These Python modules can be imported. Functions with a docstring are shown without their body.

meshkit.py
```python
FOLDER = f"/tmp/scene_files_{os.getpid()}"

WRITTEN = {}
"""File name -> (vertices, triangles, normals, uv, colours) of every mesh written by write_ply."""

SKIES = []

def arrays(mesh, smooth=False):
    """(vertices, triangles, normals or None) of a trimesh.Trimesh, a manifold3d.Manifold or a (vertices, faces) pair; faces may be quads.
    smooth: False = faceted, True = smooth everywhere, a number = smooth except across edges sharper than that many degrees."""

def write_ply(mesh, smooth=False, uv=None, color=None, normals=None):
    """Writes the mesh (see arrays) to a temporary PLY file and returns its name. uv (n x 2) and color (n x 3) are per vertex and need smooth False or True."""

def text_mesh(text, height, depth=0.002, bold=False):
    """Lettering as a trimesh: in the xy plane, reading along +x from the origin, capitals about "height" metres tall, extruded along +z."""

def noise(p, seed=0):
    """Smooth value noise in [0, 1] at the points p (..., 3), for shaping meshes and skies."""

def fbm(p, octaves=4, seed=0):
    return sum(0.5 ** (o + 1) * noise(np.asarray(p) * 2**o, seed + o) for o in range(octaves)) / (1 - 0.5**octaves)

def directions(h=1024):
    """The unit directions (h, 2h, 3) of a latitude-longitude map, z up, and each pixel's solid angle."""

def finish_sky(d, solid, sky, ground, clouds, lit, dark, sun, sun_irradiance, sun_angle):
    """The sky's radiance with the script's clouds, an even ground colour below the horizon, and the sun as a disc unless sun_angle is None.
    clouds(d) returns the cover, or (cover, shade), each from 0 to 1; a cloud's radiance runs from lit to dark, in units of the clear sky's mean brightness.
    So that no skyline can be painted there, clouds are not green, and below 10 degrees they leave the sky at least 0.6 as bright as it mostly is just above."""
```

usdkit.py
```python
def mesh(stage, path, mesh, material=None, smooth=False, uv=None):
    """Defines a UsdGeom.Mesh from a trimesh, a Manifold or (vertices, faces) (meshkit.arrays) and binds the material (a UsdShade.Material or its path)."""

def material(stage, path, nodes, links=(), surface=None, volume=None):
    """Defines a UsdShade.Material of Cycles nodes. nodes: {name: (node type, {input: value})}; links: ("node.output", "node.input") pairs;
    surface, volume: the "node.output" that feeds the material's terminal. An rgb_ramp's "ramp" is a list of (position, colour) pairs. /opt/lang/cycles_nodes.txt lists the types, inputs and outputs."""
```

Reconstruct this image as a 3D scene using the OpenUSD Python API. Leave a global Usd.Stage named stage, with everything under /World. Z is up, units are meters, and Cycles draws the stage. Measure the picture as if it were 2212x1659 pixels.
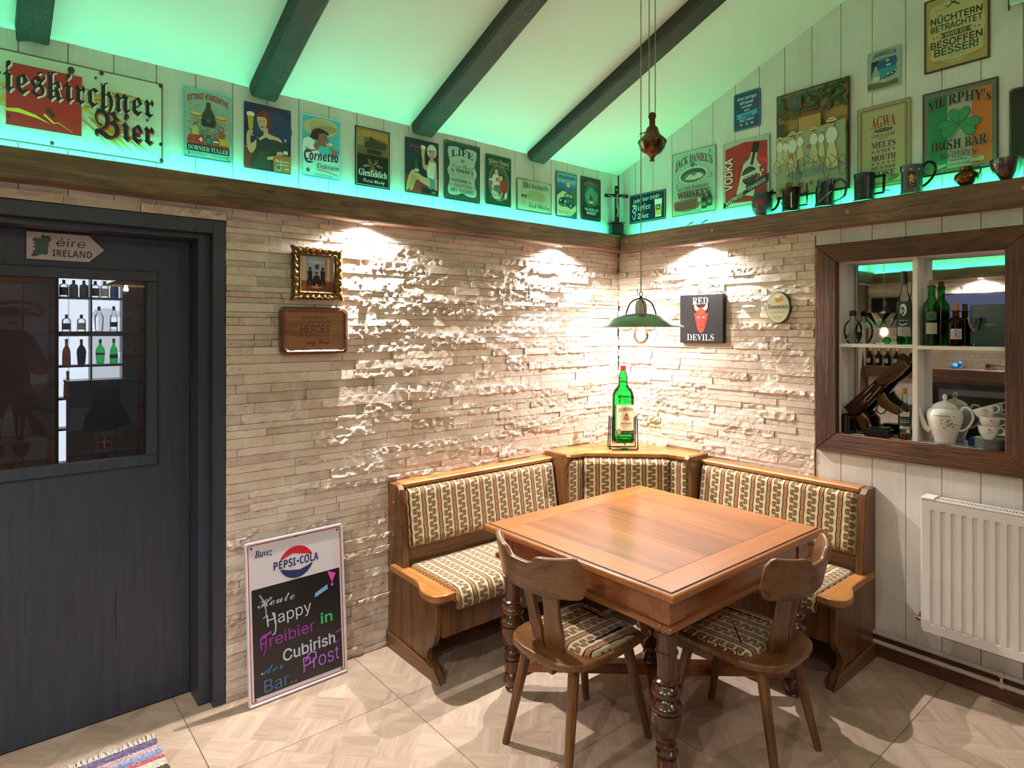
"""A pub corner: split-stone walls, board walls above a timber ledge, corner bench, table, two chairs, tin signs, a mirrored niche."""
import math
import numpy as np
import trimesh
import manifold3d as m3
from shapely.geometry import Polygon
from shapely import affinity
from pxr import Usd, UsdGeom, UsdLux, UsdShade, Gf, Sdf, Vt
import usdkit
import meshkit

stage = Usd.Stage.CreateInMemory()
UsdGeom.SetStageUpAxis(stage, UsdGeom.Tokens.z)
UsdGeom.SetStageMetersPerUnit(stage, 1.0)
stage.SetDefaultPrim(UsdGeom.Xform.Define(stage, '/World').GetPrim())
UsdGeom.Scope.Define(stage, '/World/Looks')

# ------------------------------------------------------------------ camera, lights' levels, exposure
W_PX, H_PX, F_PX, HORIZON = 2212.0, 1659.0, 1358.6, 711.9
CAM = np.array([-3.521, -2.994, 1.68])
YAW = 49.982                                   # degrees from +x to the view direction's right-hand vanishing point
cam = UsdGeom.Camera.Define(stage, '/World/camera')
cam.AddTranslateOp().Set(Gf.Vec3d(*CAM))
cam.AddRotateZOp().Set(YAW - 90.0)
cam.AddRotateXOp().Set(90.0)
cam.CreateHorizontalApertureAttr(36.0)
cam.CreateFocalLengthAttr(F_PX / W_PX * 36.0)
cam.CreateVerticalApertureOffsetAttr(-(H_PX / 2 - HORIZON) / W_PX * 36.0)
cam.CreateClippingRangeAttr(Gf.Vec2f(0.05, 60.0))
cam.CreateExposureAttr(0.0)
SPOT_W = 30.0                                  # radiance scale of the downlights in the ledges
SPOT_COL = (1.0, 0.95, 0.94)
BULB_W, BULB_COL = 90.0, (1.0, 0.52, 0.23)
LED_W, LED_COL, LED_COL_R = 72.0, (0.035, 1.0, 0.56), (0.03, 1.0, 0.40)
BAR_W, BAR_COL = 4.0, (0.80, 0.88, 1.0)
CEIL_W, CEIL_COL = 10.0, (1.0, 0.77, 0.80)     # ceiling downlights over the bar side of the room

# ------------------------------------------------------------------ naming, prims
used = {}


def numbered(path):
    n = used.get(path, 0)
    used[path] = n + 1
    return path if n == 0 else '%s_%03d' % (path, n)


class T:
    """A prim with the placement its parts are written relative to."""
    def __init__(self, prim, loc=(0, 0, 0)):
        self.prim, self.path, self.loc = prim, str(prim.GetPath()), np.array(loc, float)


def tag(p, label=None, cat=None, group=None, kind=None):
    p = p.prim if isinstance(p, T) else p
    for k, v in (('label', label), ('category', cat), ('group', group), ('kind', kind)):
        if v:
            p.SetCustomDataByKey(k, v)
    return p


def thing(name, label, cat, loc=(0, 0, 0), rz=0.0, rx=0.0, group=None, kind=None, ry=0.0):
    x = UsdGeom.Xform.Define(stage, numbered('/World/' + name))
    x.AddTranslateOp().Set(Gf.Vec3d(*map(float, loc)))
    if rz:
        x.AddRotateZOp().Set(float(rz))
    if rx:
        x.AddRotateXOp().Set(float(rx))
    if ry:
        x.AddRotateYOp().Set(float(ry))
    tag(x.GetPrim(), label, cat, group, kind)
    return T(x.GetPrim(), loc)


def obj(parent, name, mesh, mat, smooth=35, uvf=None, colors=None, label=None, kind=None, world=False, loc=None):
    """One Mesh prim under parent (a T) or under /World. world: the vertices are world coordinates."""
    path = numbered((parent.path if parent else '/World') + '/' + name)
    v, f = arr(mesh)
    if world and parent is not None:
        v = v - parent.loc
    vv, ff, nn = meshkit.arrays((v, f), smooth)
    m = UsdGeom.Mesh.Define(stage, path)
    m.CreatePointsAttr(Vt.Vec3fArray.FromNumpy(vv.astype(np.float32)))
    m.CreateFaceVertexCountsAttr(Vt.IntArray.FromNumpy(np.full(len(ff), 3, np.int32)))
    m.CreateFaceVertexIndicesAttr(Vt.IntArray.FromNumpy(ff.astype(np.int32).ravel()))
    m.CreateSubdivisionSchemeAttr('none')
    if nn is not None:
        m.CreateNormalsAttr(Vt.Vec3fArray.FromNumpy(nn.astype(np.float32)))
        m.SetNormalsInterpolation('vertex')
    api = UsdGeom.PrimvarsAPI(m)
    if uvf is not None:
        uv = uvf(vv, nn)
        api.CreatePrimvar('st', Sdf.ValueTypeNames.TexCoord2fArray, 'vertex').Set(Vt.Vec2fArray.FromNumpy(np.asarray(uv, np.float32)))
    if colors is not None:
        api.CreatePrimvar('printcol', Sdf.ValueTypeNames.Color3fArray, 'vertex').Set(Vt.Vec3fArray.FromNumpy(np.asarray(colors, np.float32)))
    if mat is not None:
        UsdShade.MaterialBindingAPI.Apply(m.GetPrim()).Bind(MAT[mat])
    if loc is not None:
        m.AddTranslateOp().Set(Gf.Vec3d(*map(float, loc)))
    if label:
        m.GetPrim().SetCustomDataByKey('label', label)
    if kind:
        m.GetPrim().SetCustomDataByKey('kind', kind)
    return T(m.GetPrim(), parent.loc if parent else (0, 0, 0))


def dup(src, loc, rz=None, label=None, group=None, rx=None, cat=None):
    """A copy of a thing (internal reference) under the next number, with its own placement and label."""
    name = src.prim.GetName()
    base = name[:-4] if name[-4:-3] == '_' and name[-3:].isdigit() else name
    x = UsdGeom.Xform.Define(stage, numbered('/World/' + base))
    p = x.GetPrim()
    p.GetReferences().AddInternalReference(src.prim.GetPath())
    p.SetInstanceable(True)
    x.ClearXformOpOrder()
    for a in list(p.GetAttributes()):
        pass
    x = UsdGeom.Xformable(p)
    ops = [x.AddTranslateOp(opSuffix='place')]
    ops[0].Set(Gf.Vec3d(*map(float, loc)))
    if rz:
        o = x.AddRotateZOp(opSuffix='place'); o.Set(float(rz)); ops.append(o)
    if rx:
        o = x.AddRotateXOp(opSuffix='place'); o.Set(float(rx)); ops.append(o)
    x.SetXformOpOrder(ops)
    was = src.prim.GetCustomData()
    tag(p, label or was.get('label'), cat or was.get('category'), group or was.get('group'))
    return T(p, loc)


# ------------------------------------------------------------------ mesh tools: a mesh is (vertices, triangles)
def arr(m):
    if isinstance(m, tuple):
        v, f = np.asarray(m[0], float), np.asarray(m[1], int)
        return v, (np.vstack([f[:, [0, 1, 2]], f[:, [0, 2, 3]]]) if f.shape[1] == 4 else f)
    if hasattr(m, 'to_mesh'):
        k = m.to_mesh()
        return np.array(k.vert_properties[:, :3], float), np.array(k.tri_verts, int)
    return np.array(m.vertices, float), np.array(m.faces, int)


def cat(*ms):
    vs, fs, n = [], [], 0
    for m in ms:
        v, f = arr(m)
        vs.append(v); fs.append(f + n); n += len(v)
    return np.vstack(vs), np.vstack(fs)


def tr(m, t=(0, 0, 0), rx=0, ry=0, rz=0, s=1.0):
    v, f = arr(m)
    v = v * np.asarray(s, float)
    for ax, a in ((0, rx), (1, ry), (2, rz)):
        if a:
            a = math.radians(a); c, n = math.cos(a), math.sin(a)
            i, j = [(1, 2), (2, 0), (0, 1)][ax]
            w = v.copy(); w[:, i] = c * v[:, i] - n * v[:, j]; w[:, j] = n * v[:, i] + c * v[:, j]; v = w
    flip = np.prod(np.broadcast_to(np.asarray(s, float), 3)) < 0
    return v + np.asarray(t, float), (f[:, ::-1] if flip else f)


def hull(p):
    return arr(m3.Manifold.hull_points(np.asarray(p, float)))


def box(x0, y0, z0, x1, y1, z1, b=0.0):
    """A box, its edges chamfered by b."""
    x0, x1, y0, y1, z0, z1 = min(x0, x1), max(x0, x1), min(y0, y1), max(y0, y1), min(z0, z1), max(z0, z1)
    if not b:
        v = np.array([(x, y, z) for z in (z0, z1) for y in (y0, y1) for x in (x0, x1)], float)
        q = np.array([(0, 2, 3, 1), (4, 5, 7, 6), (0, 1, 5, 4), (2, 6, 7, 3), (0, 4, 6, 2), (1, 3, 7, 5)])
        u = np.vstack([v[k] for k in q])
        i = np.arange(6)[:, None] * 4
        return u, np.vstack([i + [0, 1, 2], i + [0, 2, 3]])
    b = min(b, (x1 - x0) / 2.01, (y1 - y0) / 2.01, (z1 - z0) / 2.01)
    p = []
    for sx, x in ((1, x0), (-1, x1)):
        for sy, y in ((1, y0), (-1, y1)):
            for sz, z in ((1, z0), (-1, z1)):
                p += [(x + sx * b, y + sy * b, z), (x + sx * b, y, z + sz * b), (x, y + sy * b, z + sz * b)]
    return hull(p)


def offs(p, d):
    """A closed polygon moved inwards by d, vertex by vertex."""
    p = np.asarray(p, float)
    a, c = np.roll(p, 1, 0), np.roll(p, -1, 0)
    e1, e2 = p - a, c - p
    n1 = np.stack([-e1[:, 1], e1[:, 0]], 1); n2 = np.stack([-e2[:, 1], e2[:, 0]], 1)
    n1 /= np.linalg.norm(n1, axis=1, keepdims=True) + 1e-12; n2 /= np.linalg.norm(n2, axis=1, keepdims=True) + 1e-12
    n = n1 + n2
    k = np.maximum(1 + (n1 * n2).sum(1), 0.35)
    return p + d * n / k[:, None]


def ccw(p):
    p = np.asarray(p, float)
    x, y = p[:, 0], p[:, 1]
    return p if (x * np.roll(y, -1) - np.roll(x, -1) * y).sum() > 0 else p[::-1]


def trifan(p):
    v, f = trimesh.creation.triangulate_polygon(Polygon(p), engine='earcut')
    return np.asarray(v), np.asarray(f)


def rings_mesh(rings, cap_a=True, cap_b=True, poly=None):
    """Skin between equal rings of points (n x 3), and flat caps triangulated from poly (2d)."""
    n, v = len(rings[0]), np.vstack(rings)
    q = []
    for k in range(len(rings) - 1):
        for i in range(n):
            j = (i + 1) % n
            q.append((k * n + i, k * n + j, (k + 1) * n + j, (k + 1) * n + i))
    ms = [(v, np.array(q))]
    if poly is not None:
        import manifold3d
        tri = np.asarray(manifold3d.triangulate([np.asarray(poly, float)]), int)
        if cap_a:
            ms.append((rings[0], tri[:, ::-1]))
        if cap_b:
            ms.append((rings[-1], tri))
    return cat(*ms)


def board(p, h, b=0.0, steps=1):
    """A flat board: the 2d outline p extruded from z 0 to h with edges rounded by b."""
    p = ccw(p)
    r = []
    up = lambda q, z: np.column_stack([q, np.full(len(q), z)])
    if b:
        for k in range(steps + 1):
            a = math.pi / 2 * k / steps
            r.append(up(offs(p, b * (1 - math.sin(a))), b * (1 - math.cos(a))))
        for k in range(steps + 1):
            a = math.pi / 2 * k / steps
            r.append(up(offs(p, b * (1 - math.cos(a))), h - b * (1 - math.sin(a))))
        q = offs(p, b)
    else:
        r, q = [up(p, 0), up(p, h)], p
    return rings_mesh(r, poly=q)


def plate_xz(p, y0, y1, b=0.0):
    """Outline in x, z; thickness along y."""
    v, f = board(p, abs(y1 - y0), b)
    return np.column_stack([v[:, 0], max(y0, y1) - v[:, 2], v[:, 1]]), f


def plate_yz(p, x0, x1, b=0.0):
    v, f = board(p, abs(x1 - x0), b)
    return np.column_stack([min(x0, x1) + v[:, 2], v[:, 0], v[:, 1]]), f


def lathe(prof, n=32, loc=(0, 0, 0), sq=1.0):
    """(radius, height) turned about z."""
    a = np.arange(n) * 2 * math.pi / n
    prof = [(max(r, 1e-5), z) for r, z in prof]
    v = np.vstack([np.column_stack([r * np.cos(a), sq * r * np.sin(a), np.full(n, z)]) for r, z in prof]) + np.asarray(loc, float)
    k, i = np.meshgrid(np.arange(len(prof) - 1), np.arange(n), indexing='ij')
    j = (i + 1) % n
    q = np.stack([k * n + i, k * n + j, (k + 1) * n + j, (k + 1) * n + i], -1).reshape(-1, 4)
    return v, np.vstack([q[:, [0, 1, 2]], q[:, [0, 2, 3]]])


def tube(pts, r, n=8, closed=False, cap=True):
    p = np.asarray(pts, float)
    t = np.roll(p, -1, 0) - np.roll(p, 1, 0) if closed else np.gradient(p, axis=0)
    t /= np.linalg.norm(t, axis=1, keepdims=True) + 1e-12
    u = np.cross(t[0], [0, 0, 1.0] if abs(t[0][2]) < 0.9 else [1.0, 0, 0]); u /= np.linalg.norm(u)
    us = []
    for k in range(len(p)):
        u = u - t[k] * (u @ t[k]); u /= np.linalg.norm(u) + 1e-12
        us.append(u)
    us = np.array(us); w = np.cross(t, us)
    a = np.arange(n) * 2 * math.pi / n
    r = np.broadcast_to(np.asarray(r, float), (len(p),))
    v = (p[:, None] + r[:, None, None] * (np.cos(a)[None, :, None] * us[:, None] + np.sin(a)[None, :, None] * w[:, None])).reshape(-1, 3)
    m = len(p)
    q = []
    for k in range(m if closed else m - 1):
        for i in range(n):
            j = (i + 1) % n; k2 = (k + 1) % m
            q.append((k * n + i, k * n + j, k2 * n + j, k2 * n + i))
    ms = [(v, np.array(q))]
    if cap and not closed:
        f = np.array([(0, i + 1, i) for i in range(1, n - 1)])
        ms += [(v[:n], f), (v[-n:], f[:, ::-1])]
    return cat(*ms)


def spline(pts, k=6):
    """Catmull-Rom through the points."""
    p = np.asarray(pts, float)
    q = np.vstack([2 * p[0] - p[1], p, 2 * p[-1] - p[-2]])
    out = []
    for i in range(1, len(q) - 2):
        for t in np.arange(k) / k:
            out.append(0.5 * (2 * q[i] + (q[i + 1] - q[i - 1]) * t + (2 * q[i - 1] - 5 * q[i] + 4 * q[i + 1] - q[i + 2]) * t * t + (3 * q[i] - q[i - 1] - 3 * q[i + 1] + q[i + 2]) * t ** 3))
    return np.array(out + [p[-1]])


def rrect(x0, y0, x1, y1, r, n=5):
    out = []
    for cx, cy, a0 in ((x1 - r, y0 + r, -90), (x1 - r, y1 - r, 0), (x0 + r, y1 - r, 90), (x0 + r, y0 + r, 180)):
        for k in range(n + 1):
            a = math.radians(a0 + 90 * k / n)
            out.append((cx + r * math.cos(a), cy + r * math.sin(a)))
    return np.array(out)


def grid(fn, nu, nv):
    u, v = np.meshgrid(np.linspace(0, 1, nu + 1), np.linspace(0, 1, nv + 1), indexing='ij')
    p = np.asarray(fn(u.ravel(), v.ravel()), float).T if isinstance(fn(u.ravel(), v.ravel()), tuple) else fn(u.ravel(), v.ravel())
    i, j = np.meshgrid(np.arange(nu), np.arange(nv), indexing='ij')
    a = i * (nv + 1) + j
    q = np.stack([a, a + nv + 1, a + nv + 2, a + 1], -1).reshape(-1, 4)
    return p, np.vstack([q[:, [0, 1, 2]], q[:, [0, 2, 3]]])


def lin(c):
    """'#rrggbb' or 0..255 triple (sRGB) to linear."""
    if isinstance(c, str):
        c = [int(c[i:i + 2], 16) for i in (1, 3, 5)]
    c = np.asarray(c, float) / 255
    return tuple(np.where(c < 0.04045, c / 12.92, ((c + 0.055) / 1.055) ** 2.4))


# ------------------------------------------------------------------ materials
MAT = {}


class G:
    """Collects Cycles nodes. Inputs written '@node.output' are links."""
    def __init__(self):
        self.nodes, self.links = {}, []

    def n(self, kind, **inp):
        name = 'n%d' % len(self.nodes)
        vals = {}
        for k, v in inp.items():
            if isinstance(v, str) and v.startswith('@'):
                self.links.append((v[1:], name + '.' + k))
            else:
                vals[k] = v
        self.nodes[name] = (kind, vals)
        return '@' + name

    def m(self, op, a, b=0.0, c=0.0, clamp=False):
        return self.n('math', math_type=op, use_clamp=clamp, value1=a, value2=b, value3=c) + '.value'

    def mixc(self, fac, a, b, blend='mix'):
        return self.n('mix_color', blend_type=blend, fac=fac, a=a, b=b) + '.result'

    def ramp(self, fac, stops):
        return self.n('rgb_ramp', fac=fac, ramp=stops) + '.color'

    def obj(self, scale=(1, 1, 1), rot=(0, 0, 0), loc=(0, 0, 0)):
        t = self.n('texture_coordinate') + '.object'
        return self.n('mapping', mapping_type='point', vector=t, scale=scale, rotation=rot, location=loc) + '.vector'

    def noise(self, vec, scale=5, detail=3, rough=0.5, dist=0.0, out='fac'):
        return self.n('noise_texture', dimensions='3D', vector=vec, scale=scale, detail=detail, roughness=rough, distortion=dist) + '.' + out

    def bump(self, h, strength=0.3, dist=0.01):
        return self.n('bump', height=h, strength=strength, distance=dist) + '.normal'

    def sm(self, x, lo, hi):
        return self.n('map_range', range_type='smoothstep', value=x, from_min=lo, from_max=hi, to_min=0.0, to_max=1.0, clamp=True) + '.result'

    def done(self, name, surf=None, **p):
        if surf is None:
            surf = self.n('principled_bsdf', **p) + '.BSDF'
        MAT[name] = usdkit.material(stage, '/World/Looks/' + name, self.nodes, self.links, surface=surf[1:])


def plain(name, col, rough=0.5, **kw):
    G().done(name, base_color=lin(col), roughness=rough, **kw)


def wood(name, dark, mid, light, axis, rough=0.32, freq=9.0, bump=0.15, coat=0.0, stretch=0.07, ringw=0.35):
    g = G()
    sc = [1.0, 1.0, 1.0]; sc['xyz'.index(axis)] = stretch
    v = g.obj(scale=tuple(sc))
    big = g.noise(v, freq, 4, 0.55, 0.9)
    ring = g.m('fraction', g.m('multiply', big, 5.0))
    ring = g.sm(ring, 0.0, 0.55)
    fine = g.noise(g.obj(scale=tuple(s if s < 1 else 1.0 for s in [x * (0.35 if x < 1 else 1) for x in sc])), freq * 14, 3, 0.6)
    tone = g.m('add', g.m('multiply', ring, ringw), g.m('multiply', fine, 0.75 + (0.35 - ringw) * 0.5))
    tone = g.m('add', tone, g.m('multiply', g.m('subtract', big, 0.5), 0.9), clamp=True)
    col = g.ramp(tone, [(0.0, lin(dark)), (0.5, lin(mid)), (1.0, lin(light))])
    g.done(name, base_color=col, roughness=rough, coat_weight=coat, coat_roughness=0.15, normal=g.bump(fine, bump, 0.004))


def old_timber(name, axis, dark='#2f1f15', mid='#72523a', light='#a58260', freq=11.0):
    g = G()
    sc = [1.0, 1.0, 1.0]; sc['xyz'.index(axis)] = 0.06
    v = g.obj(scale=tuple(sc))
    big = g.noise(v, freq, 6, 0.62, 1.2)
    ring = g.m('fraction', g.m('multiply', big, 6.0))
    fine = g.noise(v, freq * 9, 4, 0.65)
    patch = g.noise(g.obj(), 3.0, 3, 0.5)
    tone = g.m('add', g.m('multiply', ring, 0.32), g.m('multiply', fine, 0.55))
    tone = g.m('add', tone, g.m('multiply', g.m('subtract', patch, 0.5), 0.8), clamp=True)
    col = g.ramp(tone, [(0.05, lin(dark)), (0.5, lin(mid)), (0.95, lin(light))])
    h = g.m('add', g.m('multiply', ring, 0.5), fine)
    g.done(name, base_color=col, roughness=0.6, normal=g.bump(h, 0.55, 0.008))


def make_materials():
    # board wall: white paint, faint brush grain
    g = G()
    v = g.obj(scale=(1, 1, 0.08))
    f = g.noise(v, 60, 3, 0.6)
    p = g.noise(g.obj(), 4, 2)
    col = g.ramp(g.m('add', g.m('multiply', f, 0.4), g.m('multiply', p, 0.6)), [(0.3, lin('#cfc5bd')), (0.7, lin('#e3dbd4'))])
    g.done('white_boards', base_color=col, roughness=0.55, normal=g.bump(f, 0.12, 0.003))
    g = G()
    p = g.noise(g.obj(), 90, 2)
    g.done('ceiling_paint', base_color=lin('#e6e2dc'), roughness=0.85, normal=g.bump(p, 0.05, 0.002))
    plain('joint_dark', '#3a2c22', 0.9)
    # split travertine: each stone its own tone
    g = G()
    rnd = g.n('object_info') + '.random'
    c1 = g.ramp(rnd, [(0.0, lin('#bba795')), (0.3, lin('#d2bfae')), (0.55, lin('#e0d0c1')), (0.8, lin('#cfb9a2')), (1.0, lin('#e7dacd'))])
    big = g.noise(g.obj(), 9, 5, 0.6)
    col = g.mixc(g.m('multiply', g.sm(big, 0.35, 0.75), 0.55), c1, lin('#eadfd2'))
    vein = g.noise(g.obj(scale=(1, 1, 2.2)), 26, 4, 0.65)
    col = g.mixc(g.m('multiply', g.sm(vein, 0.56, 0.72), 0.45), col, lin('#b98f5e'))
    pit = g.noise(g.obj(), 130, 2, 0.5)
    col = g.mixc(g.m('multiply', g.sm(pit, 0.66, 0.74), 0.5), col, lin('#6e5540'))
    h = g.m('add', g.m('multiply', g.noise(g.obj(), 45, 6, 0.65), 1.0), g.m('multiply', g.noise(g.obj(scale=(1.6, 1.6, 1)), 160, 3, 0.6), 0.35))
    g.done('travertine', base_color=col, roughness=0.95, specular_ior_level=0.12, normal=g.bump(h, 0.6, 0.010))
    plain('grout', '#8a7560', 0.95)
    # floor tiles: print of small oak staves laid diagonally
    g = G()
    t = g.n('texture_coordinate') + '.object'
    r = g.n('vector_rotate', rotate_type='z_axis', vector=t, angle=math.radians(45)) + '.vector'
    s = g.n('separate_xyz', vector=r)
    cell = 0.158
    cx, cy = g.m('divide', s + '.x', cell), g.m('divide', s + '.y', cell)
    fx, fy = g.m('floor', cx), g.m('floor', cy)
    chk = g.m('floored_modulo', g.m('add', fx, fy), 2.0)
    va = g.n('mapping', mapping_type='point', vector=r, scale=(0.1, 1, 1)) + '.vector'
    vb = g.n('mapping', mapping_type='point', vector=r, scale=(1, 0.1, 1)) + '.vector'
    na, nb = g.noise(va, 22, 5, 0.6, 0.6), g.noise(vb, 22, 5, 0.6, 0.6)
    fa, fb = g.noise(va, 120, 3, 0.6), g.noise(vb, 120, 3, 0.6)
    grain = g.n('mix_float', fac=chk, a=na, b=nb) + '.result'
    fine = g.n('mix_float', fac=chk, a=fa, b=fb) + '.result'
    snap = g.n('vector_math', math_type='snap', vector1=r, vector2=(cell, cell, 10.0)) + '.vector'
    snap = g.n('vector_math', math_type='add', vector1=snap, vector2=g.n('object_info') + '.location') + '.vector'
    wn = g.n('white_noise_texture', dimensions='3D', vector=snap) + '.value'
    tone = g.m('add', g.m('add', g.m('multiply', grain, 0.75), g.m('multiply', fine, 0.3)), g.m('multiply', g.m('subtract', wn, 0.5), 0.24), clamp=True)
    col = g.ramp(tone, [(0.2, lin('#88725f')), (0.5, lin('#a8907b')), (0.8, lin('#bfa994'))])
    g.done('floor_tile', base_color=col, roughness=g.m('add', 0.36, g.m('multiply', fine, 0.2)), specular_ior_level=0.4, normal=g.bump(fine, 0.06, 0.003))
    plain('tile_joint', '#6e5a49', 0.9)
    # timbers
    old_timber('timber_x', 'x'); old_timber('timber_y', 'y')
    old_timber('rafter_wood', 'y', '#0f0a07', '#2a1c12', '#4a3423', 12)
    for ax in 'xyz':
        old_timber('niche_wood_' + ax, ax, '#1c0f07', '#5a3318', '#8a5228', 13)
        wood('oak_' + ax, '#2c190b', '#5c3a1c', '#7d522b', ax, 0.34, 10, 0.18, 0.15)
        wood('oak_light_' + ax, '#6e4318', '#945d2a', '#ad7840', ax, 0.3, 8, 0.1, 0.3)
    wood('walnut_top', '#44240f', '#7d4722', '#a46a3a', 'y', 0.26, 3.2, 0.03, 0.25, 0.05, ringw=0.12)
    wood('walnut_band_x', '#74401c', '#985828', '#ad6c38', 'x', 0.26, 5, 0.03, 0.25, ringw=0.15)
    wood('walnut_band_y', '#74401c', '#985828', '#ad6c38', 'y', 0.26, 5, 0.03, 0.25, ringw=0.15)
    wood('apron_x', '#4e2710', '#81451d', '#9a5a2c', 'x', 0.26, 6, 0.05, 0.4)
    wood('apron_y', '#4e2710', '#81451d', '#9a5a2c', 'y', 0.26, 6, 0.05, 0.4)
    wood('turned_wood', '#1e0d06', '#3f1f0e', '#5e3318', 'z', 0.2, 12, 0.05, 0.6)
    plain('groove_dark', '#1c0f08', 0.6)
    wood('plaque_wood', '#5c3a25', '#8a5c3d', '#9f7150', 'x', 0.35, 8, 0.06, 0.2)
    wood('plaque_rim', '#3a1d10', '#5d3320', '#74462e', 'x', 0.3, 8, 0.06, 0.3)
    # painted door
    g = G()
    f = g.noise(g.obj(scale=(1, 1, 0.06)), 50, 4, 0.6)
    col = g.ramp(f, [(0.3, lin('#272c35')), (0.7, lin('#343a45'))])
    g.done('door_paint', base_color=col, roughness=0.42, normal=g.bump(f, 0.12, 0.004))
    plain('black_paint', '#0e0f11', 0.5)
    plain('lead', '#1b1a1c', 0.6)
    # fabric: cream ground, chain bands between dark wavy lines, brown leaf garlands
    g = G()
    st = g.n('uvmap', attribute='st') + '.UV'
    s = g.n('separate_xyz', vector=st)
    P = 0.0965
    u = g.m('fraction', g.m('divide', s + '.x', P))
    vv = g.m('divide', s + '.y', 0.064)
    wob = g.m('multiply', g.m('sine', g.m('multiply', vv, 2 * math.pi)), 0.012)
    ub = g.m('absolute', g.m('subtract', g.m('subtract', u, 0.16), wob))             # distance from the chain band's middle
    band = g.sm(ub, 0.095, 0.085)
    dark = g.m('multiply', g.sm(ub, 0.15, 0.138), g.sm(ub, 0.082, 0.094))
    chain = g.m('absolute', g.m('subtract', g.m('multiply', g.m('absolute', g.m('sine', g.m('multiply', vv, 2 * math.pi))), 0.055), g.m('absolute', g.m('subtract', u, 0.16))))
    chain = g.sm(chain, 0.016, 0.006)
    uc = g.m('subtract', u, 0.66)
    au = g.m('absolute', uc)
    side = g.m('greater_than', uc, 0.0)
    vl = g.m('fraction', g.m('add', g.m('multiply', vv, 1.55), g.m('multiply', side, 0.45)))
    du = g.m('divide', g.m('subtract', au, 0.132), 0.118)
    dv = g.m('divide', g.m('subtract', vl, 0.5), 0.43)
    rr = g.m('sqrt', g.m('add', g.m('multiply', du, du), g.m('multiply', dv, dv)))
    leaf = g.sm(rr, 1.02, 0.9)
    rib = g.m('multiply', g.sm(g.m('absolute', dv), 0.16, 0.05), g.sm(rr, 0.72, 0.55))
    lring = g.m('multiply', g.sm(g.m('absolute', g.m('subtract', rr, 0.66)), 0.09, 0.03), 0.6)
    stem = g.sm(g.m('absolute', g.m('subtract', g.m('multiply', g.m('sine', g.m('multiply', vv, 3.1 * math.pi)), 0.03), uc)), 0.02, 0.010)
    dt = g.m('sqrt', g.m('add', g.m('power', g.m('divide', g.m('subtract', au, 0.04), 0.034), 2.0), g.m('power', g.m('divide', g.m('subtract', g.m('fraction', g.m('multiply', vv, 3.1)), 0.5), 0.3), 2.0)))
    bud = g.sm(dt, 1.0, 0.8)
    weave = g.noise(g.n('mapping', vector=st, mapping_type='point', scale=(900, 900, 1)) + '.vector', 1.0, 2)
    cream, tan, brown, blk, rust = lin('#cdbb98'), lin('#b07c46'), lin('#6b4a1e'), lin('#2a1c10'), lin('#8a3d1c')
    c = g.mixc(leaf, cream, brown)
    c = g.mixc(g.m('maximum', rib, lring), c, lin('#a88a58'))
    c = g.mixc(g.m('maximum', stem, bud), c, lin('#5a3d1a'))
    c = g.mixc(band, c, tan)
    c = g.mixc(g.m('multiply', chain, band), c, lin('#7a4a22'))
    dia = g.m('add', g.m('multiply', g.m('absolute', g.m('subtract', u, 0.16)), 14.0), g.m('multiply', g.m('absolute', g.m('subtract', g.m('fraction', g.m('add', g.m('multiply', vv, 2.0), 0.25)), 0.5)), 2.6))
    c = g.mixc(g.m('multiply', g.sm(dia, 0.5, 0.3), band), c, rust)
    c = g.mixc(dark, c, blk)
    c = g.mixc(g.m('multiply', weave, 0.35), c, lin('#3a2a18'), 'multiply')
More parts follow.
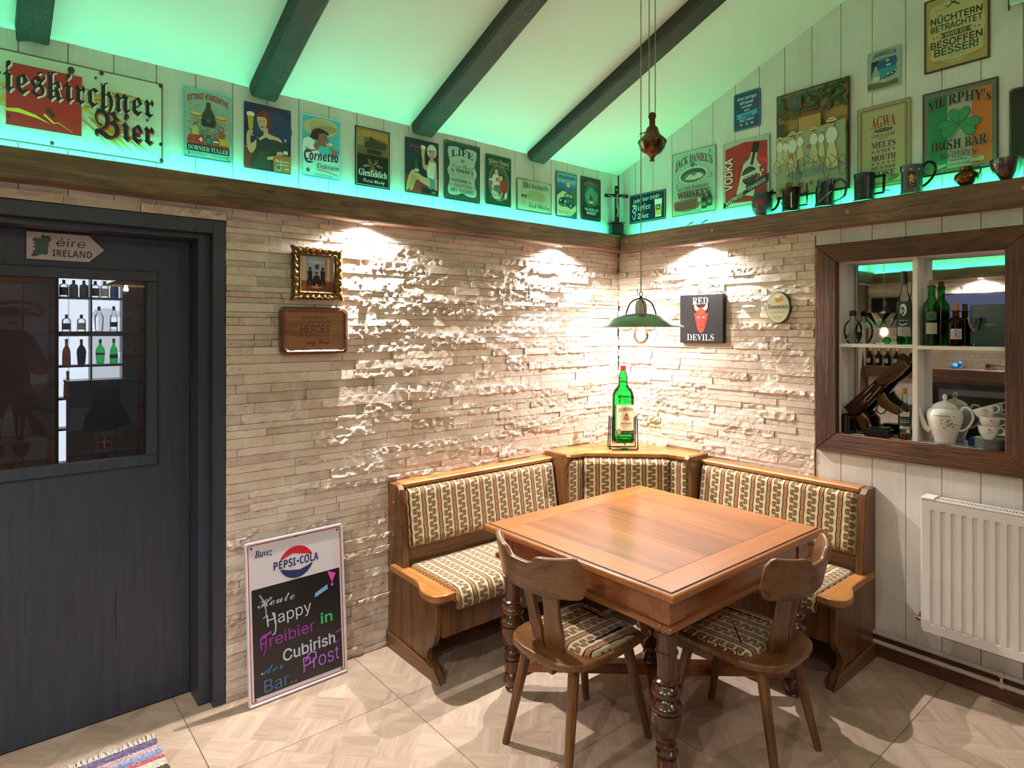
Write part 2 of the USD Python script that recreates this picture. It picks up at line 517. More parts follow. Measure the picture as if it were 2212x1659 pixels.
    g.done('fabric', base_color=c, roughness=0.95, specular_ior_level=0.15, sheen_weight=0.25, sheen_roughness=0.5, normal=g.bump(weave, 0.35, 0.0015))
    # prints read their colour from the mesh
    g = G()
    c = g.n('attribute', attribute='printcol') + '.color'
    g.done('tin_print', base_color=c, roughness=0.3, coat_weight=0.25, coat_roughness=0.12)
    g = G()
    c = g.n('attribute', attribute='printcol') + '.color'
    g.done('matt_print', base_color=c, roughness=0.75)
    g = G()
    c = g.n('attribute', attribute='printcol') + '.color'
    sc = g.noise(g.n('texture_coordinate') + '.object', 300, 2)
    g.done('chalk', base_color=c, roughness=0.95)
    # metals, glass, misc
    plain('steel', '#b9b4ae', 0.3, metallic=1.0)
    plain('brass', '#6e5234', 0.26, metallic=1.0)
    plain('old_brass', '#5a4426', 0.35, metallic=1.0)
    plain('shade_enamel', '#8d8a78', 0.25, metallic=0.9)
    plain('shade_inside', '#d9c9a6', 0.5)
    g = G(); nn = g.noise(g.obj(), 60, 4, 0.6)
    g.done('gold_leaf', base_color=g.ramp(nn, [(0.3, lin('#3a2810')), (0.65, lin('#8f7038'))]), metallic=0.7, roughness=0.45, normal=g.bump(nn, 0.3, 0.004))
    plain('white_lacquer', '#d8d2cb', 0.35, coat_weight=0.3)
    plain('white_shelf', '#ece6e0', 0.4)
    plain('radiator_white', '#e0d5cf', 0.3, coat_weight=0.2)
    plain('pipe_white', '#b9aca2', 0.4)
    plain('red_plastic', '#a5201c', 0.4)
    plain('black_metal', '#14181a', 0.35, metallic=0.6)
    plain('ebony', '#0d0b0a', 0.35)
    plain('pewter', '#55565a', 0.42, metallic=0.9)
    plain('dark_ceramic', '#15161b', 0.3)
    plain('bronze_dark', '#2c1d10', 0.3, metallic=0.75)
    plain('bronze_light', '#4c3419', 0.3, metallic=0.75)
    plain('copper_jug', '#6b4423', 0.25, metallic=0.95)
    plain('wood_bowl', '#3a1a10', 0.3, coat_weight=0.4)
    plain('porcelain', '#dcd9d2', 0.12, coat_weight=0.5)
    plain('cork', '#9c7446', 0.85)
    plain('cord', '#a08c76', 0.8)
    plain('socket_white', '#c9bfb2', 0.4)
    plain('mirror', '#d8dcdc', 0.02, metallic=1.0)
    plain('rug_fringe', '#cfc4b2', 0.95)
    plain('blue_plastic', '#2f7fd0', 0.35); plain('navy_foil', '#1a2a8a', 0.3)
    plain('black_gloss', '#08090a', 0.12)
    plain('box_green', '#0d3a28', 0.22, coat_weight=0.3)
    for n, c in (('glass_clear', '#f4faf6'), ('glass_green', '#1fae45'), ('glass_darkgreen', '#1a6a2c'), ('glass_brown', '#3a1a08')):
        plain(n, c, 0.02, transmission_weight=1.0, ior=1.45)
    def pane(name, mixv, tint):
        g = G()
        a = g.n('transparent_bsdf', color=tint) + '.BSDF'
        b = g.n('glossy_bsdf', color=(1, 1, 1), roughness=0.0) + '.BSDF'
        fr = g.m('add', g.n('fresnel', IOR=1.5) + '.fac', mixv, clamp=True)
        g.done(name, surf=g.n('mix_closure', fac=fr, closure1=a, closure2=b) + '.closure')
    pane('door_glass', 0.10, (0.9, 0.92, 0.95))
    pane('thin_glass', 0.02, (0.96, 0.98, 0.97))
    def thin(name, tint):
        g = G()
        a = g.n('transparent_bsdf', color=tint) + '.BSDF'
        b = g.n('glossy_bsdf', color=(1, 1, 1), roughness=0.02) + '.BSDF'
        g.done(name, surf=g.n('mix_closure', fac=g.n('fresnel', IOR=1.3) + '.fac', closure1=a, closure2=b) + '.closure')
    thin('bottle_green', (0.14, 0.80, 0.28)); thin('bottle_clear', (0.97, 0.99, 0.98)); thin('bottle_brown', (0.30, 0.13, 0.05)); thin('bottle_dark', (0.16, 0.56, 0.18))
    def emit(name, col, w):
        g = G()
        g.done(name, surf=g.n('emission', color=tuple(col), strength=w) + '.emission')
    emit('spot_lens', SPOT_COL, 80.0)
    emit('filament', (1.0, 0.62, 0.30), BULB_W)
    emit('led_left', LED_COL, LED_W * 1.0)
    emit('led_right', LED_COL_R, LED_W * 1.0)
    emit('bar_light', BAR_COL, BAR_W)
    emit('tv_glow', (0.11, 0.12, 0.22), 1.0)
    emit('downlight_lens', CEIL_COL, CEIL_W * 2)


make_materials()

# ------------------------------------------------------------------ the room's shell
XW, YW = -4.30, -4.70                      # opposite and back wall
EAVE, SLOPE, RIDGE = 2.795, 0.41, -2.35
CE = lambda y: EAVE + SLOPE * (-y if y > RIDGE else (y - YW))
LEDGE0, LEDGE1, LEDGED = 2.226, 2.342, 0.10
NY0, NY1, NZ0, NZ1 = -2.259, -1.535, 1.127, 2.040     # niche opening in the right wall
XM = 0.109                                  # mirror at the back of the niche
RNG = np.random.default_rng(7)

floor = thing('floor', None, None, kind='structure')
obj(floor, 'bedding', box(XW, YW, -0.06, 0.0, 0.26, -0.004), 'tile_joint', False)
txs = [XW, -3.64, -2.86, -2.07, -1.335, -0.60, 0.0]
tys = [YW, -4.38, -3.60, -2.815, -2.03, -1.25, -0.47, 0.26]
for i in range(len(txs) - 1):
    for j in range(len(tys) - 1):
        cx, cy = (txs[i] + txs[i + 1]) / 2, (tys[j] + tys[j + 1]) / 2
        hx, hy = (txs[i + 1] - txs[i]) / 2 - 0.0012, (tys[j + 1] - tys[j]) / 2 - 0.0012
        obj(floor, 'tile', box(-hx, -hy, -0.012, hx, hy, 0.0, 0.001), 'floor_tile', False, loc=(cx, cy, 0))

ceiling = thing('ceiling', None, None, kind='structure')
for name, ya, yb in (('ceiling_slope', 0.0, RIDGE), ('ceiling_slope', RIDGE, YW)):
    za, zb = CE(ya), CE(yb)
    obj(ceiling, name, hull([(x, y, z + d) for x in (XW, 0.0) for y, z in ((ya, za), (yb, zb)) for d in (0, 0.08)]), 'ceiling_paint', False)


def stone_mesh(L, h, rough, proud, seed, depth=0.03):
    """A split stone: front towards -y, from x 0..L, z 0..h; rough face, straight sides."""
    step = 0.0095 if rough < 0.004 else 0.0062
    nu, nv = max(2, int(L / step)), max(2, int(round(h / step)))
    u, v = np.meshgrid(np.linspace(0, L, nu + 1), np.linspace(0, h, nv + 1), indexing='ij')
    q = np.stack([u.ravel() * 42, v.ravel() * 62, np.full(u.size, seed * 3.71)], 1)
    d = meshkit.fbm(q, 4, seed % 997)
    d2 = meshkit.fbm(q * [0.3, 0.25, 1], 2, seed % 991)
    rdg = 1 - np.abs(2 * meshkit.noise(q * [0.8, 0.6, 1], seed % 983) - 1)      # broken edges
    y = -(proud + rough * ((d - 0.5) * 1.6 + (d2 - 0.5) * 0.9 + (rdg - 0.5) * 0.5))
    y = np.minimum(y, depth - 0.012)
    P = np.stack([u.ravel(), y, v.ravel()], 1)
    i, j = np.meshgrid(np.arange(nu), np.arange(nv), indexing='ij')
    a = (i * (nv + 1) + j).ravel()
    F = np.vstack([np.stack([a, a + nv + 1, a + nv + 2], 1), np.stack([a, a + nv + 2, a + 1], 1)])
    idx = np.arange((nu + 1) * (nv + 1)).reshape(nu + 1, nv + 1)
    rim = np.concatenate([idx[:, 0], idx[-1, 1:], idx[-2::-1, -1], idx[0, -2:0:-1]])
    R = P[rim]; B = R.copy(); B[:, 1] = depth
    m = len(rim); k = np.arange(m); k2 = (k + 1) % m
    S = np.vstack([np.stack([k, k + m, k2 + m], 1), np.stack([k, k2 + m, k2], 1)])
    return (P, F), (np.vstack([R, B]), S)


def stone_field(parent, spans, place, dist2, seed0, most=300):
    """Courses of stones. spans: (s0, s1, z0, z1) rectangles; place(mesh) turns wall coordinates to the world."""
    rng = np.random.default_rng(seed0)
    stones = []
    for s0, s1, z0, z1 in spans:
        z = z0
        while z < z1 - 0.012:
            h = min(float(rng.choice([0.026, 0.033, 0.036, 0.041, 0.047])), z1 - z)
            if z1 - z - h < 0.015:
                h = z1 - z
            s = s0 - float(rng.uniform(0, 0.12)) * (s1 - s0 > 0.5)
            while s < s1 - 0.004:
                L = float(rng.uniform(0.11, 0.40))
                a, b = max(s, s0), min(s + L, s1)
                if s1 - b < 0.04:
                    b = s1
                s = b if b == s1 else s + L
                if b - a > 0.01:
                    kind = rng.random()
                    rough = 0.0025 if kind < 0.42 else 0.009 if kind < 0.75 else 0.017
                    proud = float(rng.uniform(-0.003, 0.010)) + (0.003 if rough > 0.01 else 0)
                    stones.append((a, z, b - a, h, rough, proud))
            z += h
    size = np.array([L * h / dist2(a + L / 2, z) for a, z, L, h, r, p in stones])
    big = set(np.argsort(-size)[:most])
    rest = []
    for k, (a, z, L, h, r, p) in enumerate(stones):
        g = 0.0009
        (P, F), (R, S) = stone_mesh(L - 2 * g, h - 2 * g, r, p, seed0 * 131 + k)
        mv = lambda X: place(X + [a + g, 0, z + g])
        P, R = mv(P), mv(R)
        if k in big:
            nP = meshkit.arrays((P, F), True)[2]; 
            nR = meshkit.arrays((R, S), True)[2]
            stone_prim(parent, P, F, nP, R, S, nR)
        else:
            rest.append((P, F)); rest.append((R, S))
    if rest:
        obj(parent, 'small_stones', cat(*rest), 'travertine', 30, kind='stuff')


def stone_prim(parent, P, F, nP, R, S, nR):
    m = UsdGeom.Mesh.Define(stage, numbered(parent.path + '/stone'))
    v, f, n = np.vstack([P, R]), np.vstack([F, S + len(P)]), np.vstack([nP, nR])
    m.CreatePointsAttr(Vt.Vec3fArray.FromNumpy(v.astype(np.float32)))
    m.CreateFaceVertexCountsAttr(Vt.IntArray.FromNumpy(np.full(len(f), 3, np.int32)))
    m.CreateFaceVertexIndicesAttr(Vt.IntArray.FromNumpy(f.astype(np.int32).ravel()))
    m.CreateSubdivisionSchemeAttr('none')
    m.CreateNormalsAttr(Vt.Vec3fArray.FromNumpy(n.astype(np.float32))); m.SetNormalsInterpolation('vertex')
    UsdShade.MaterialBindingAPI.Apply(m.GetPrim()).Bind(MAT['travertine'])


left = thing('wall_left', None, None, kind='structure')
obj(left, 'backing', cat(box(-2.70, 0.03, 0, 0.25, 0.26, 2.24), box(XW - 0.2, 0.03, 0, -3.84, 0.26, 2.24), box(-3.84, 0.03, 2.165, -2.70, 0.26, 2.24), box(XW - 0.2, 0.014, 2.24, 0.25, 0.26, 2.9)), 'grout', False)
stone_field(left, [(-2.688, -0.004, 0.0, 2.205), (-3.86, -2.688, 2.168, 2.205)], lambda X: X, lambda s, z: (s - CAM[0]) ** 2 + CAM[1] ** 2 + (z - CAM[2]) ** 2, 11)
seams = [-0.005, -0.071] + [-0.063 - 0.1527 * k for k in range(1, 29)]
for a, b in zip(seams[1:], seams[:-1]):
    a = max(a, XW)
    if b > XW + 0.01:
        obj(left, 'plank', box(a + 0.0013, 0.0, 2.20, b - 0.0013, 0.016, 2.797, 0.0012), 'white_boards', False)

right = thing('wall_right', None, None, kind='structure')
obj(right, 'backing', cat(box(0.03, -1.44, 0, 0.25, 0.0, 2.24), box(0.014, YW, 0, 0.25, NY0 - 0.03, 2.24), box(0.014, NY0 - 0.03, 0, 0.25, -1.44, NZ0 - 0.03),
    box(0.014, NY1 + 0.03, NZ0 - 0.03, 0.25, -1.44, 2.24), box(0.014, NY0 - 0.03, NZ1 + 0.03, 0.25, NY1 + 0.03, 2.24),
    hull([(x, y, z) for x in (0.014, 0.25) for y, z in ((0, 2.24), (YW, 2.24), (0, EAVE + 0.03), (YW, EAVE + 0.03), (RIDGE, CE(RIDGE) + 0.03))])), 'joint_dark', False)
RP = lambda X: np.stack([X[:, 1], -X[:, 0], X[:, 2]], 1)           # wall's s runs towards -y, its front to -x
stone_field(right, [(0.006, 1.408, 0.0, 2.205)], RP, lambda s, z: CAM[0] ** 2 + (-s - CAM[1]) ** 2 + (z - CAM[2]) ** 2, 23)


def wall_plank(ya, yb, za, zb, parent=None, x=0.0):
    """zb None: up to the ceiling."""
    a, b = ya + 0.0013, yb - 0.0013
    p = [(a, za), (b, za)] + ([(b, zb), (a, zb)] if zb else ([(b, CE(b) + 0.002), (a, CE(a) + 0.002)] if not a < RIDGE < b else [(b, CE(b) + 0.002), (RIDGE, CE(RIDGE) + 0.002), (a, CE(a) + 0.002)]))
    obj(parent or right, 'plank', plate_yz(p, x, x + 0.016, 0.0012), 'white_boards', False)


for k in range(31):
    b, a = -0.1545 * k, max(-0.1545 * (k + 1), YW)
    if k == 0:
        b = -0.004
    if a > -1.40:
        wall_plank(a, b, 2.20, None)
    elif b > -1.41:
        wall_plank(a, b, 2.20, None)
        wall_plank(a, -1.412, 0.13, 2.20)
    elif b > NY0 and a < NY1:
        # the niche frame covers the ends of these
        if a < NY0 - 0.02 or b > NY1 + 0.02:
            c0, c1 = (a, NY0 - 0.004) if a < NY0 else (NY1 + 0.004, b)
            wall_plank(c0, c1, NZ0 - 0.03, NZ1 + 0.03)
        wall_plank(a, b, 0.13, NZ0 - 0.03)
        wall_plank(a, b, NZ1 + 0.03, None)
    else:
        wall_plank(a, b, 0.13, None)

opp = thing('wall_opposite', None, None, kind='structure')
obj(opp, 'backing', hull([(x, y, z) for x in (XW - 0.2, XW - 0.03) for y, z in ((0.03, 0), (YW, 0), (0.03, EAVE + 0.03), (YW, EAVE + 0.03), (RIDGE, CE(RIDGE) + 0.03))]), 'grout', False)
OP = lambda X: np.stack([XW - X[:, 1], X[:, 0], X[:, 2]], 1)
stone_field(opp, [(-2.2, 0.0, 0.95, 2.205)], OP, lambda s, z: 60.0, 31, 120)
obj(opp, 'cladding', cat(box(XW - 0.03, YW, 0, XW, -2.2, 2.21), box(XW - 0.03, -2.2, 0, XW, 0.0, 0.95)), 'travertine', False)
for k in range(31):
    b, a = -0.1545 * k, max(-0.1545 * (k + 1), YW)
    p = [(a + 0.0013, 2.2), (b - 0.0013, 2.2), (b - 0.0013, CE(b)), (a + 0.0013, CE(a))]
    if abs((a + b) / 2 - RIDGE) < 0.08:
        p = p[:3] + [(RIDGE, CE(RIDGE))] + p[3:]
    obj(opp, 'plank', plate_yz(p, XW - 0.016, XW, 0.001), 'white_boards', False)

back = thing('wall_back', None, None, kind='structure')
obj(back, 'panelling', cat(box(XW - 0.2, YW - 0.2, 0, 0.25, YW, EAVE + 0.05)), 'niche_wood_z', False)

base = thing('baseboard_right', None, None, kind='structure')
obj(base, 'skirting', box(-0.004, YW + 0.01, 0.0, 0.014, -1.412, 0.128, 0.002), 'niche_wood_y', False)

# ------------------------------------------------------------------ old timbers
def rough_beam(x0, y0, z0, x1, y1, z1, axis, seed, amp=0.004, ch=0.012, n=40):
    """A hewn beam with wandering edges."""
    sec = np.array([(ch, 0), (1 - ch, 0), (1, ch), (1, 1 - ch), (1 - ch, 1), (ch, 1), (0, 1 - ch), (0, ch)])
    dims = np.array([x1 - x0, y1 - y0, z1 - z0]); o = np.array([x0, y0, z0], float)
    a = 'xyz'.index(axis); b, c = [k for k in range(3) if k != a]
    w, h = dims[b], dims[c]
    sec = np.array([(ch, 0), (w - ch, 0), (w, ch), (w, h - ch), (w - ch, h), (ch, h), (0, h - ch), (0, ch)])
    # more points along each side
    s2 = []
    for i in range(8):
        p, q = sec[i], sec[(i + 1) % 8]
        m = 3 if np.linalg.norm(q - p) > 0.03 else 1
        s2 += [p + (q - p) * k / m for k in range(m)]
    sec = np.array(s2)
    rings = []
    for t in np.linspace(0, 1, n + 1):
        P = np.zeros((len(sec), 3)); P[:, a] = t * dims[a]; P[:, b] = sec[:, 0]; P[:, c] = sec[:, 1]
        q = P * 9.0; q[:, a] *= 0.35
        d = np.stack([meshkit.fbm(q + seed * 7.7, 3, seed), meshkit.fbm(q + seed * 3.1 + 50, 3, seed + 5)], 1) - 0.5
        P[:, b] += d[:, 0] * amp * 2; P[:, c] += d[:, 1] * amp * 2
        rings.append(P + o)
    m = rings_mesh(rings, poly=sec)
    v, f = m
    if a == 1:
        f = f[:, ::-1]
    return v, f


ledge = thing('ledge_beam', 'long rough brown timber ledge along the wall with the door, under the row of tin signs', 'beam', (-2.1, 0, LEDGE0))
obj(ledge, 'beam', rough_beam(XW + 0.102, -LEDGED, LEDGE0, -0.004, -0.001, LEDGE1, 'x', 3, 0.003, 0.006, 70), 'timber_x', 40, world=True)
ledge2 = thing('ledge_beam', 'rough brown timber ledge over the niche, carrying the drinking mugs', 'beam', (0, -1.6, LEDGE0))
obj(ledge2, 'beam', rough_beam(-LEDGED, -3.4, LEDGE0 - 0.006, -0.001, -0.103, LEDGE1 - 0.004, 'y', 9, 0.003, 0.006, 70), 'timber_y', 40, world=True)
plug = lathe([(0, 0.0), (0.011, 0.0), (0.011, 0.002), (0.009, 0.003), (0, 0.003)], 12)
for y in (-0.165, -0.83, -1.62, -2.34):
    obj(ledge2, 'dowel', tr(plug, (-LEDGED - 0.001, y, 2.29), ry=-90), 'cork', world=True)
ledge3 = thing('ledge_beam', 'brown timber ledge on the far stone wall, seen in the niche mirror', 'beam', (XW, -1.6, LEDGE0))
obj(ledge3, 'beam', rough_beam(XW + 0.001, -3.4, LEDGE0 - 0.006, XW + LEDGED, -0.004, LEDGE1 - 0.004, 'y', 19, 0.003, 0.006, 50), 'timber_y', 40, world=True)

RAFT = [(-3.432, 0.102, 'frayed end of the leftmost dark rafter, over the big enamel beer sign', 1.0), (-2.59, 0.122, 'dark rafter ending above the sign of the red-haired woman in a green dress', 1), (-1.737, 0.130, 'dark rafter ending above the sign of the seated woman in white', 1), (-0.89, 0.132, 'dark rafter ending above the cream landscape-format whiskey sign, nearest the corner', 1)]
RAFT[0] = (-3.432, 0.102, 'leftmost dark rafter with a frayed end, over the big enamel beer sign', 1.0)
for k, (x, w, lab, _) in enumerate(RAFT):
    r = thing('rafter', lab, 'beam', (x + w / 2, 0, EAVE))
    L = abs(RIDGE) / math.cos(math.atan(SLOPE)) - 0.05
    v, f = rough_beam(-w / 2, 0.012, -0.062, w / 2, L, 0.02, 'y', 40 + k, 0.006, 0.012 if k else 0.006, 60)
    if k == 0:                                 # ragged end grain
        e = v[:, 1] < 0.06
        v[e, 1] += 0.05 * (meshkit.noise(np.stack([v[e, 0] * 90, v[e, 2] * 40, v[e, 2] * 0], 1), 5) - 0.4)
    end = v[:, 1] < 0.05
    # end cut plumb, then tilt to the roof's pitch (towards -y, rising)
    v[:, 1] *= -1
    a = math.atan(SLOPE); c, s = math.cos(a), math.sin(a)
    y, z = v[:, 1] * c + v[:, 2] * s, -v[:, 1] * s + v[:, 2] * c
    v = np.column_stack([v[:, 0], y, z])
    obj(r, 'beam', (v, f[:, ::-1]), 'rafter_wood', 40)

# ------------------------------------------------------------------ lights of the room
def disk(path, loc, r, power, col, rot=(0, 0, 0), cone=None):
    l = UsdLux.DiskLight.Define(stage, path)
    l.CreateRadiusAttr(r); l.CreateIntensityAttr(power); l.CreateColorAttr(Gf.Vec3f(*col))
    l.AddTranslateOp().Set(Gf.Vec3d(*loc))
    if any(rot):
        l.AddRotateXYZOp().Set(Gf.Vec3f(*rot))
    if cone:
        s = UsdLux.ShapingAPI.Apply(l.GetPrim()); s.CreateShapingConeAngleAttr(cone[0]); s.CreateShapingConeSoftnessAttr(cone[1])
    return l


def downlight(x, y, z, label, power, group=None, r=0.02):
    t = thing('downlight', label, 'spotlight', (x, y, z), group=group)
    obj(t, 'ring', lathe([(r + 0.012, 0.0), (r + 0.014, -0.003), (r + 0.004, -0.006), (r, -0.002), (r, 0.004), (r + 0.012, 0.004)], 24), 'steel')
    obj(t, 'lens', lathe([(0, -0.0015), (r, -0.0015), (r, 0.002), (0, 0.002)], 20), 'spot_lens')
    l = UsdLux.SphereLight.Define(stage, t.path + '/lamp')
    l.CreateRadiusAttr(0.014); l.CreateIntensityAttr(power); l.CreateColorAttr(Gf.Vec3f(*SPOT_COL)); l.AddTranslateOp().Set(Gf.Vec3d(0, 0, -0.018))
    sh_ = UsdLux.ShapingAPI.Apply(l.GetPrim()); sh_.CreateShapingConeAngleAttr(80.0); sh_.CreateShapingConeSoftnessAttr(1.0)
    return t


downlight(-2.018, -0.058, LEDGE0 - 0.003, 'round ceiling spot under the ledge above the gilt-framed picture', SPOT_W * 1000)
downlight(-0.658, -0.058, LEDGE0 - 0.003, 'bright round spot under the door-wall ledge nearest the corner', SPOT_W * 1000)
downlight(-0.058, -0.706, LEDGE0 - 0.010, 'round spot under the ledge above the black devil picture', SPOT_W * 900)
for y, lab_ in ((-1.11, 'round spot under the far ledge above the glowing screen, seen in the niche mirror'), (-2.5, 'second round spot under the far ledge, farther from the door')):
    downlight(XW + 0.058, y, LEDGE0 - 0.010, lab_, SPOT_W * 700, 'spots on the far wall')

for nm, lab, m, mat in (('led_strip', 'green light strip lying on the ledge behind its edge, on the door wall', box(XW + 0.12, -0.045, LEDGE1, -0.13, -0.031, LEDGE1 + 0.004), 'led_left'),
                        ('led_strip', 'green light strip lying on the ledge behind the mugs', box(-0.045, -3.35, LEDGE1 - 0.004, -0.031, -0.14, LEDGE1), 'led_right'),
                        ('led_strip', 'green light strip on the far ledge, seen in the niche mirror', box(XW + 0.031, -3.35, LEDGE1 - 0.004, XW + 0.045, -0.05, LEDGE1), 'led_right')):
    t = thing(nm, lab, 'light strip', tuple(m[0].mean(0)))
    obj(t, 'diffuser', m, mat, False, world=True)
for k, (x, y) in enumerate(((-3.3, -3.9), (-1.4, -3.9))):
    t = thing('ceiling_lamp', None, None, (x, y, CE(y) - 0.004), group='ceiling lamps over the bar side')
    tag(t, ('round white ceiling lamp over the bar, nearer the opposite stone wall', 'round white ceiling lamp over the bar, nearer the niche wall')[k], 'lamp')
    obj(t, 'rim', tr(lathe([(0.15, 0.0), (0.155, -0.02), (0.14, -0.03), (0.135, -0.012), (0.0, -0.012)], 32), rx=math.degrees(math.atan(SLOPE))), 'white_lacquer')
    disk(t.path + '/lamp', (0, 0, -0.05), 0.12, CEIL_W * 10, CEIL_COL)

# ------------------------------------------------------------------ door in the left wall
DY = 0.195
door = thing('door_1', None, None, (-3.285, DY, 0), kind='structure')
wood_l = lambda n, m: obj(door, n, m, 'door_paint', False, world=True)
wood_l('casing', box(-2.742, -0.004, 0, -2.690, 0.20, 2.166, 0.002))
wood_l('casing', box(-3.88, -0.004, 0, -3.828, 0.20, 2.166, 0.002))
wood_l('casing', box(-3.828, -0.004, 2.108, -2.742, 0.20, 2.166, 0.002))
wood_l('jamb', box(-2.790, 0.05, 0, -2.742, 0.24, 2.108, 0.002))
wood_l('jamb', box(-3.828, 0.05, 0, -3.780, 0.24, 2.108, 0.002))
wood_l('jamb', box(-3.780, 0.05, 2.085, -2.790, 0.24, 2.108, 0.002))
GX0, GX1, GZ0, GZ1 = -3.602, -2.968, 1.122, 1.894
leaf = [box(-3.778, DY, 0.008, -2.792, DY + 0.045, GZ0 - 0.03), box(-3.778, DY, GZ1 + 0.03, -2.792, DY + 0.045, 2.083), box(-3.778, DY, GZ0 - 0.03, GX0 - 0.03, DY + 0.045, GZ1 + 0.03), box(GX1 + 0.03, DY, GZ0 - 0.03, -2.792, DY + 0.045, GZ1 + 0.03)]
wood_l('leaf', cat(*leaf))
fr = 0.044
for m in (box(GX0 - fr, DY - 0.013, GZ0 - fr, GX1 + fr, DY + 0.0005, GZ0, 0.003), box(GX0 - fr, DY - 0.013, GZ1, GX1 + fr, DY + 0.0005, GZ1 + fr, 0.003),
          box(GX0 - fr, DY - 0.013, GZ0 + 0.0005, GX0, DY + 0.0005, GZ1 - 0.0005, 0.003), box(GX1, DY - 0.013, GZ0 + 0.0005, GX1 + fr, DY + 0.0005, GZ1 - 0.0005, 0.003)):
    wood_l('window_frame', m)
obj(door, 'reveal', cat(box(GX0 - 0.03, DY, GZ0 - 0.03, GX0, DY + 0.045, GZ1 + 0.03), box(GX1, DY, GZ0 - 0.03, GX1 + 0.03, DY + 0.045, GZ1 + 0.03), box(GX0, DY, GZ0 - 0.03, GX1, DY + 0.045, GZ0), box(GX0, DY, GZ1, GX1, DY + 0.045, GZ1 + 0.03)), 'door_paint', False, world=True)
obj(door, 'glass_pane', box(GX0 - 0.005, DY + 0.010, GZ0 - 0.005, GX1 + 0.005, DY + 0.013, GZ1 + 0.005), 'door_glass', False, world=True)
obj(door, 'backboard', box(-3.80, DY + 0.046, 0.0, -2.75, DY + 0.06, 2.12), 'black_paint', False, world=True)
knots = [(-3.30, 0.46), (-3.10, 0.86), (-2.86, 0.50), (-2.90, 1.45), (-3.44, 0.30), (-2.85, 1.98)]
obj(door, 'knot', cat(*[tr(lathe([(0, -0.0008), (0.006, -0.0006), (0.009, 0.0)], 10), (x, DY, z), rx=90, s=(1, 1, 1.6)) for x, z in knots]), 'black_paint', world=True)
obj(door, 'crack', cat(box(-3.085, DY - 0.0006, 0.33, -3.082, DY, 0.56), box(-3.395, DY - 0.0006, 0.45, -3.393, DY, 0.62)), 'black_paint', False, world=True)

# ------------------------------------------------------------------ corner bench
bench = thing('corner_bench', 'brown oak corner bench with patterned cream and brown cushions', 'bench', (-0.55, -0.55, 0))
B = lambda n, m, mat, s=35, **k: obj(bench, n, m, mat, s, world=True, **k)
prof = [(0.0, 0.0), (0.505, 0.0), (0.44, 0.06), (0.405, 0.062), (0.385, 0.075), (0.383, 0.10), (0.395, 0.125), (0.43, 0.155), (0.450, 0.185), (0.462, 0.23), (0.470, 0.42), (0.165, 0.425),
        (0.163, 0.46), (0.150, 0.60), (0.128, 0.74), (0.126, 0.80), (0.116, 0.845), (0.09, 0.868), (0.0, 0.868)]
P2 = lambda sgn: [(-d, z) for d, z in prof]
B('end_panel', plate_yz(P2(1), -1.872, -1.836, 0.004), 'oak_z')
B('end_panel', tr(plate_yz(P2(1), -1.736, -1.700, 0.004), rz=-90, s=(1, 1, 1)) if False else (lambda m: (np.column_stack([m[0][:, 1], m[0][:, 0], m[0][:, 2]]), m[1][:, ::-1]))(plate_yz(P2(1), -1.716, -1.680, 0.004)), 'oak_z')
swap = lambda m: (np.column_stack([arr(m)[0][:, 1], arr(m)[0][:, 0], arr(m)[0][:, 2]]), arr(m)[1][:, ::-1])
plinth = [(0, 0), (0.515, 0), (0.455, 0.062), (0, 0.082)]
B('plinth', plate_yz([(-d, z) for d, z in plinth], -1.884, -1.872, 0.003), 'oak_y')
B('plinth', swap(plate_yz([(-d, z) for d, z in plinth], -1.728, -1.716, 0.003)), 'oak_x')
# arm boards, wider towards the front
arm = spline([(-1.895, -0.065), (-1.90, -0.30), (-1.908, -0.36), (-1.935, -0.42), (-1.950, -0.47), (-1.946, -0.53), (-1.925, -0.562), (-1.89, -0.574)], 4)
arm = np.vstack([arm, [(-1.832, -0.574), (-1.832, -0.165), (-1.832, -0.065)]])
B('armrest', tr(board(arm, 0.034, 0.007, 2), (0, 0, 0.418)), 'oak_light_y')
B('armrest_edge', tr(board(offs(ccw(arm), 0.010), 0.014, 0.003), (0, 0, 0.405)), 'oak_y')
armr = np.column_stack([arm[:, 1], arm[:, 0] + 0.156]) if False else np.column_stack([arm[:, 1], arm[:, 0] + 0.160])
B('armrest', tr(board(armr, 0.034, 0.007, 2), (0, 0, 0.418)), 'oak_light_x')
B('armrest_edge', tr(board(offs(ccw(armr), 0.010), 0.014, 0.003), (0, 0, 0.405)), 'oak_x')
# seat fronts, back boards, top rails
B('seat_front', box(-1.836, -0.475, 0.20, -0.62, -0.455, 0.405), 'oak_z', False)
B('seat_front', box(-0.475, -1.680, 0.20, -0.455, -0.62, 0.405), 'oak_z', False)
B('seat_front', plate_xz([(-0.12, 0.20), (0.12, 0.20), (0.12, 0.405), (-0.12, 0.405)], -0.01, 0.01) if False else hull([(-0.62 + t, -0.455 - t * 0, z) for t in (0,) for z in (0.2, 0.405)] + [(-0.62, -0.475, z) for z in (0.2, 0.405)] + [(-0.455, -0.62, z) for z in (0.2, 0.405)] + [(-0.475, -0.62, z) for z in (0.2, 0.405)]), 'oak_z', False)
B('seat_board', tr(board([(-1.836, -0.02), (-1.836, -0.46), (-0.62, -0.46), (-0.46, -0.62), (-0.46, -1.68), (-0.02, -1.68), (-0.02, -0.02)], 0.016), (0, 0, 0.39)), 'oak_x', False)
lean = lambda d0, z0, d1, z1, a, b, t: hull([(x, -d - k * t, z) for x in (a, b) for d, z in ((d0, z0), (d1, z1)) for k in (0, 1)])
B('back_board', lean(0.115, 0.40, 0.062, 0.855, -1.836, -0.74, 0.018), 'oak_x', False)
B('back_board', swap(lean(0.115, 0.40, 0.062, 0.855, -1.680, -0.74, 0.018)), 'oak_y', False)
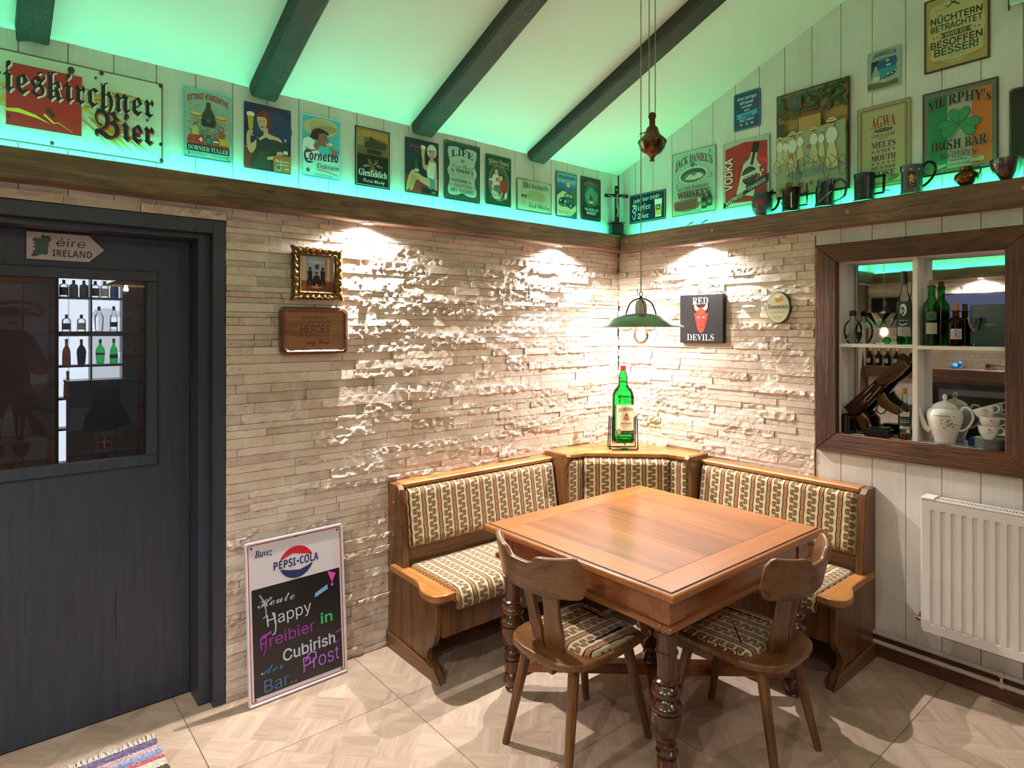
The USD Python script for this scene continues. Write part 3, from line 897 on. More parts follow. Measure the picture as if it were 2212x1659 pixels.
B('top_rail', box(-1.836, -0.104, 0.846, -0.73, -0.012, 0.872, 0.006), 'oak_light_x')
B('top_rail', box(-0.104, -1.680, 0.846, -0.012, -0.73, 0.872, 0.006), 'oak_light_y')
cp = [(-0.012, -0.012), (-0.745, -0.012), (-0.745, -0.205), (-0.583, -0.228), (-0.228, -0.583), (-0.205, -0.745), (-0.012, -0.745)]
B('corner_shelf', tr(board(cp, 0.024, 0.005, 2), (0, 0, 0.871)), 'oak_light_x')
cb = [(-0.735, -0.155), (-0.735, -0.175), (-0.60, -0.195), (-0.195, -0.60), (-0.175, -0.735), (-0.155, -0.735), (-0.175, -0.58), (-0.58, -0.175)]
B('back_board', tr(board(cb, 0.47, 0.0), (0, 0, 0.40)), 'oak_z', False)
post = [(0.03, 0.41), (0.235, 0.41), (0.215, 0.60), (0.205, 0.76), (0.213, 0.82), (0.235, 0.86), (0.238, 0.888), (0.225, 0.902), (0.03, 0.902)]
B('back_post', plate_yz([(-d, z) for d, z in post], -0.756, -0.722, 0.004), 'oak_z')
B('back_post', swap(plate_yz([(-d, z) for d, z in post], -0.756, -0.722, 0.004)), 'oak_z')


def pad(L, Hh, t, n=(40, 16, 3), r=0.03):
    """Upholstered pad lying in x (0..L), y (0..Hh), its face at z = t with rounded borders."""
    def half(k):
        u = np.linspace(0, 1, n[0] + 1); v = np.linspace(0, 1, n[1] + 1)
        # finer towards the borders
        e = lambda a, Lx: Lx * (0.5 - 0.5 * np.cos(np.pi * a)) * 0.35 + Lx * a * 0.65
        X, Y = np.meshgrid(e(u, L), e(v, Hh), indexing='ij')
        d = np.minimum(np.minimum(X, L - X), np.minimum(Y, Hh - Y))
        q = np.clip(d / r, 0, 1)
        Z = t * np.sqrt(np.clip(1 - (1 - q) ** 2, 0, 1)) if k else np.zeros_like(X)
        # round the corners of the outline
        return X, Y, Z
    X, Y, Z = half(1)
    P = np.stack([X.ravel(), Y.ravel(), Z.ravel()], 1)
    i, j = np.meshgrid(np.arange(n[0]), np.arange(n[1]), indexing='ij')
    a = (i * (n[1] + 1) + j).ravel()
    F = np.vstack([np.stack([a, a + n[1] + 1, a + n[1] + 2], 1), np.stack([a, a + n[1] + 2, a + 1], 1)])
    return P, F


def cushion_xz(x0, x1, d0, z0, d1, z1, t, name='back_cushion', sw=False, u0=0.0):
    """A padded back from (depth d0, height z0) to (d1, z1), between x0 and x1."""
    Hh = math.hypot(d1 - d0, z1 - z0)
    P, F = pad(x1 - x0, Hh, t)
    cy, cz = (d1 - d0) / Hh, (z1 - z0) / Hh            # along the height: depth shrinks
    V = np.column_stack([x0 + P[:, 0], -(d0 + P[:, 1] * cy + P[:, 2] * cz), z0 + P[:, 1] * cz - P[:, 2] * cy * 1.0])
    uv = np.column_stack([P[:, 0] + u0, P[:, 1]])
    m = (V, F)
    if sw:
        m = swap(m)
    return m, uv


def fabric(name, m, uv):
    v, f = m
    return B(name, (v, f), 'fabric', True, uvf=lambda vv, nn: uv)


fabric('back_cushion', *cushion_xz(-1.834, -0.758, 0.128, 0.535, 0.078, 0.846, 0.045, u0=0.01))
fabric('back_cushion', *cushion_xz(-1.678, -0.758, 0.128, 0.535, 0.078, 0.846, 0.045, sw=True, u0=0.03))


def facet_cushion(a, b, z0, z1, t, u0, name='back_cushion'):
    a, b = np.array(a), np.array(b)
    L = np.linalg.norm(b - a); e = (b - a) / L; nrm = np.array([e[1], -e[0]])
    if nrm @ (-(a + b) / 2) > 0:
        nrm = -nrm
    P, F = pad(L, z1 - z0, t, (14, 14, 3), 0.022)
    V = np.column_stack([a[0] + e[0] * P[:, 0] + nrm[0] * P[:, 2], a[1] + e[1] * P[:, 0] + nrm[1] * P[:, 2], z0 + P[:, 1]])
    uv = np.column_stack([P[:, 0] + u0, P[:, 1]])
    # face orientation towards the room
    c = np.cross(V[F[0, 1]] - V[F[0, 0]], V[F[0, 2]] - V[F[0, 0]])
    if c[0] * nrm[0] + c[1] * nrm[1] < 0:
        F = F[:, ::-1]
    fabric(name, (V, F), uv)


facet_cushion((-0.722, -0.172), (-0.596, -0.192), 0.50, 0.866, 0.036, 0.02)
facet_cushion((-0.600, -0.196), (-0.196, -0.600), 0.50, 0.866, 0.036, 0.005)
facet_cushion((-0.192, -0.596), (-0.172, -0.722), 0.50, 0.866, 0.036, 0.045)


def seat_pad(L, D, t, drop, u0):
    """Seat cushion: x 0..L, y 0 (back) .. -D (front), rolled over the front edge by drop."""
    nu, nv = 60, 30
    prof = [(0.0, 0.0), (0.004, t * 0.6), (0.02, t * 0.95), (0.06, t)] + [(a, t) for a in np.linspace(0.1, D - 0.07, 14)] + [(D - 0.035, t * 0.93), (D - 0.012, t * 0.62), (D, t * 0.2), (D + 0.004, -drop * 0.35), (D - 0.001, -drop * 0.85), (D - 0.012, -drop)]
    prof = np.array(prof)
    s = np.concatenate([[0], np.cumsum(np.linalg.norm(np.diff(prof, axis=0), axis=1))])
    u = L * (0.5 - 0.5 * np.cos(np.pi * np.linspace(0, 1, nu + 1))) * 0.35 + L * np.linspace(0, 1, nu + 1) * 0.65
    q = np.clip(np.minimum(u, L - u) / 0.03, 0, 1)
    rnd = np.sqrt(1 - (1 - q) ** 2)
    V = np.array([(u[i], -prof[j, 0], prof[j, 1] * rnd[i] if prof[j, 1] > 0 else prof[j, 1] * (0.5 + 0.5 * rnd[i])) for i in range(nu + 1) for j in range(len(prof))])
    uv = np.array([(u[i] + u0, s[j]) for i in range(nu + 1) for j in range(len(prof))])
    m = len(prof)
    F = []
    for i in range(nu):
        for j in range(m - 1):
            a = i * m + j
            F += [(a, a + 1, a + m + 1), (a, a + m + 1, a + m)]
    return V, np.array(F), uv


V, F, uv = seat_pad(1.10, 0.445, 0.056, 0.045, 0.0)
fabric('seat_cushion', (V + [-1.832, -0.135, 0.408], F[:, ::-1]), uv)
V, F, uv = seat_pad(0.95, 0.445, 0.056, 0.045, 0.02)
fabric('seat_cushion', swap((V + [-1.676, -0.135, 0.408], F[:, ::-1])), uv)
cs = [(-0.73, -0.15), (-0.73, -0.57), (-0.66, -0.58), (-0.58, -0.66), (-0.57, -0.725), (-0.15, -0.725), (-0.16, -0.62), (-0.62, -0.16)]
B('seat_cushion', tr(board(cs, 0.05, 0.018, 3), (0, 0, 0.406)), 'fabric', 40, uvf=lambda v, n: v[:, :2] + 0.5)
for z in (0.60, 0.77):
    for m in (tr(lathe([(0, -0.003), (0.005, -0.002), (0.006, 0)], 8), (-1.872, -0.06, z), ry=90), ):
        B('screw_cap', m, 'cork')

# ------------------------------------------------------------------ table
TX0, TX1, TY0, TY1, TH = -1.722, -0.566, -1.706, -0.640, 0.771
tc = ((TX0 + TX1) / 2, (TY0 + TY1) / 2)
table = thing('dining_table', 'square walnut dining table with turned legs and crossed stretchers', 'table', (tc[0], tc[1], 0))
TB = lambda n, m, mat, s=35, **k: obj(table, n, m, mat, s, world=True, **k)
o = rrect(TX0, TY0, TX1, TY1, 0.008, 3)
TB('top_edge', tr(board(o, 0.030, 0.010, 3), (0, 0, TH - 0.034)), 'walnut_band_x')
i1 = 0.022
TB('inlay_groove', box(TX0 + i1 - 0.006, TY0 + i1 - 0.006, TH - 0.006, TX1 - i1 + 0.006, TY1 - i1 + 0.006, TH - 0.0035), 'groove_dark', False)
bw = 0.118
x0, x1, y0, y1 = TX0 + i1, TX1 - i1, TY0 + i1, TY1 - i1
TB('top_band', box(x0, y0, TH - 0.004, x1, y0 + bw, TH, 0.001), 'walnut_band_x', False)
TB('top_band', box(x0, y1 - bw, TH - 0.004, x1, y1, TH, 0.001), 'walnut_band_x', False)
TB('top_band', box(x0, y0 + bw + 0.0006, TH - 0.004, x0 + bw, y1 - bw - 0.0006, TH, 0.001), 'walnut_band_y', False)
TB('top_band', box(x1 - bw, y0 + bw + 0.0006, TH - 0.004, x1, y1 - bw - 0.0006, TH, 0.001), 'walnut_band_y', False)
TB('top_veneer', box(x0 + bw + 0.0006, y0 + bw + 0.0006, TH - 0.004, x1 - bw - 0.0006, y1 - bw - 0.0006, TH - 0.0002, 0.0005), 'walnut_top', False)
A = 0.052                                    # apron set back from the edge
ax0, ax1, ay0, ay1 = TX0 + A, TX1 - A, TY0 + A, TY1 - A
zt, zb = TH - 0.034, 0.632
TB('apron', box(ax0 + 0.09, ay0 + 0.006, zb, ax1 - 0.09, ay0 + 0.026, zt), 'apron_x', False)
TB('apron', box(ax0 + 0.09, ay1 - 0.026, zb, ax1 - 0.09, ay1 - 0.006, zt), 'apron_x', False)
TB('apron', box(ax0 + 0.006, ay0 + 0.09, zb, ax0 + 0.026, ay1 - 0.09, zt), 'apron_y', False)
TB('apron', box(ax1 - 0.026, ay0 + 0.09, zb, ax1 - 0.006, ay1 - 0.09, zt), 'apron_y', False)
mo = 0.014
for m, mt in ((box(ax0 - mo, ay0 - mo, zb - 0.024, ax1 + mo, ay0 + 0.03, zb, 0.006), 'apron_x'), (box(ax0 - mo, ay1 - 0.03, zb - 0.024, ax1 + mo, ay1 + mo, zb, 0.006), 'apron_x'),
              (box(ax0 - mo, ay0 + 0.03, zb - 0.024, ax0 + 0.03, ay1 - 0.03, zb, 0.006), 'apron_y'), (box(ax1 - 0.03, ay0 + 0.03, zb - 0.024, ax1 + mo, ay1 - 0.03, zb, 0.006), 'apron_y')):
    TB('moulding', m, mt)
leg_prof = [(0.0, 0.0), (0.030, 0.0), (0.033, 0.006), (0.029, 0.012), (0.036, 0.024), (0.043, 0.042), (0.042, 0.058), (0.034, 0.074), (0.029, 0.080), (0.036, 0.086),
            (0.036, 0.136), (0.030, 0.139), (0.039, 0.148), (0.040, 0.158), (0.031, 0.166), (0.034, 0.172), (0.036, 0.184), (0.031, 0.192), (0.029, 0.204), (0.036, 0.212),
            (0.050, 0.228), (0.056, 0.256), (0.057, 0.284), (0.054, 0.300), (0.049, 0.303), (0.056, 0.308), (0.057, 0.318), (0.053, 0.328), (0.040, 0.338), (0.034, 0.348), (0.036, 0.354),
            (0.052, 0.362), (0.056, 0.374), (0.053, 0.386), (0.040, 0.396), (0.038, 0.402), (0.044, 0.408), (0.045, 0.414), (0.036, 0.420), (0.034, 0.430), (0.0365, 0.508), (0.041, 0.512), (0.041, 0.518), (0.0355, 0.522),
            (0.038, 0.575), (0.042, 0.584), (0.042, 0.592), (0.038, 0.597), (0.0, 0.597)]
lx = 0.046
legs = [(ax0 + lx, ay1 - lx), (ax1 - lx, ay1 - lx), (ax1 - lx, ay0 + lx), (ax0 + lx, ay0 + lx)]
for x, y in legs:
    L = TB('leg', lathe(leg_prof, 32, (x, y, 0)), 'turned_wood', 40)
    obj(L, 'leg_block', box(x - 0.046, y - 0.046, 0.595, x + 0.046, y + 0.046, zt, 0.002), 'apron_x', world=False) if False else None
    TB('leg_block', box(x - 0.0465, y - 0.0465, zb, x + 0.0465, y + 0.0465, zt, 0.002), 'apron_x', False)
    TB('leg_capital', box(x - 0.042, y - 0.042, 0.596, x + 0.042, y + 0.042, zb - 0.024, 0.003), 'apron_x', False)
for (xa, ya), (xb, yb), dz in ((legs[0], legs[2], 0.0), (legs[1], legs[3], 0.0005)):
    d = np.array([xb - xa, yb - ya]); Ls = np.linalg.norm(d); ang = math.degrees(math.atan2(d[1], d[0]))
    TB('stretcher', tr(cat(box(-Ls / 2 - 0.03, -0.026, 0.088, Ls / 2 + 0.03, 0.026, 0.132, 0.004), box(-Ls / 2 + 0.05, -0.030, 0.124, Ls / 2 - 0.05, 0.030, 0.138, 0.004)), (tc[0], tc[1], dz), rz=ang), 'apron_x')
fin = [(0, 0.136), (0.040, 0.136), (0.042, 0.150), (0.036, 0.160), (0.040, 0.170), (0.040, 0.184), (0.030, 0.192), (0.032, 0.204), (0.050, 0.212), (0.052, 0.222), (0.042, 0.236), (0.022, 0.252), (0.010, 0.262), (0.009, 0.272), (0.015, 0.282), (0.015, 0.292), (0.007, 0.304), (0.0, 0.306)]
TB('finial', lathe(fin, 28, (tc[0], tc[1], 0)), 'turned_wood', 40)

# ------------------------------------------------------------------ chairs
def make_chair(label, loc, rz):
    c = thing('dining_chair', label, 'chair', loc, rz)
    C = lambda n, m, mat, s=35, **k: obj(c, n, m, mat, s, **k)
    w = 0.207
    seat = spline([(-0.06, -0.250), (-0.135, -0.232), (-0.185, -0.18), (-0.207, -0.10), (-0.205, 0.02), (-0.195, 0.14), (-0.185, 0.19), (-0.155, 0.212), (0, 0.216), (0.155, 0.212), (0.185, 0.19), (0.195, 0.14), (0.205, 0.02), (0.207, -0.10), (0.185, -0.18), (0.135, -0.232), (0.06, -0.250)], 3)
    C('seat', tr(board(seat, 0.030, 0.009, 3), (0, 0, 0.412)), 'oak_x')
    pad_o = spline([(-0.10, -0.135), (-0.165, -0.115), (-0.185, -0.06), (-0.180, 0.06), (-0.172, 0.16), (-0.14, 0.194), (0, 0.198), (0.14, 0.194), (0.172, 0.16), (0.180, 0.06), (0.185, -0.06), (0.165, -0.115), (0.10, -0.135)], 3)
    p, rings = ccw(pad_o), []
    for a in (0, 0.25, 0.5, 0.75, 1.0):
        q = offs(p, 0.022 * (1 - math.cos(a * math.pi / 2)))
        rings.append(np.column_stack([q, np.full(len(q), 0.441 + 0.022 * math.sin(a * math.pi / 2))]))
    q = offs(p, 0.06); rings.append(np.column_stack([q, np.full(len(q), 0.4655)]))
    C('seat_cushion', rings_mesh(rings, cap_a=False, poly=q), 'fabric', 50, uvf=lambda v, n: np.column_stack([v[:, 0] + 0.0965 * 0.34 + 0.5, v[:, 1] + v[:, 2]]))
    # octagonal splayed legs
    for sx in (-1, 1):
        for sy in (-1, 1):
            top, bot = np.array([sx * 0.128, sy * 0.150, 0.412]), np.array([sx * 0.176, sy * 0.236, 0.0])
            m = tube([top, top * 0.5 + bot * 0.5, bot], [0.0225, 0.0195, 0.0155], 8)
            v = m[0]; v[:, 2] = np.maximum(v[:, 2], 0.0)
            C('leg', (v, m[1]), 'oak_z', 30)
    for sx in (-1, 1):
        C('cleat', box(sx * 0.128 - 0.03, -0.19, 0.394, sx * 0.128 + 0.03, 0.185, 0.412, 0.005), 'oak_y')
    # two flat back staves that spread upwards from the seat
    tilt = math.radians(12.5)
    for sx in (-1, 1):
        s = spline([(0.006, -0.035), (0.006, 0.02), (0.008, 0.07), (0.020, 0.13), (0.028, 0.20), (0.028, 0.315)], 4)
        o2 = spline([(0.108, 0.315), (0.100, 0.22), (0.092, 0.14), (0.094, 0.06), (0.088, 0.02), (0.080, -0.035)], 4)
        out = np.vstack([s, o2])[:, :] * [sx, 1]
        m = plate_xz(out, -0.011, 0.011, 0.003)
        m = tr(m, rz=sx * 14)
        m = tr(m, rx=math.degrees(tilt))
        C('back_stave', tr(m, (0, -0.178, 0.440)), 'oak_z')
    # curved top rail with a hand notch
    n = 28
    V = []
    for k in range(n + 1):
        t = -1 + 2 * k / n
        x = 0.232 * math.sin(t * 1.12) / math.sin(1.12)
        yb = -0.298 + 0.098 * (1 - math.cos(t * 1.12)) / (1 - math.cos(1.12))
        a = abs(t)
        top = 0.856 - (0.040 * (1 - max(0, min(1, (a - 0.16) / 0.20)) ** 2 * (3 - 2 * max(0, min(1, (a - 0.16) / 0.20))))) + 0.012 * a * a if a < 0.36 else 0.856 + 0.012 * a * a
        top = 0.815 + (0.03 if a > 0.30 else 0.03 * max(0, (a - 0.20) / 0.10)) + 0.022 * a * a
        low = 0.705 - 0.012 * math.cos(t * 1.5)
        if a > 0.86:
            e = (a - 0.86) / 0.14
            top -= 0.035 * e ** 2.2; low += 0.035 * e ** 2.2
        nx, ny = -math.sin(t * 1.0) , math.cos(t * 1.0)
        h = 0.0125
        zc = (0.06 * math.tan(tilt))
        ring = []
        for off, z in ((-h + 0.004, low), (h - 0.004, low), (h, low + 0.006), (h, top - 0.008), (h - 0.005, top), (-h + 0.005, top), (-h, top - 0.008), (-h, low + 0.006)):
            ring.append((x + nx * off, yb + ny * off - (z - 0.76) * math.tan(tilt), z))
        V.append(np.array(ring))
    C('top_rail', rings_mesh(V, poly=np.array([(0, 0), (1, 0), (1.2, .1), (1.2, .9), (1, 1), (0, 1), (-.2, .9), (-.2, .1)])), 'oak_x', 45)
    C('wedge', box(-0.075, -0.215, 0.376, -0.02, -0.190, 0.41, 0.004), 'oak_x'); C('wedge', box(0.02, -0.215, 0.370, 0.075, -0.190, 0.41, 0.004), 'oak_x')
    return c


chair = make_chair('brown wooden chair with its back to the chalkboard, at the left side of the table', (-1.660, -1.195, 0), -90)
dup(chair, (-1.150, -1.625, 0), 2, 'brown wooden chair on the radiator side of the table, facing the corner')

# ------------------------------------------------------------------ lettering and flat print
ALPHA = dict(serif=0x1D400, ital=0x1D468, script=0x1D4D0, frak=0x1D56C, mono=0x1D670, bold=0x1D5D4, boldi=0x1D63C)
_glyphs = {}
_plain_glob = meshkit.glob.glob


def letters(s, style='sans'):
    """A line of lettering as flat triangles (cap height 1, from x 0); style: Inter, or an alphabet of the sister font with the mathematical letters."""
    key = (s, style)
    if key not in _glyphs:
        t = s
        if style in ALPHA:
            b = ALPHA[style]
            t = ''.join(chr(b + ord(c) - 65) if 'A' <= c <= 'Z' else chr(b + 26 + ord(c) - 97) if 'a' <= c <= 'z' else c for c in s)
            alt = [p.replace('Inter.woff2', 'NotoSansMath-Regular.woff2') for p in _plain_glob('/opt/blender-*/*/datafiles/fonts/Inter.woff2')]
            meshkit.glob.glob = lambda *a: alt
        try:
            m = meshkit.text_mesh(t, 1.0, 0.01, bold=style == 'heavy')
        except Exception:
            meshkit.glob.glob = _plain_glob
            m = meshkit.text_mesh(s, 1.0, 0.01)
        meshkit.glob.glob = _plain_glob
        v, f = np.asarray(m.vertices), np.asarray(m.faces)
        top = np.all(v[f][:, :, 2] > 0.005, axis=1)
        f = f[top]
        k, inv = np.unique(f, return_inverse=True)
        _glyphs[key] = (v[k][:, :2], inv.reshape(-1, 3))
    return _glyphs[key]


class Print:
    """Flat coloured shapes on one surface, in centimetres from its lower left corner; later ones lie on top."""
    def __init__(self, w, h, dz=0.00012):
        self.w, self.h, self.dz, self.k, self.V, self.F, self.C, self.n = w, h, dz, 0, [], [], [], 0

    def add(self, v, f, c):
        v = np.asarray(v, float); f = np.asarray(f, int)
        if not len(f):
            return
        a, b, d = v[f[:, 0]], v[f[:, 1]], v[f[:, 2]]
        neg = ((b - a)[:, 0] * (d - a)[:, 1] - (b - a)[:, 1] * (d - a)[:, 0]) < 0
        f = f.copy(); f[neg] = f[neg][:, ::-1]
        self.V.append(np.column_stack([v, np.full(len(v), self.k * self.dz)])); self.F.append(f + self.n)
        self.C.append(np.tile(lin(c), (len(v), 1))); self.n += len(v); self.k += 1

    def rect(self, x0, y0, x1, y1, c):
        self.add([(x0, y0), (x1, y0), (x1, y1), (x0, y1)], [(0, 1, 2), (0, 2, 3)], c)

    def poly(self, p, c, smooth=0):
        p = np.asarray(p, float)
        if smooth:
            p = spline(np.vstack([p, p[:1]]), smooth)[:-1]
        import manifold3d
        p = ccw(p)
        self.add(p, np.asarray(manifold3d.triangulate([p]), int), c)

    def ell(self, cx, cy, rx, ry, c, rot=0, n=20, a0=0, a1=360):
        a = np.radians(np.linspace(a0, a1, n, endpoint=a1 - a0 < 360))
        p = np.column_stack([rx * np.cos(a), ry * np.sin(a)])
        r = math.radians(rot)
        p = p @ np.array([[math.cos(r), math.sin(r)], [-math.sin(r), math.cos(r)]]) + [cx, cy]
        self.add(p, [(0, i, i + 1) for i in range(1, n - 1)], c)

    def line(self, p, w, c, closed=False, smooth=0, w1=None):
        p = np.asarray(p, float)
        if smooth:
            p = spline(np.vstack([p, p[:1]]) if closed else p, smooth)
            if closed:
                p = p[:-1]
        if closed:
            p = np.vstack([p, p[:1]])
        t = np.gradient(p, axis=0)
        if closed:
            t[0] = t[-1] = p[1] - p[-2]
        t /= np.linalg.norm(t, axis=1, keepdims=True) + 1e-9
        nn = np.column_stack([-t[:, 1], t[:, 0]])
        ww = np.linspace(w, w if w1 is None else w1, len(p))[:, None] / 2
        m = len(p)
        self.add(np.vstack([p + nn * ww, p - nn * ww]), np.vstack([[(i, i + 1, m + i + 1), (i, m + i + 1, m + i)] for i in range(m - 1)]), c)

    def frame(self, d, w, c, r=0.6):
        """A border line, d in from the edge."""
        self.line(rrect(d, d, self.w - d, self.h - d, r, 3), w, c, closed=True)

    def star(self, cx, cy, r, c):
        a = np.radians(90 + 36 * np.arange(10)); q = np.where(np.arange(10) % 2, 0.42 * r, r)
        self.poly(np.column_stack([cx + q * np.cos(a), cy + q * np.sin(a)]), c)

    def txt(self, s, cx, y, h, c, style='sans', w=None, arch=0.0, rot=0.0, slant=0.0, align='c', shadow=None, so=(0.12, -0.12), grow=0.0, fit=None):
        """cx: the line's middle; y: its baseline; h: capital height; w: the line's full width."""
        if shadow:
            self.txt(s, cx + so[0], y + so[1], h, shadow, style, w, arch, rot, slant, align, grow=grow, fit=fit)
        v, f = letters(s, style)
        x0, x1 = v[:, 0].min(), v[:, 0].max()
        v = v - [x0, 0]
        sx = (w / (x1 - x0)) if w else h
        if fit and (x1 - x0) * sx > fit:
            sx = fit / (x1 - x0)
        L = (x1 - x0) * sx
        q = np.column_stack([v[:, 0] * sx, v[:, 1] * h])
        q[:, 0] += q[:, 1] * slant
        q[:, 0] -= {'c': L / 2, 'l': 0, 'r': L}[align]
        u = q[:, 0] / max(L, 1e-6) * (2 if align == 'c' else 1)
        if arch:
            q[:, 1] += arch * (1 - u * u)
        if grow:
            q[:, 1] *= 1 + grow * (u * u)
        if rot:
            r = math.radians(rot); q = q @ np.array([[math.cos(r), math.sin(r)], [-math.sin(r), math.cos(r)]])
        self.add(q + [cx, y], f, c)

    def build(self, parent, name='print', mat='tin_print', z=0.0034, warp=None, label=None):
        v = np.vstack(self.V)
        v = np.column_stack([(v[:, 0] - self.w / 2) / 100, (v[:, 1] - self.h / 2) / 100, v[:, 2] + z])
        if warp:
            v = warp(v)
        return obj(parent, name, (v, np.vstack(self.F)), mat, False, colors=np.vstack(self.C), label=label) if False else self._raw(parent, name, mat, v, label)

    def _raw(self, parent, name, mat, v, label):
        m = UsdGeom.Mesh.Define(stage, numbered(parent.path + '/' + name))
        f = np.vstack(self.F)
        m.CreatePointsAttr(Vt.Vec3fArray.FromNumpy(v.astype(np.float32)))
        m.CreateFaceVertexCountsAttr(Vt.IntArray.FromNumpy(np.full(len(f), 3, np.int32)))
        m.CreateFaceVertexIndicesAttr(Vt.IntArray.FromNumpy(f.astype(np.int32).ravel()))
        m.CreateSubdivisionSchemeAttr('none')
        UsdGeom.PrimvarsAPI(m).CreatePrimvar('printcol', Sdf.ValueTypeNames.Color3fArray, 'vertex').Set(Vt.Vec3fArray.FromNumpy(np.vstack(self.C).astype(np.float32)))
        UsdShade.MaterialBindingAPI.Apply(m.GetPrim()).Bind(MAT[mat])
        if label:
            m.GetPrim().SetCustomDataByKey('label', label)
        return T(m.GetPrim(), parent.loc)


def coloured(parent, name, m, col, mat='tin_print', smooth=35):
    v, f = arr(m)
    vv, ff, nn = meshkit.arrays((v, f), smooth)
    return obj(parent, name, (vv, ff), mat, smooth if smooth is True else False, colors=np.tile(lin(col), (len(vv), 1))) if smooth is False or smooth is True else obj_split(parent, name, v, f, col, mat, smooth)


def obj_split(parent, name, v, f, col, mat, smooth):
    vv, ff, nn = meshkit.arrays((v, f), smooth)
    return obj(parent, name, (v, f), mat, smooth, colors=np.tile(lin(col), (len(vv), 1)))


SIGNS = 'tin signs on the board walls'


def sign(label, wall, s0, s1, z0, z1, col, r=0.6, rim=None, off=0.004, cat_='sign', name='tin_sign', t=0.003, holes=True, rot=0.0, group=None):
    """A tin plate flat on a wall; returns (thing, Print in cm)."""
    w, h = abs(s1 - s0), z1 - z0
    sm_, zm = (s0 + s1) / 2, (z0 + z1) / 2
    loc = (sm_, -off, zm) if wall == 'L' else (-off, sm_, zm)
    x = thing(name, label, cat_, loc, 0 if wall == 'L' else -90, 90, group=group)
    W, H = w * 100, h * 100
    pl = board(rrect(-w / 2, -h / 2, w / 2, h / 2, r / 100, 4), t, 0.0008)
    coloured(x, 'plate', pl, col)
    if rim:
        o, i = rrect(-w / 2, -h / 2, w / 2, h / 2, r / 100, 4), rrect(-w / 2 + 0.006, -h / 2 + 0.006, w / 2 - 0.006, h / 2 - 0.006, r / 100, 4)
        rings = [np.column_stack([q, np.full(len(q), z)]) for q, z in ((o, t * 0.6), (offs(o, 0.0012), t + 0.0014), (offs(o, 0.0038), t + 0.0014), (i, t * 0.9))]
        coloured(x, 'rim', rings_mesh(rings), rim, smooth=50)
    if holes:
        b = lathe([(0, 0.0018), (0.0016, 0.0014), (0.0026, 0)], 8)
        for sx in (-1, 1):
            for sz in (-1, 1):
                obj(x, 'screw', tr(b, (sx * (w / 2 - 0.009), sz * (h / 2 - 0.009), t)), 'steel')
    p = Print(W, H)
    return x, p


# ---- the big enamel beer sign
x, p = sign('large white enamel beer sign with a red square and black blackletter words', 'L', -3.891, -2.941, 2.380, 2.719, '#d9dccb', 0.5, '#6a4a34', holes=False)
R = np.random.default_rng(3)
for k in range(46):                                       # ears of barley
    x0, y0 = R.uniform(64, 80), R.uniform(9, 26)
    L = R.uniform(6, 15)
    a = math.radians(R.uniform(-2, 18) if y0 > 18 else R.uniform(-48, -18))
    p.line([(x0, y0), (x0 + L * .5 * math.cos(a), y0 + L * .5 * math.sin(a)), (x0 + L * math.cos(a), y0 + L * math.sin(a) - 1)], R.uniform(.4, 1.3), R.choice(['#d9a92c', '#c98f1e', '#e0bb4a']), w1=0.08)
for k in range(10):
    y0 = R.uniform(12, 20); p.line([(30, y0), (38, y0 + .5), (43.5, y0 + 1)], .6, '#d9a92c')
p.rect(43.2, 5.9, 66.4, 29.2, '#c0241c')
p.poly([(43.2, 12.0), (47, 12.6), (52, 11.2), (56.4, 8.6), (52.4, 10), (47, 11.0), (43.2, 11.0)], '#e3c63a')
p.line([(54.5, 12), (57.5, 9.2), (59, 9.6), (63.5, 6.8)], .7, '#e3c63a', w1=.1)
for dx, dy, c in ((0.55, -0.5, '#d8d4c6'), (0, 0, '#0d0c0c')):
    p.txt('Grieskirchner', 60.5 + dx, 18.2 + dy, 11.0, c, 'frak', w=62)
p.rect(66.45, 13, 66.5, 13.1, '#c0241c')
q = Print(95, 33.9)
for dx, dy, c in ((0.5, -0.45, '#a8261e'), (0, 0, '#0d0c0c')):
    p.txt('Bier', 81 + dx, 7.0 + dy, 10.8, c, 'frak', w=20.5)
for cx, cy, r in ((63, 31, 1.2), (73, 32.5, .8), (71, 30, .5), (56, 13.5, 1.0), (57.2, 12.2, .8), (44, 9, .5), (57, 1.5, .7), (94, 8, .7), (94.3, 1.2, .8), (94, 32.6, .8), (89, 17, .5), (86, 10, .7)):
    p.ell(cx, cy, r, r * 1.2, '#3c2c20', n=7)
p.build(x)
obj(x, 'rivets', cat(*[tr(lathe([(0, .0016), (.0012, .0012), (.002, 0)], 6), (-0.46 + k * .022, -0.162, .003)) for k in range(42)]), 'steel', kind='stuff')

# ---- absinthe
x, p = sign('pale grey absinthe sign with an arched red heading and a dark bottle', 'L', -2.865, -2.664, 2.428, 2.734, '#8fb5ad', 1.0, '#7fb0a6')
p.rect(1.2, 3.6, 18.9, 29, '#9db3ab')
p.txt("EXTRAIT d'ABSINTHE", 10.1, 24.4, 2.6, '#a83a2c', 'bold', w=16.6, arch=2.0, shadow='#6e2a20', so=(.1, -.1))
for k in range(40):
    a, b = R.uniform(1.5, 18.5), R.uniform(10, 24)
    p.line([(a, b), (a + R.uniform(-.9, .9), b + R.uniform(-.9, .9)), (a + R.uniform(-1.2, 1.2), b + R.uniform(-1, 1))], .16, '#4e6a60', smooth=2)
for cx in (5.2, 15.4):
    p.poly([(cx - 2.6, 20.5), (cx + 2.8, 20.0), (cx + 2.4, 17.2), (cx - 2.2, 17.6)], '#c9a94e')
    p.ell(cx, 18.9, 2.3, .8, '#b7523c'); p.ell(cx, 19.2, 2.0, .5, '#c9c5a8'); p.line([(cx - 2, 17), (cx + 2, 16.6)], .5, '#b8a33a')
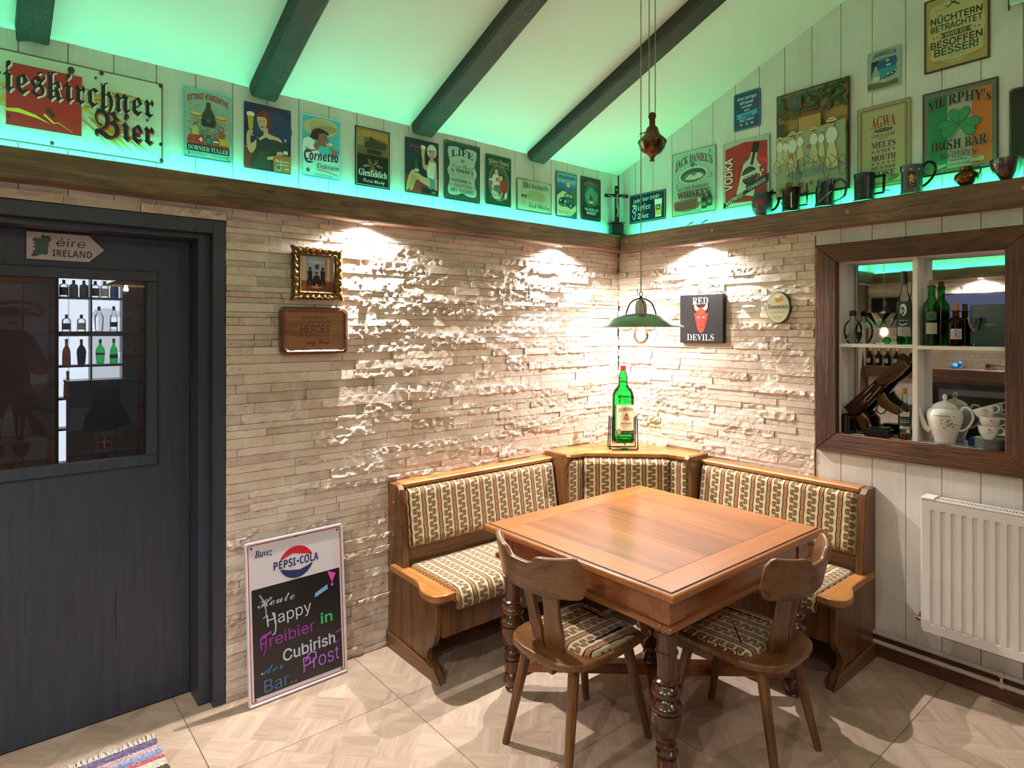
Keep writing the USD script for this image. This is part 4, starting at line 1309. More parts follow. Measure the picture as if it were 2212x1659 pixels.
p.poly([(9.3, 25), (10.9, 25), (11.1, 22.4), (12.6, 19.5), (12.9, 14.5), (7.4, 14.5), (7.7, 19.5), (9.1, 22.4)], '#2b3a2c', 2)
p.rect(7.9, 14.8, 12.5, 17.5, '#141c16'); p.ell(10.2, 17.2, 1.0, 1.0, '#4a5c40')
p.rect(6.8, 10.2, 13.6, 14.2, '#7f8f74')
for k in range(14):
    a = R.uniform(7, 13.4); b = R.uniform(10.4, 13.6); p.line([(a, b), (a + .8, b + R.uniform(-.3, .3))], .25, R.choice(['#3b4a36', '#b9b894']))
for cx, sgn in ((4.8, 1), (15.6, -1)):
    p.ell(cx, 14.4, .8, .9, '#6b3a26'); p.ell(cx + .1 * sgn, 14.2, .5, .6, '#d9a98a')
    p.poly([(cx - 1, 13.6), (cx + 1, 13.4), (cx + 1.3, 11), (cx + .4, 9.6), (cx - 1.3, 10)], '#c9b25a' if sgn > 0 else '#b04a38', 2)
    p.line([(cx - sgn * .8, 13), (cx - sgn * 2.6, 13.6), (cx - sgn * 3, 15)], .5, '#d9a98a', smooth=3)
    p.poly([(cx - 2.6, 9.8), (cx + 2, 10), (cx + 3, 6.4), (cx - 3.2, 6.2)], '#b5402e' if sgn > 0 else '#c99a3a', 2)
p.poly([(1.6, 7.2), (18.6, 7.0), (18.6, 5.9), (1.6, 5.9)], '#b5562e')
for cx, c1 in ((7.0, '#c02f2a'), (10.1, '#33584e'), (13.1, '#b03a30')):
    p.ell(cx, 8.2, 1.5, 2.0, c1)
p.rect(6.7, 7.3, 7.3, 9.2, '#e4e2d4'); p.rect(6.1, 8.0, 7.9, 8.5, '#e4e2d4'); p.rect(11.9, 7.9, 14.3, 8.5, '#e8e6da'); p.rect(11.9, 6.9, 14.2, 7.6, '#3a7a58')
p.ell(10.1, 8.2, 1.0, 1.3, '#4f7a6c')
p.rect(1.4, 2.9, 18.7, 5.9, '#16211f')
p.txt('DORNIER-TULLER', 10.05, 3.4, 2.0, '#a9d8cc', 'serif', w=16.4)
p.txt('FLEURIER', 6.2, 1.2, 1.05, '#3f6a62', 'sans', w=5.6); p.txt('PONTARLIER', 14.1, 1.2, 1.0, '#3f6a62', 'sans', w=5.8)
for a in (1.8, 18.2):
    p.line([(a, 2.4), (a + (.7 if a < 9 else -.7), 1.6), (a, 1.0)], .3, '#22302c', smooth=3)
p.build(x)

# ---- red-haired woman with a beer glass
x, p = sign('dark blue sign of a red-haired woman in a green dress lifting a beer glass', 'L', -2.611, -2.395, 2.421, 2.726, '#0f1f3e')
p.rect(.3, 8, 21.3, 30.2, '#13254a'); p.ell(13, 20, 9, 8, '#1b3260')
p.rect(.2, .2, 6, 10, '#7e3223'); p.line([(.2, 10), (6, 9.8)], .2, '#c9b58f')
p.poly([(6.6, 26.2), (7.8, 27.6), (9.6, 27.8), (11.4, 26.4), (12, 23), (11.6, 20), (10.6, 19), (10.2, 22), (9, 25), (7, 25.2), (5, 24.2), (5.2, 25.4)], '#7a2b18', 3)
p.poly([(5.6, 24.4), (8.4, 24.8), (10, 24.2), (10.2, 21.4), (9.4, 19.4), (8.2, 18.2), (7.0, 19.2), (6.2, 21.2)], '#d9a47e', 3)
p.line([(6.6, 22.6), (7.5, 22.8)], .28, '#3c1d12'); p.line([(8.3, 22.8), (9.3, 22.9)], .28, '#3c1d12'); p.line([(7.2, 20.2), (8, 19.8), (8.9, 20.3)], .4, '#b02a22', smooth=3); p.line([(7.8, 22), (7.6, 21), (8, 20.8)], .14, '#a8734f')
p.poly([(8.4, 19), (10.6, 20), (11, 17.4), (15.6, 16.4), (17.2, 14.6), (17, 11.6), (14.8, 12.6), (10, 15.6), (7.2, 13.6), (5.6, 15.4), (5.2, 13.8), (8.6, 16.4)], '#d4a07a', 2)
p.poly([(5.2, 15.2), (8.6, 12.6), (12, 15), (15.4, 14.8), (17.4, 13.8), (17.2, 10.6), (15, 11), (14.2, 8), (14.2, 1.2), (2.6, 1.2), (4.4, 7)], '#0f2f26', 2)
for k in range(8):
    p.line([(4 + k, 1.4), (6 + k * .8, 5 + k * .2), (7 + k * .5, 9)], .16, '#2c6a54', smooth=3)
p.poly([(5.4, 14), (5.2, 10), (3, 7), (1.2, 9.8), (1, 14.6), (1.6, 17.2), (3.4, 18), (4, 16.6), (2.8, 15.6), (3, 11.4)], '#cf9a74', 2)
p.poly([(14.8, 9.6), (17.4, 10), (17.6, 7), (13, 5.6), (10.4, 5.4), (10.6, 6.6), (14.4, 7.8)], '#cf9a74', 2)
p.poly([(1.4, 24.6), (4.2, 24.8), (3.8, 18.6), (2.6, 16.6), (1.9, 18.6)], '#c79f3a'); p.poly([(1.2, 24), (4.4, 24.4), (4.2, 25.8), (2.8, 26.2), (1.2, 25.6)], '#e9e1cd', 2)
p.poly([(1.6, 16.0), (4.4, 15.6), (4, 15.2), (1.9, 15.4)], '#9fb8c4')
p.poly([(18.4, 16), (19.1, 16), (19.4, 12.6), (19.9, 11.4), (19.9, 8), (17.9, 8), (17.9, 11.4), (18.3, 12.6)], '#1b3a24', 1); p.rect(17.9, 9, 19.9, 10.6, '#d6cfb8'); p.rect(18.4, 15, 19.1, 16.3, '#cfcabb')
p.poly([(13.2, .3), (21.4, .3), (21.4, 8.4), (17, 8.2), (13.0, 7.2)], '#b0622e')
p.txt('Budweiser', 17.3, 5.0, 1.6, '#e8dcc6', 'script', w=7); p.txt('Budvar', 18.2, 3.6, 1.2, '#e8dcc6', 'script', w=4.6)
p.ell(15.6, 2.4, 1.35, 1.5, '#6fa6c0'); p.ell(15.6, 2.4, .9, 1.0, '#a8442e'); p.txt('BEER', 19.6, 1.8, .6, '#e8dcc6', 'bold')
p.build(x)

# ---- ice cream
x, p = sign('turquoise ice cream sign of a woman in a wide straw hat', 'L', -2.345, -2.141, 2.427, 2.734, '#79c4c6', 1.6, '#8fd0d0')
p.rect(.7, 11, 19.7, 29.6, '#53b8c6')
p.poly([(.8, 12), (19.6, 12), (19.6, .9), (.8, .9)], '#b9dcd8')
p.ell(9.9, 25.0, 9.0, 4.6, '#c9b48e', 6); p.ell(9.6, 26, 6, 2.8, '#bfa67c', 6); p.ell(11.5, 24.2, 7.0, 2.0, '#a58e68', 10)
p.poly([(4.6, 20.2), (5.4, 22.6), (8, 24.4), (11, 24.2), (13.6, 23), (13.8, 21.8), (11, 22), (9.8, 20), (8.6, 18.4), (6.4, 18.8), (4.4, 17.6), (2.6, 18), (3.6, 19.2)], '#2f1c18', 3)
p.poly([(9, 22), (12.6, 22.4), (13.2, 20.6), (14, 19.4), (13.2, 18.6), (13.4, 17.2), (11.4, 15.6), (9.6, 16.4), (8.4, 14), (5, 12.6), (6.4, 16), (8.2, 18.6)], '#8f6052', 2)
p.line([(12.4, 17.6), (13.4, 17.1)], .5, '#e8ddd2'); p.line([(11.3, 20.6), (12.6, 20.7)], .3, '#2f1c18')
p.poly([(1, 18), (4, 19.4), (6.6, 17.6), (6, 15), (9, 12.8), (8.6, 9), (.8, 9)], '#dfe3dc', 2); p.line([(2, 14), (5, 13), (8, 14)], .8, '#a5705e', smooth=3)
p.ell(14.8, 17.2, 1.2, 1.1, '#e2cfae'); p.poly([(13.8, 16.8), (15.8, 16.6), (16.6, 12.8), (16, 12.6)], '#b08a58')
p.poly([(15, 14.6), (17, 15.4), (17.2, 13.6), (18.4, 15), (19.2, 14.6), (17.8, 12), (16.4, 10.2), (15.2, 11), (16.2, 13)], '#9a6a58', 2)
p.txt('Cornetto', 10.2, 8.6, 4.4, '#152a44', 'boldi', w=17.6, rot=3); p.line([(5, 12.2), (2.4, 12.6), (1.7, 10), (2.8, 7.2), (5.6, 7.4)], .8, '#152a44', smooth=5)
p.txt('Eiskrem', 13.4, 4.8, 2.3, '#1d2530', 'sans', w=11, rot=-2)
p.line([(7.6, 3.9), (13, 3.6), (18.6, 2.4)], .4, '#c0453a', smooth=4); p.star(3.3, 3.2, 1.3, '#27364a'); p.star(18.6, 6, .7, '#27364a')
p.line([(2.4, 2.2), (18.8, 1.7)], .1, '#27364a'); p.txt('unbekümmert, cremig', 11, 1.1, .7, '#27364a', 'boldi', w=9)
p.build(x)

# ---- stag whisky
x, p = sign('black whisky sign with a sepia distillery above a stag head', 'L', -2.063, -1.863, 2.424, 2.730, '#10110f', .6)
p.frame(.75, .22, '#d9d4c4')
p.rect(1.1, 15.6, 18.9, 29.4, '#6e5a34'); p.poly([(1.1, 29.4), (18.9, 29.4), (18.9, 24), (14, 25.4), (9, 26), (1.1, 25)], '#b0823c')
p.poly([(1.1, 25), (5, 26.4), (5, 21), (1.1, 20.6)], '#8f8058'); p.poly([(5, 22), (9, 25.4), (13, 24), (17.5, 23.6), (17.5, 20.6), (5, 20)], '#3a3526')
p.poly([(8.3, 24), (9, 27), (9.7, 24)], '#2b2a20'); p.rect(6.5, 17.4, 15, 19.6, '#262417'); p.rect(1.1, 15.2, 18.9, 16.6, '#191912')
p.line([(2, 29), (3.2, 28.4)], .15, '#403820')
p.poly([(9, 12.2), (10.8, 12.2), (11, 10), (12.2, 8.6), (7.6, 8.6), (8.8, 10)], '#7a4526', 2)
for s in (-1, 1):
    p.line([(9.9 + s * .6, 12), (9.9 + s * 2.2, 12.8), (9.9 + s * 2.6, 14.6)], .3, '#c9a878', smooth=4); p.line([(9.9 + s * 1.4, 12.4), (9.9 + s * 1.2, 14.2)], .25, '#c9a878')
p.txt('SINGLE', 6.6, 10.2, 1.1, '#cfc9ba', 'serif', w=4, rot=14); p.txt('MALT', 13.6, 10.7, 1.1, '#cfc9ba', 'serif', w=3.4, rot=-14)
p.txt('Glenfiddich', 10, 5.4, 3.6, '#ece6d6', 'serif', w=16.2); p.txt('Scotch Whisky', 10.4, 2.6, 2.0, '#bcd0c4', 'script', w=12.5, arch=-.5)
p.build(x)

# ---- seated woman in white
x, p = sign('dark teal sign of a woman in white with a headscarf sitting and raising a glass', 'L', -1.770, -1.553, 2.428, 2.729, '#0f2c38')
p.rect(.2, 9.4, 21.5, 29.9, '#12323f'); p.poly([(.2, 10), (6, 9.4), (21.5, 9.6), (21.5, .3), (.2, .3)], '#8f3a28')
p.txt('Budweiser', 6.8, 25.2, 2.2, '#c9322a', 'script', w=8.6); p.txt('Budvar', 8, 23.7, 1.3, '#c9322a', 'script', w=4.6)
p.ell(17, 24.8, 3.2, 3.9, '#d9d8cc'); p.poly([(14.9, 25.4), (19, 25), (18.8, 22), (17, 20.2), (15.4, 21.6)], '#cf9c7c', 3); p.line([(14.4, 24.6), (19.6, 25.2)], .6, '#b06a4a')
p.line([(15.6, 23.6), (16.4, 23.6)], .3, '#2a1610'); p.line([(17.4, 23.6), (18.2, 23.5)], .3, '#2a1610'); p.line([(16.4, 21.7), (17.6, 21.7)], .4, '#b02822')
p.poly([(16, 20.6), (18, 20.4), (20, 18.6), (20.4, 10), (20.2, 3), (18.8, 3), (18.4, 9), (14.4, 15), (14.8, 19)], '#cf9c7c', 1)
p.poly([(15, 18.6), (19.2, 18.6), (18.8, 13), (17.8, 9), (14.6, 9.4), (13.6, 14)], '#dcdccf', 2); p.poly([(13.8, 10), (18.6, 9), (18.8, 4.4), (14.4, 4)], '#4f8590', 2)
p.poly([(15, 17.6), (13.4, 13.6), (11, 15.4), (10.6, 20), (9.8, 23), (11.6, 24), (12.2, 20.4), (12.6, 16.6)], '#cf9c7c', 2)
p.poly([(9.9, 25.8), (12.6, 25.6), (12.0, 21.4), (10.6, 21.4)], '#d8b85c'); p.poly([(9.8, 25.4), (12.7, 25.2), (12.5, 27), (10, 27.2)], '#efe9da', 2)
p.poly([(15, 9.6), (11, 10), (4.6, 13.0), (1.6, 8), (.4, 2), (2, 1.8), (5, 9), (10, 6.6), (16, 5)], '#cf9c7c', 2); p.poly([(9, 8), (4, 10), (2.6, 2), (4.6, 2), (6.4, 7)], '#c08a68', 2)
p.poly([(6.4, 19), (7.4, 19), (7.8, 15.4), (8.4, 14), (8.4, 11.6), (5.8, 11.6), (5.8, 14), (6.2, 15.4)], '#3a5a30', 1); p.rect(5.8, 12.2, 8.4, 13.6, '#d6cfae')
p.poly([(10.6, 4), (20.6, 3.2), (20.6, .6), (10.6, 1)], '#10211f'); p.txt('1895', 18, 1.2, 1.2, '#d9c8a0', 'bold', w=2.8)
p.build(x)

# ---- life is very short
x, p = sign('dark green motto sign with a scalloped cream panel beginning with LIFE IS', 'L', -1.518, -1.261, 2.426, 2.764, '#2f4a40', .7, '#3c4a3a')
pan = spline([(3, 30.4), (9, 31.2), (12.8, 29.6), (16.6, 31.2), (22.6, 30.4), (23.2, 27), (21.8, 21), (23.4, 17), (21.8, 12), (23.2, 6.4), (22, 3.2), (17, 3), (12.8, 4.4), (8.6, 3), (3.6, 3.2), (2.4, 6.4), (3.8, 12), (2.2, 17), (3.8, 21), (2.4, 27), (3, 30.4)], 5)[:-1]
p.poly(pan, '#a9bcae'); p.line(pan, .25, '#20332c', closed=True)
p.txt('LIFE', 12.8, 24.6, 4.0, '#1c1a18', 'serif', w=15.5, arch=1.6); p.txt('IS', 12.9, 22.2, 1.9, '#1c1a18', 'serif')
p.txt('Very Short', 13, 19.0, 2.6, '#a05a4a', 'script', w=16); p.txt("& THERE'S", 12.8, 16.2, 2.1, '#1c1a18', 'bold', w=15.6)
p.txt('NO TIME FOR', 12.8, 13.6, 1.9, '#b0705e', 'sans', w=16.6); p.txt('FUSSING &', 12.2, 10.6, 2.0, '#2a2a26', 'bold', w=14)
p.txt('FIGHTING', 13, 7.7, 2.0, '#a04a36', 'bold', w=12.6); p.txt('MY FRIEND', 13, 4.8, 2.2, '#1c1a18', 'sans', w=16)
for s in (-1, 1):
    p.line([(12.9 + s * 7.2, 8.2), (12.9 + s * 8.4, 9.4), (12.9 + s * 9.2, 8.2), (12.9 + s * 8.2, 7.6)], .25, '#a04a36', smooth=4)
p.build(x)

# ---- pilsner couple
x, p = sign('green pilsner sign with an oval picture of two women holding beers', 'L', -1.220, -1.020, 2.435, 2.739, '#123a26', .8, '#1d5638')
p.rect(1, 1, 19, 29.2, '#17472e'); p.ell(10.2, 13.6, 7.8, 10.8, '#8c9a88', n=28); p.ell(10.2, 13.6, 7.4, 10.4, '#4a5a52', n=28)
p.txt('Pilsner Urquell', 10.3, 24.6, 2.8, '#c9bc8a', 'frak', w=16, arch=.6); p.line([(2, 23.8), (10, 24.2), (18.6, 23.2)], .25, '#c9bc8a', smooth=4)
p.ell(8.2, 20.8, 2.0, 2.4, '#8a3a26'); p.ell(8.3, 20.2, 1.3, 1.7, '#d9b08e'); p.ell(12.4, 17.6, 2.2, 2.0, '#4a2a1c'); p.ell(11.9, 16.8, 1.3, 1.6, '#d9b08e')
p.poly([(5.8, 18.4), (10, 18.6), (10.8, 12), (9.6, 8.4), (6, 8.6), (3.6, 13)], '#d3d6cc', 2); p.poly([(11, 15), (15, 15.4), (17, 10), (15.4, 6), (11.4, 6.4)], '#b0342a', 2); p.poly([(6, 11.6), (11, 12.4), (11.6, 5.4), (6.4, 5)], '#6a716e', 2); p.poly([(4, 9), (9, 8), (10.4, 4.4), (6, 4.2)], '#cfd3c8', 2)
p.rect(2.6, 11.6, 5.2, 14.6, '#b8643a'); p.rect(2.4, 14.4, 5.4, 15.6, '#e6e0d0'); p.rect(8, 14.6, 10, 17, '#b8643a'); p.rect(7.9, 16.8, 10.1, 17.8, '#e6e0d0')
for k in range(24):
    p.ell(R.uniform(4, 9), R.uniform(4.6, 8), .35, .35, R.choice(['#d8d8cc', '#2b4a38', '#a8b09a']), n=6)
p.line([(12.4, 8), (10.6, 4.4), (9.6, 3.4)], 1.0, '#d9b08e', smooth=3); p.poly([(14, 6.5), (16, 9), (16.4, 6), (14.8, 4)], '#c9cfc2', 2)
p.build(x)

# ---- landscape whiskey sign
x, p = sign('cream landscape-format whiskey sign with a faint picture of buildings', 'L', -0.975, -0.675, 2.429, 2.630, '#4a3626', .5, '#5c4630')
p.rect(.7, .7, 29.3, 19.4, '#b9bca2'); p.poly([(8, 8), (22, 7), (25, 10), (20, 13.4), (12, 13.8), (9, 12)], '#a6a87f', 3)
for k in range(40):
    a, b = R.uniform(9, 24), R.uniform(7.4, 13); p.line([(a, b), (a + R.uniform(.6, 1.8), b + R.uniform(-.3, .3))], .3, R.choice(['#8f9a5e', '#7d7a50', '#b08a5a', '#c4bd92']))
p.line([(19.4, 13), (19.4, 16)], .25, '#7d6a50')
p.txt('Old Bushmills', 16.2, 14.8, 3.4, '#4d4a38', 'serif', w=21.6); p.ell(6.8, 16.4, 1.7, 2.0, '#4d4a38'); p.ell(6.8, 16.4, 1.2, 1.5, '#a9865e')
p.ell(4.4, 9.4, .9, 1.0, '#403c2c'); p.ell(6.8, 9.4, .9, 1.0, '#403c2c'); p.ell(5.5, 5.6, 1.5, 1.8, '#c3b079')
p.txt('Irish Whiskey', 18.6, 2.6, 3.6, '#3f4436', 'script', w=18.5)
p.build(x)

# ---- beetle
x, p = sign('small car sign with a dark green beetle-shaped car before blue mountains', 'L', -0.634, -0.438, 2.428, 2.728, '#15382c', .7, '#24503c')
p.rect(.7, .7, 18.9, 29.2, '#2f7fae'); p.rect(.7, 23, 18.9, 29.2, '#67a9bf')
p.poly([(.7, 20), (4, 23.6), (7, 21), (11, 22.4), (15, 20.4), (18.9, 22), (18.9, 15), (.7, 16)], '#2f5d8f'); p.poly([(.7, 18.6), (6, 19), (9, 17), (4, 13), (.7, 12.6)], '#23563a'); p.poly([(12, 18.4), (18.9, 19.4), (18.9, 12), (13, 14)], '#2c6a44')
p.poly([(.7, 14), (6, 17.6), (14, 16.4), (18.9, 8), (18.9, 5.4), (15, 2), (.7, .7)], '#cfc49a', 1); p.poly([(13.6, .7), (18.9, 5.6), (18.9, .7)], '#1c5a40')
p.poly([(2.2, 10), (3.6, 12.6), (7, 13.6), (9, 16.4), (13, 17), (15.8, 15), (17.8, 12), (17.9, 9), (14, 6.8), (9, 7.4), (5, 7.2), (2.6, 8)], '#174a40', 3)
p.poly([(8, 13.6), (9.4, 15.8), (11.8, 16.2), (12, 13.8)], '#8fb0a0', 1); p.poly([(12.6, 13.8), (12.6, 16.2), (14.6, 15.2), (15.4, 13.6)], '#c0b070', 1)
p.poly([(9, 12.6), (14, 12.2), (17, 10), (13, 9), (10, 10)], '#236a58', 2); p.ell(5.6, 9.2, 1.9, 2.1, '#0e2d28'); p.ell(13.6, 8.4, 1.9, 2.2, '#0e2d28'); p.ell(13.6, 8.4, .9, 1.1, '#8fa39a'); p.ell(8.3, 10.6, .75, .95, '#c9d4c4'); p.ell(4.0, 11, .6, .8, '#c9d4c4'); p.line([(3, 8.4), (9.4, 8.2)], .4, '#9fb2a6')
p.txt('VOLKSWAGEN', 9.8, 25.8, 2.0, '#1d3f66', 'bold', w=16); p.ell(11, 22.2, 2.3, 2.3, '#b5523c', n=24); p.ell(11, 22.2, 1.9, 1.9, '#cfd3c0', n=24)
p.line([(9.9, 23.7), (11, 22.1), (12.1, 23.7)], .35, '#b5523c'); p.line([(9.5, 22.9), (10.3, 20.8), (11, 22.1), (11.7, 20.8), (12.5, 22.9)], .35, '#b5523c')
p.txt('THE BEETLE', 9, 2.2, 1.7, '#5c5a3a', 'sans', w=14, rot=-2)
p.build(x)

# ---- highland whisky
x, p = sign('narrow green and black whisky sign with a lit bottle in the middle', 'L', -0.398, -0.198, 2.435, 2.732, '#0d1f1a', .6, '#17382c')
p.frame(1.8, .18, '#9a5a48', .3); p.rect(2.8, 8.4, 17.2, 27, '#0f3028'); p.ell(10, 17, 6.4, 8.4, '#17574a'); p.ell(10, 16, 4.6, 6.4, '#2a8a72')
p.txt('BUCHANAN & CO', 10, 23.6, 1.9, '#9a6a58', 'bold', w=13, arch=1.4); p.txt('SPECIAL', 10, 21.6, 1.0, '#6a9a88', 'sans', w=5)
p.poly([(9.5, 20.4), (10.7, 20.4), (10.8, 16.6), (12, 14.6), (12, 10), (8.2, 10), (8.2, 14.6), (9.4, 16.6)], '#4a3316', 1); p.rect(8.4, 11.6, 11.8, 13.6, '#bdb890'); p.rect(9.6, 18, 10.6, 20.4, '#b08a3a')
for k in range(22):
    s = R.choice([-1, 1]); p.line([(10 + s * R.uniform(3.4, 6.6), R.uniform(11, 21)), (10 + s * R.uniform(3, 6.8), R.uniform(11, 21))], .18, R.choice(['#5fae98', '#b07a6a', '#9fd0be']))
p.rect(2.4, 3.4, 17.6, 9, '#0b1512'); p.txt('OLD HIGHLAND', 10, 6.6, 1.9, '#b5e0d2', 'serif', w=13.6); p.txt('WHISKY', 10, 4.0, 2.1, '#b5e0d2', 'bold', w=10)
p.build(x)

# ================================================================== right wall
x, p = sign('small navy landscape-format beer sign with a glass of beer at its right', 'R', -0.107, -0.416, 2.427, 2.629, '#142238', .9)
p.frame(.8, .25, '#8fb8bc', .7)
p.txt('Jeder hier trinkt', 14.6, 14.6, 2.9, '#b9d6d2', 'boldi', w=23, rot=3)
p.txt('Zipfer', 11.0, 8.6, 4.3, '#cfe4de', 'frak', w=15); p.txt('Bier', 12, 2.8, 3.8, '#cfe4de', 'frak', w=9.6); p.line([(2.4, 12.4), (5, 12), (2.8, 8.6), (5.4, 6.6), (4.4, 2.6), (2.4, 6)], .9, '#cfe4de', smooth=4, w1=.4)
p.poly([(22, 13), (28, 13), (27.4, 2.6), (22.6, 2.6)], '#c9b04a'); p.poly([(22, 10.8), (28, 10.8), (28.1, 14.4), (21.9, 14.4)], '#e2e4d6'); p.rect(23.2, 7, 26.6, 10.4, '#24456a'); p.ell(24.9, 8.7, 1.2, .9, '#9fb4b8'); p.rect(22.5, 2.2, 27.5, 3.2, '#cfe0dc')
p.build(x)

x, p = sign('pale green whiskey sign with an oval scene and two dark bottles in the corner', 'R', -0.469, -0.797, 2.427, 2.843, '#93b3a0', .4, '#7a7a58')
p.rect(1, 1, 31.8, 40.6, '#9abaa6'); p.txt("JACK DANIEL'S", 16.4, 30.0, 5.2, '#6e2f24', 'serif', w=27.5, arch=4.2, shadow='#33241c', so=(.25, -.2))
p.ell(16.2, 25.4, 12.4, 6.2, '#b3cdb8', n=36); p.ell(16.2, 25.2, 9.4, 4.4, '#2c3a30', n=36); p.ell(16.4, 24.2, 8.2, 2.8, '#56705c', n=30); p.poly([(10, 23.4), (14, 26), (17, 24.6), (20, 26.4), (24, 23.6), (17, 22.2)], '#b7c9b4', 2)
a = np.radians(np.arange(0, 360, 15))
for t in a:
    p.ell(16.2 + 11.6 * math.cos(t), 25.3 + 5.9 * math.sin(t), .7, .7, '#3a4c40', n=8); p.ell(16.2 + 11.6 * math.cos(t), 25.3 + 5.9 * math.sin(t), .45, .45, '#b3cdb8', n=8)
p.ell(16.2, 32, 1.6, 1.6, '#33443a'); p.txt('7', 16.2, 31.3, 1.6, '#b3cdb8', 'serif')
for cx, cy in ((4, 36), (28, 38), (3.4, 20), (29, 23)):
    p.line([(cx, cy), (cx + 1.4, cy + 1), (cx + 1, cy - 1), (cx - .4, cy - 1.4)], .35, '#35463a', smooth=4)
p.txt('OLD TIME TENNESSEE', 16.2, 16.2, 2.1, '#2c2a22', 'serif', w=23.5); p.txt('WHISKEY', 16.6, 11.2, 4.4, '#6e2f24', 'serif', w=24, shadow='#33241c', so=(.2, -.2))
p.poly([(2.4, 9.4), (18, 10), (20.6, 8.6), (20.6, 3.8), (14, 2.6), (3, 3.4)], '#7d5340', 2)
for k, y in enumerate((7.6, 6.4, 5.2, 4.2)):
    p.line([(4, y), (18.6, y + .4)], .5, '#4a3024')
p.ell(21.4, 8.4, 2, 2.3, '#3b4c40'); p.ell(21.4, 8.4, 1.4, 1.7, '#a8b9a0')
for cx, y0 in ((24.8, 2.4), (28.6, 3.6)):
    p.poly([(cx - .6, y0 + 9.4), (cx + .6, y0 + 9.4), (cx + .8, y0 + 7), (cx + 1.8, y0 + 6), (cx + 1.8, y0), (cx - 1.8, y0), (cx - 1.8, y0 + 6), (cx - .8, y0 + 7)], '#1a2620'); p.rect(cx - 1.5, y0 + 1, cx + 1.5, y0 + 4.4, '#3f5a4c'); p.rect(cx - 1, y0 + 2.4, cx + 1, y0 + 3, '#b5c2b0')
p.txt('QUALITY TENNESSEE SOUR MASH', 13, 1.2, 1.0, '#3a3f34', 'sans', w=20)
p.build(x)

x, p = sign('red vodka sign with a slanting black and white bottle', 'R', -0.847, -1.150, 2.425, 2.827, '#a7b3a2', .5, '#8f9a8a')
p.poly([(1.2, 36.4), (14.6, 38.6), (29, 36.6), (29, 1.8), (1.2, 3.2)], '#a31f1c'); p.frame(1.5, .2, '#c9b9a8', .4)
for k in range(5):
    p.line([(20 + k, 32 - k * 1.4), (24 + k, 28 - k), (29, 25.6 - k)], .7, '#c4332c')
p.poly([(14.6, 30), (10, 24), (10, 4), (26, 4), (29, 12), (28.6, 20)], '#8a1a18')
c, s = math.cos(math.radians(-14)), math.sin(math.radians(-14))
RB = lambda q: [(18.4 + c * a - s * b, 22 + s * a + c * b) for a, b in q]
p.poly(RB([(-2, 15), (2, 15), (2.2, 6), (5.4, 2), (5.6, -16), (-5.6, -16), (-5.4, 2), (-2.2, 6)]), '#b9b7a8'); p.poly(RB([(-2.1, 15.4), (2.1, 15.4), (2.1, 9.4), (-2.1, 9.4)]), '#141312'); p.poly(RB([(-.9, 9.4), (.9, 9.4), (.9, 2), (-.9, 2)]), '#141312')
p.ell(17.6, 17.6, 5.0, 5.6, '#171514', n=26); p.ell(17.6, 17.6, 3.9, 4.4, '#3a2320', n=26); p.poly([(11.8, 15.4), (24, 18.4), (24, 21.2), (11.8, 18)], '#c9c3b2'); p.txt('VODKA', 18, 16.4, 1.7, '#151312', 'heavy', w=10, rot=13)
p.txt('VODKA', 6.4, 20.6, 5.2, '#d6cfbe', 'heavy', w=19.6, rot=90, shadow='#5a1210', so=(.4, -.3))
p.poly([(.4, 3.4), (16, 10), (15, 11.4), (17, 13.4), (16.2, 12), (29.8, 17.4), (29.8, 12.4), (16.6, 7.6), (.4, -.0 + .4)], '#131211')
p.txt('NASTROVJE', 8.2, 4.2, 2.2, '#b9b4a4', 'boldi', w=12.6, rot=23); p.txt('TOVARICH!', 22.6, 10.8, 2.2, '#b9b4a4', 'boldi', w=12, rot=20)
for cx, cy in ((23, 20), (24.6, 18.4), (26, 19.6), (24.8, 17)):
    p.ell(cx, cy, .8, .7, '#d8cdb8', n=8)
p.ell(24, 22.6, 1.0, .7, '#d8cdb8', n=10)
p.build(x)

x, p = sign('small dark blue motto sign with a ribbon and three yellow stars', 'R', -0.919, -1.091, 2.887, 3.113, '#15365f', 1.0)
p.frame(.5, .3, '#3a7fb0', .8)
for s_, y, h, w in (('Großartige', 18.0, 1.9, 12.4), ('Männer', 15.2, 1.9, 9), ('werden', 13.0, 1.5, 6.6), ('zum', 10.9, 1.4, 3.6), ('befördert', 5.0, 1.6, 9.4)):
    p.txt(s_, 8.6, y, h, '#c9dce0', 'boldi', w=w)
p.poly([(1.6, 6.8), (3.4, 7), (3.4, 6.6), (14, 7.4), (14, 7.8), (15.8, 8), (15, 9.2), (15.8, 10.6), (3.4, 9.8), (1.6, 9.6), (2.6, 8.2)], '#3f9cd0'); p.txt('Papa', 8.7, 7.5, 1.6, '#17375f', 'boldi', w=6)
for cx in (5, 8.6, 12):
    p.star(cx, 3.1, 1.1, '#d6c24a')
p.build(x)

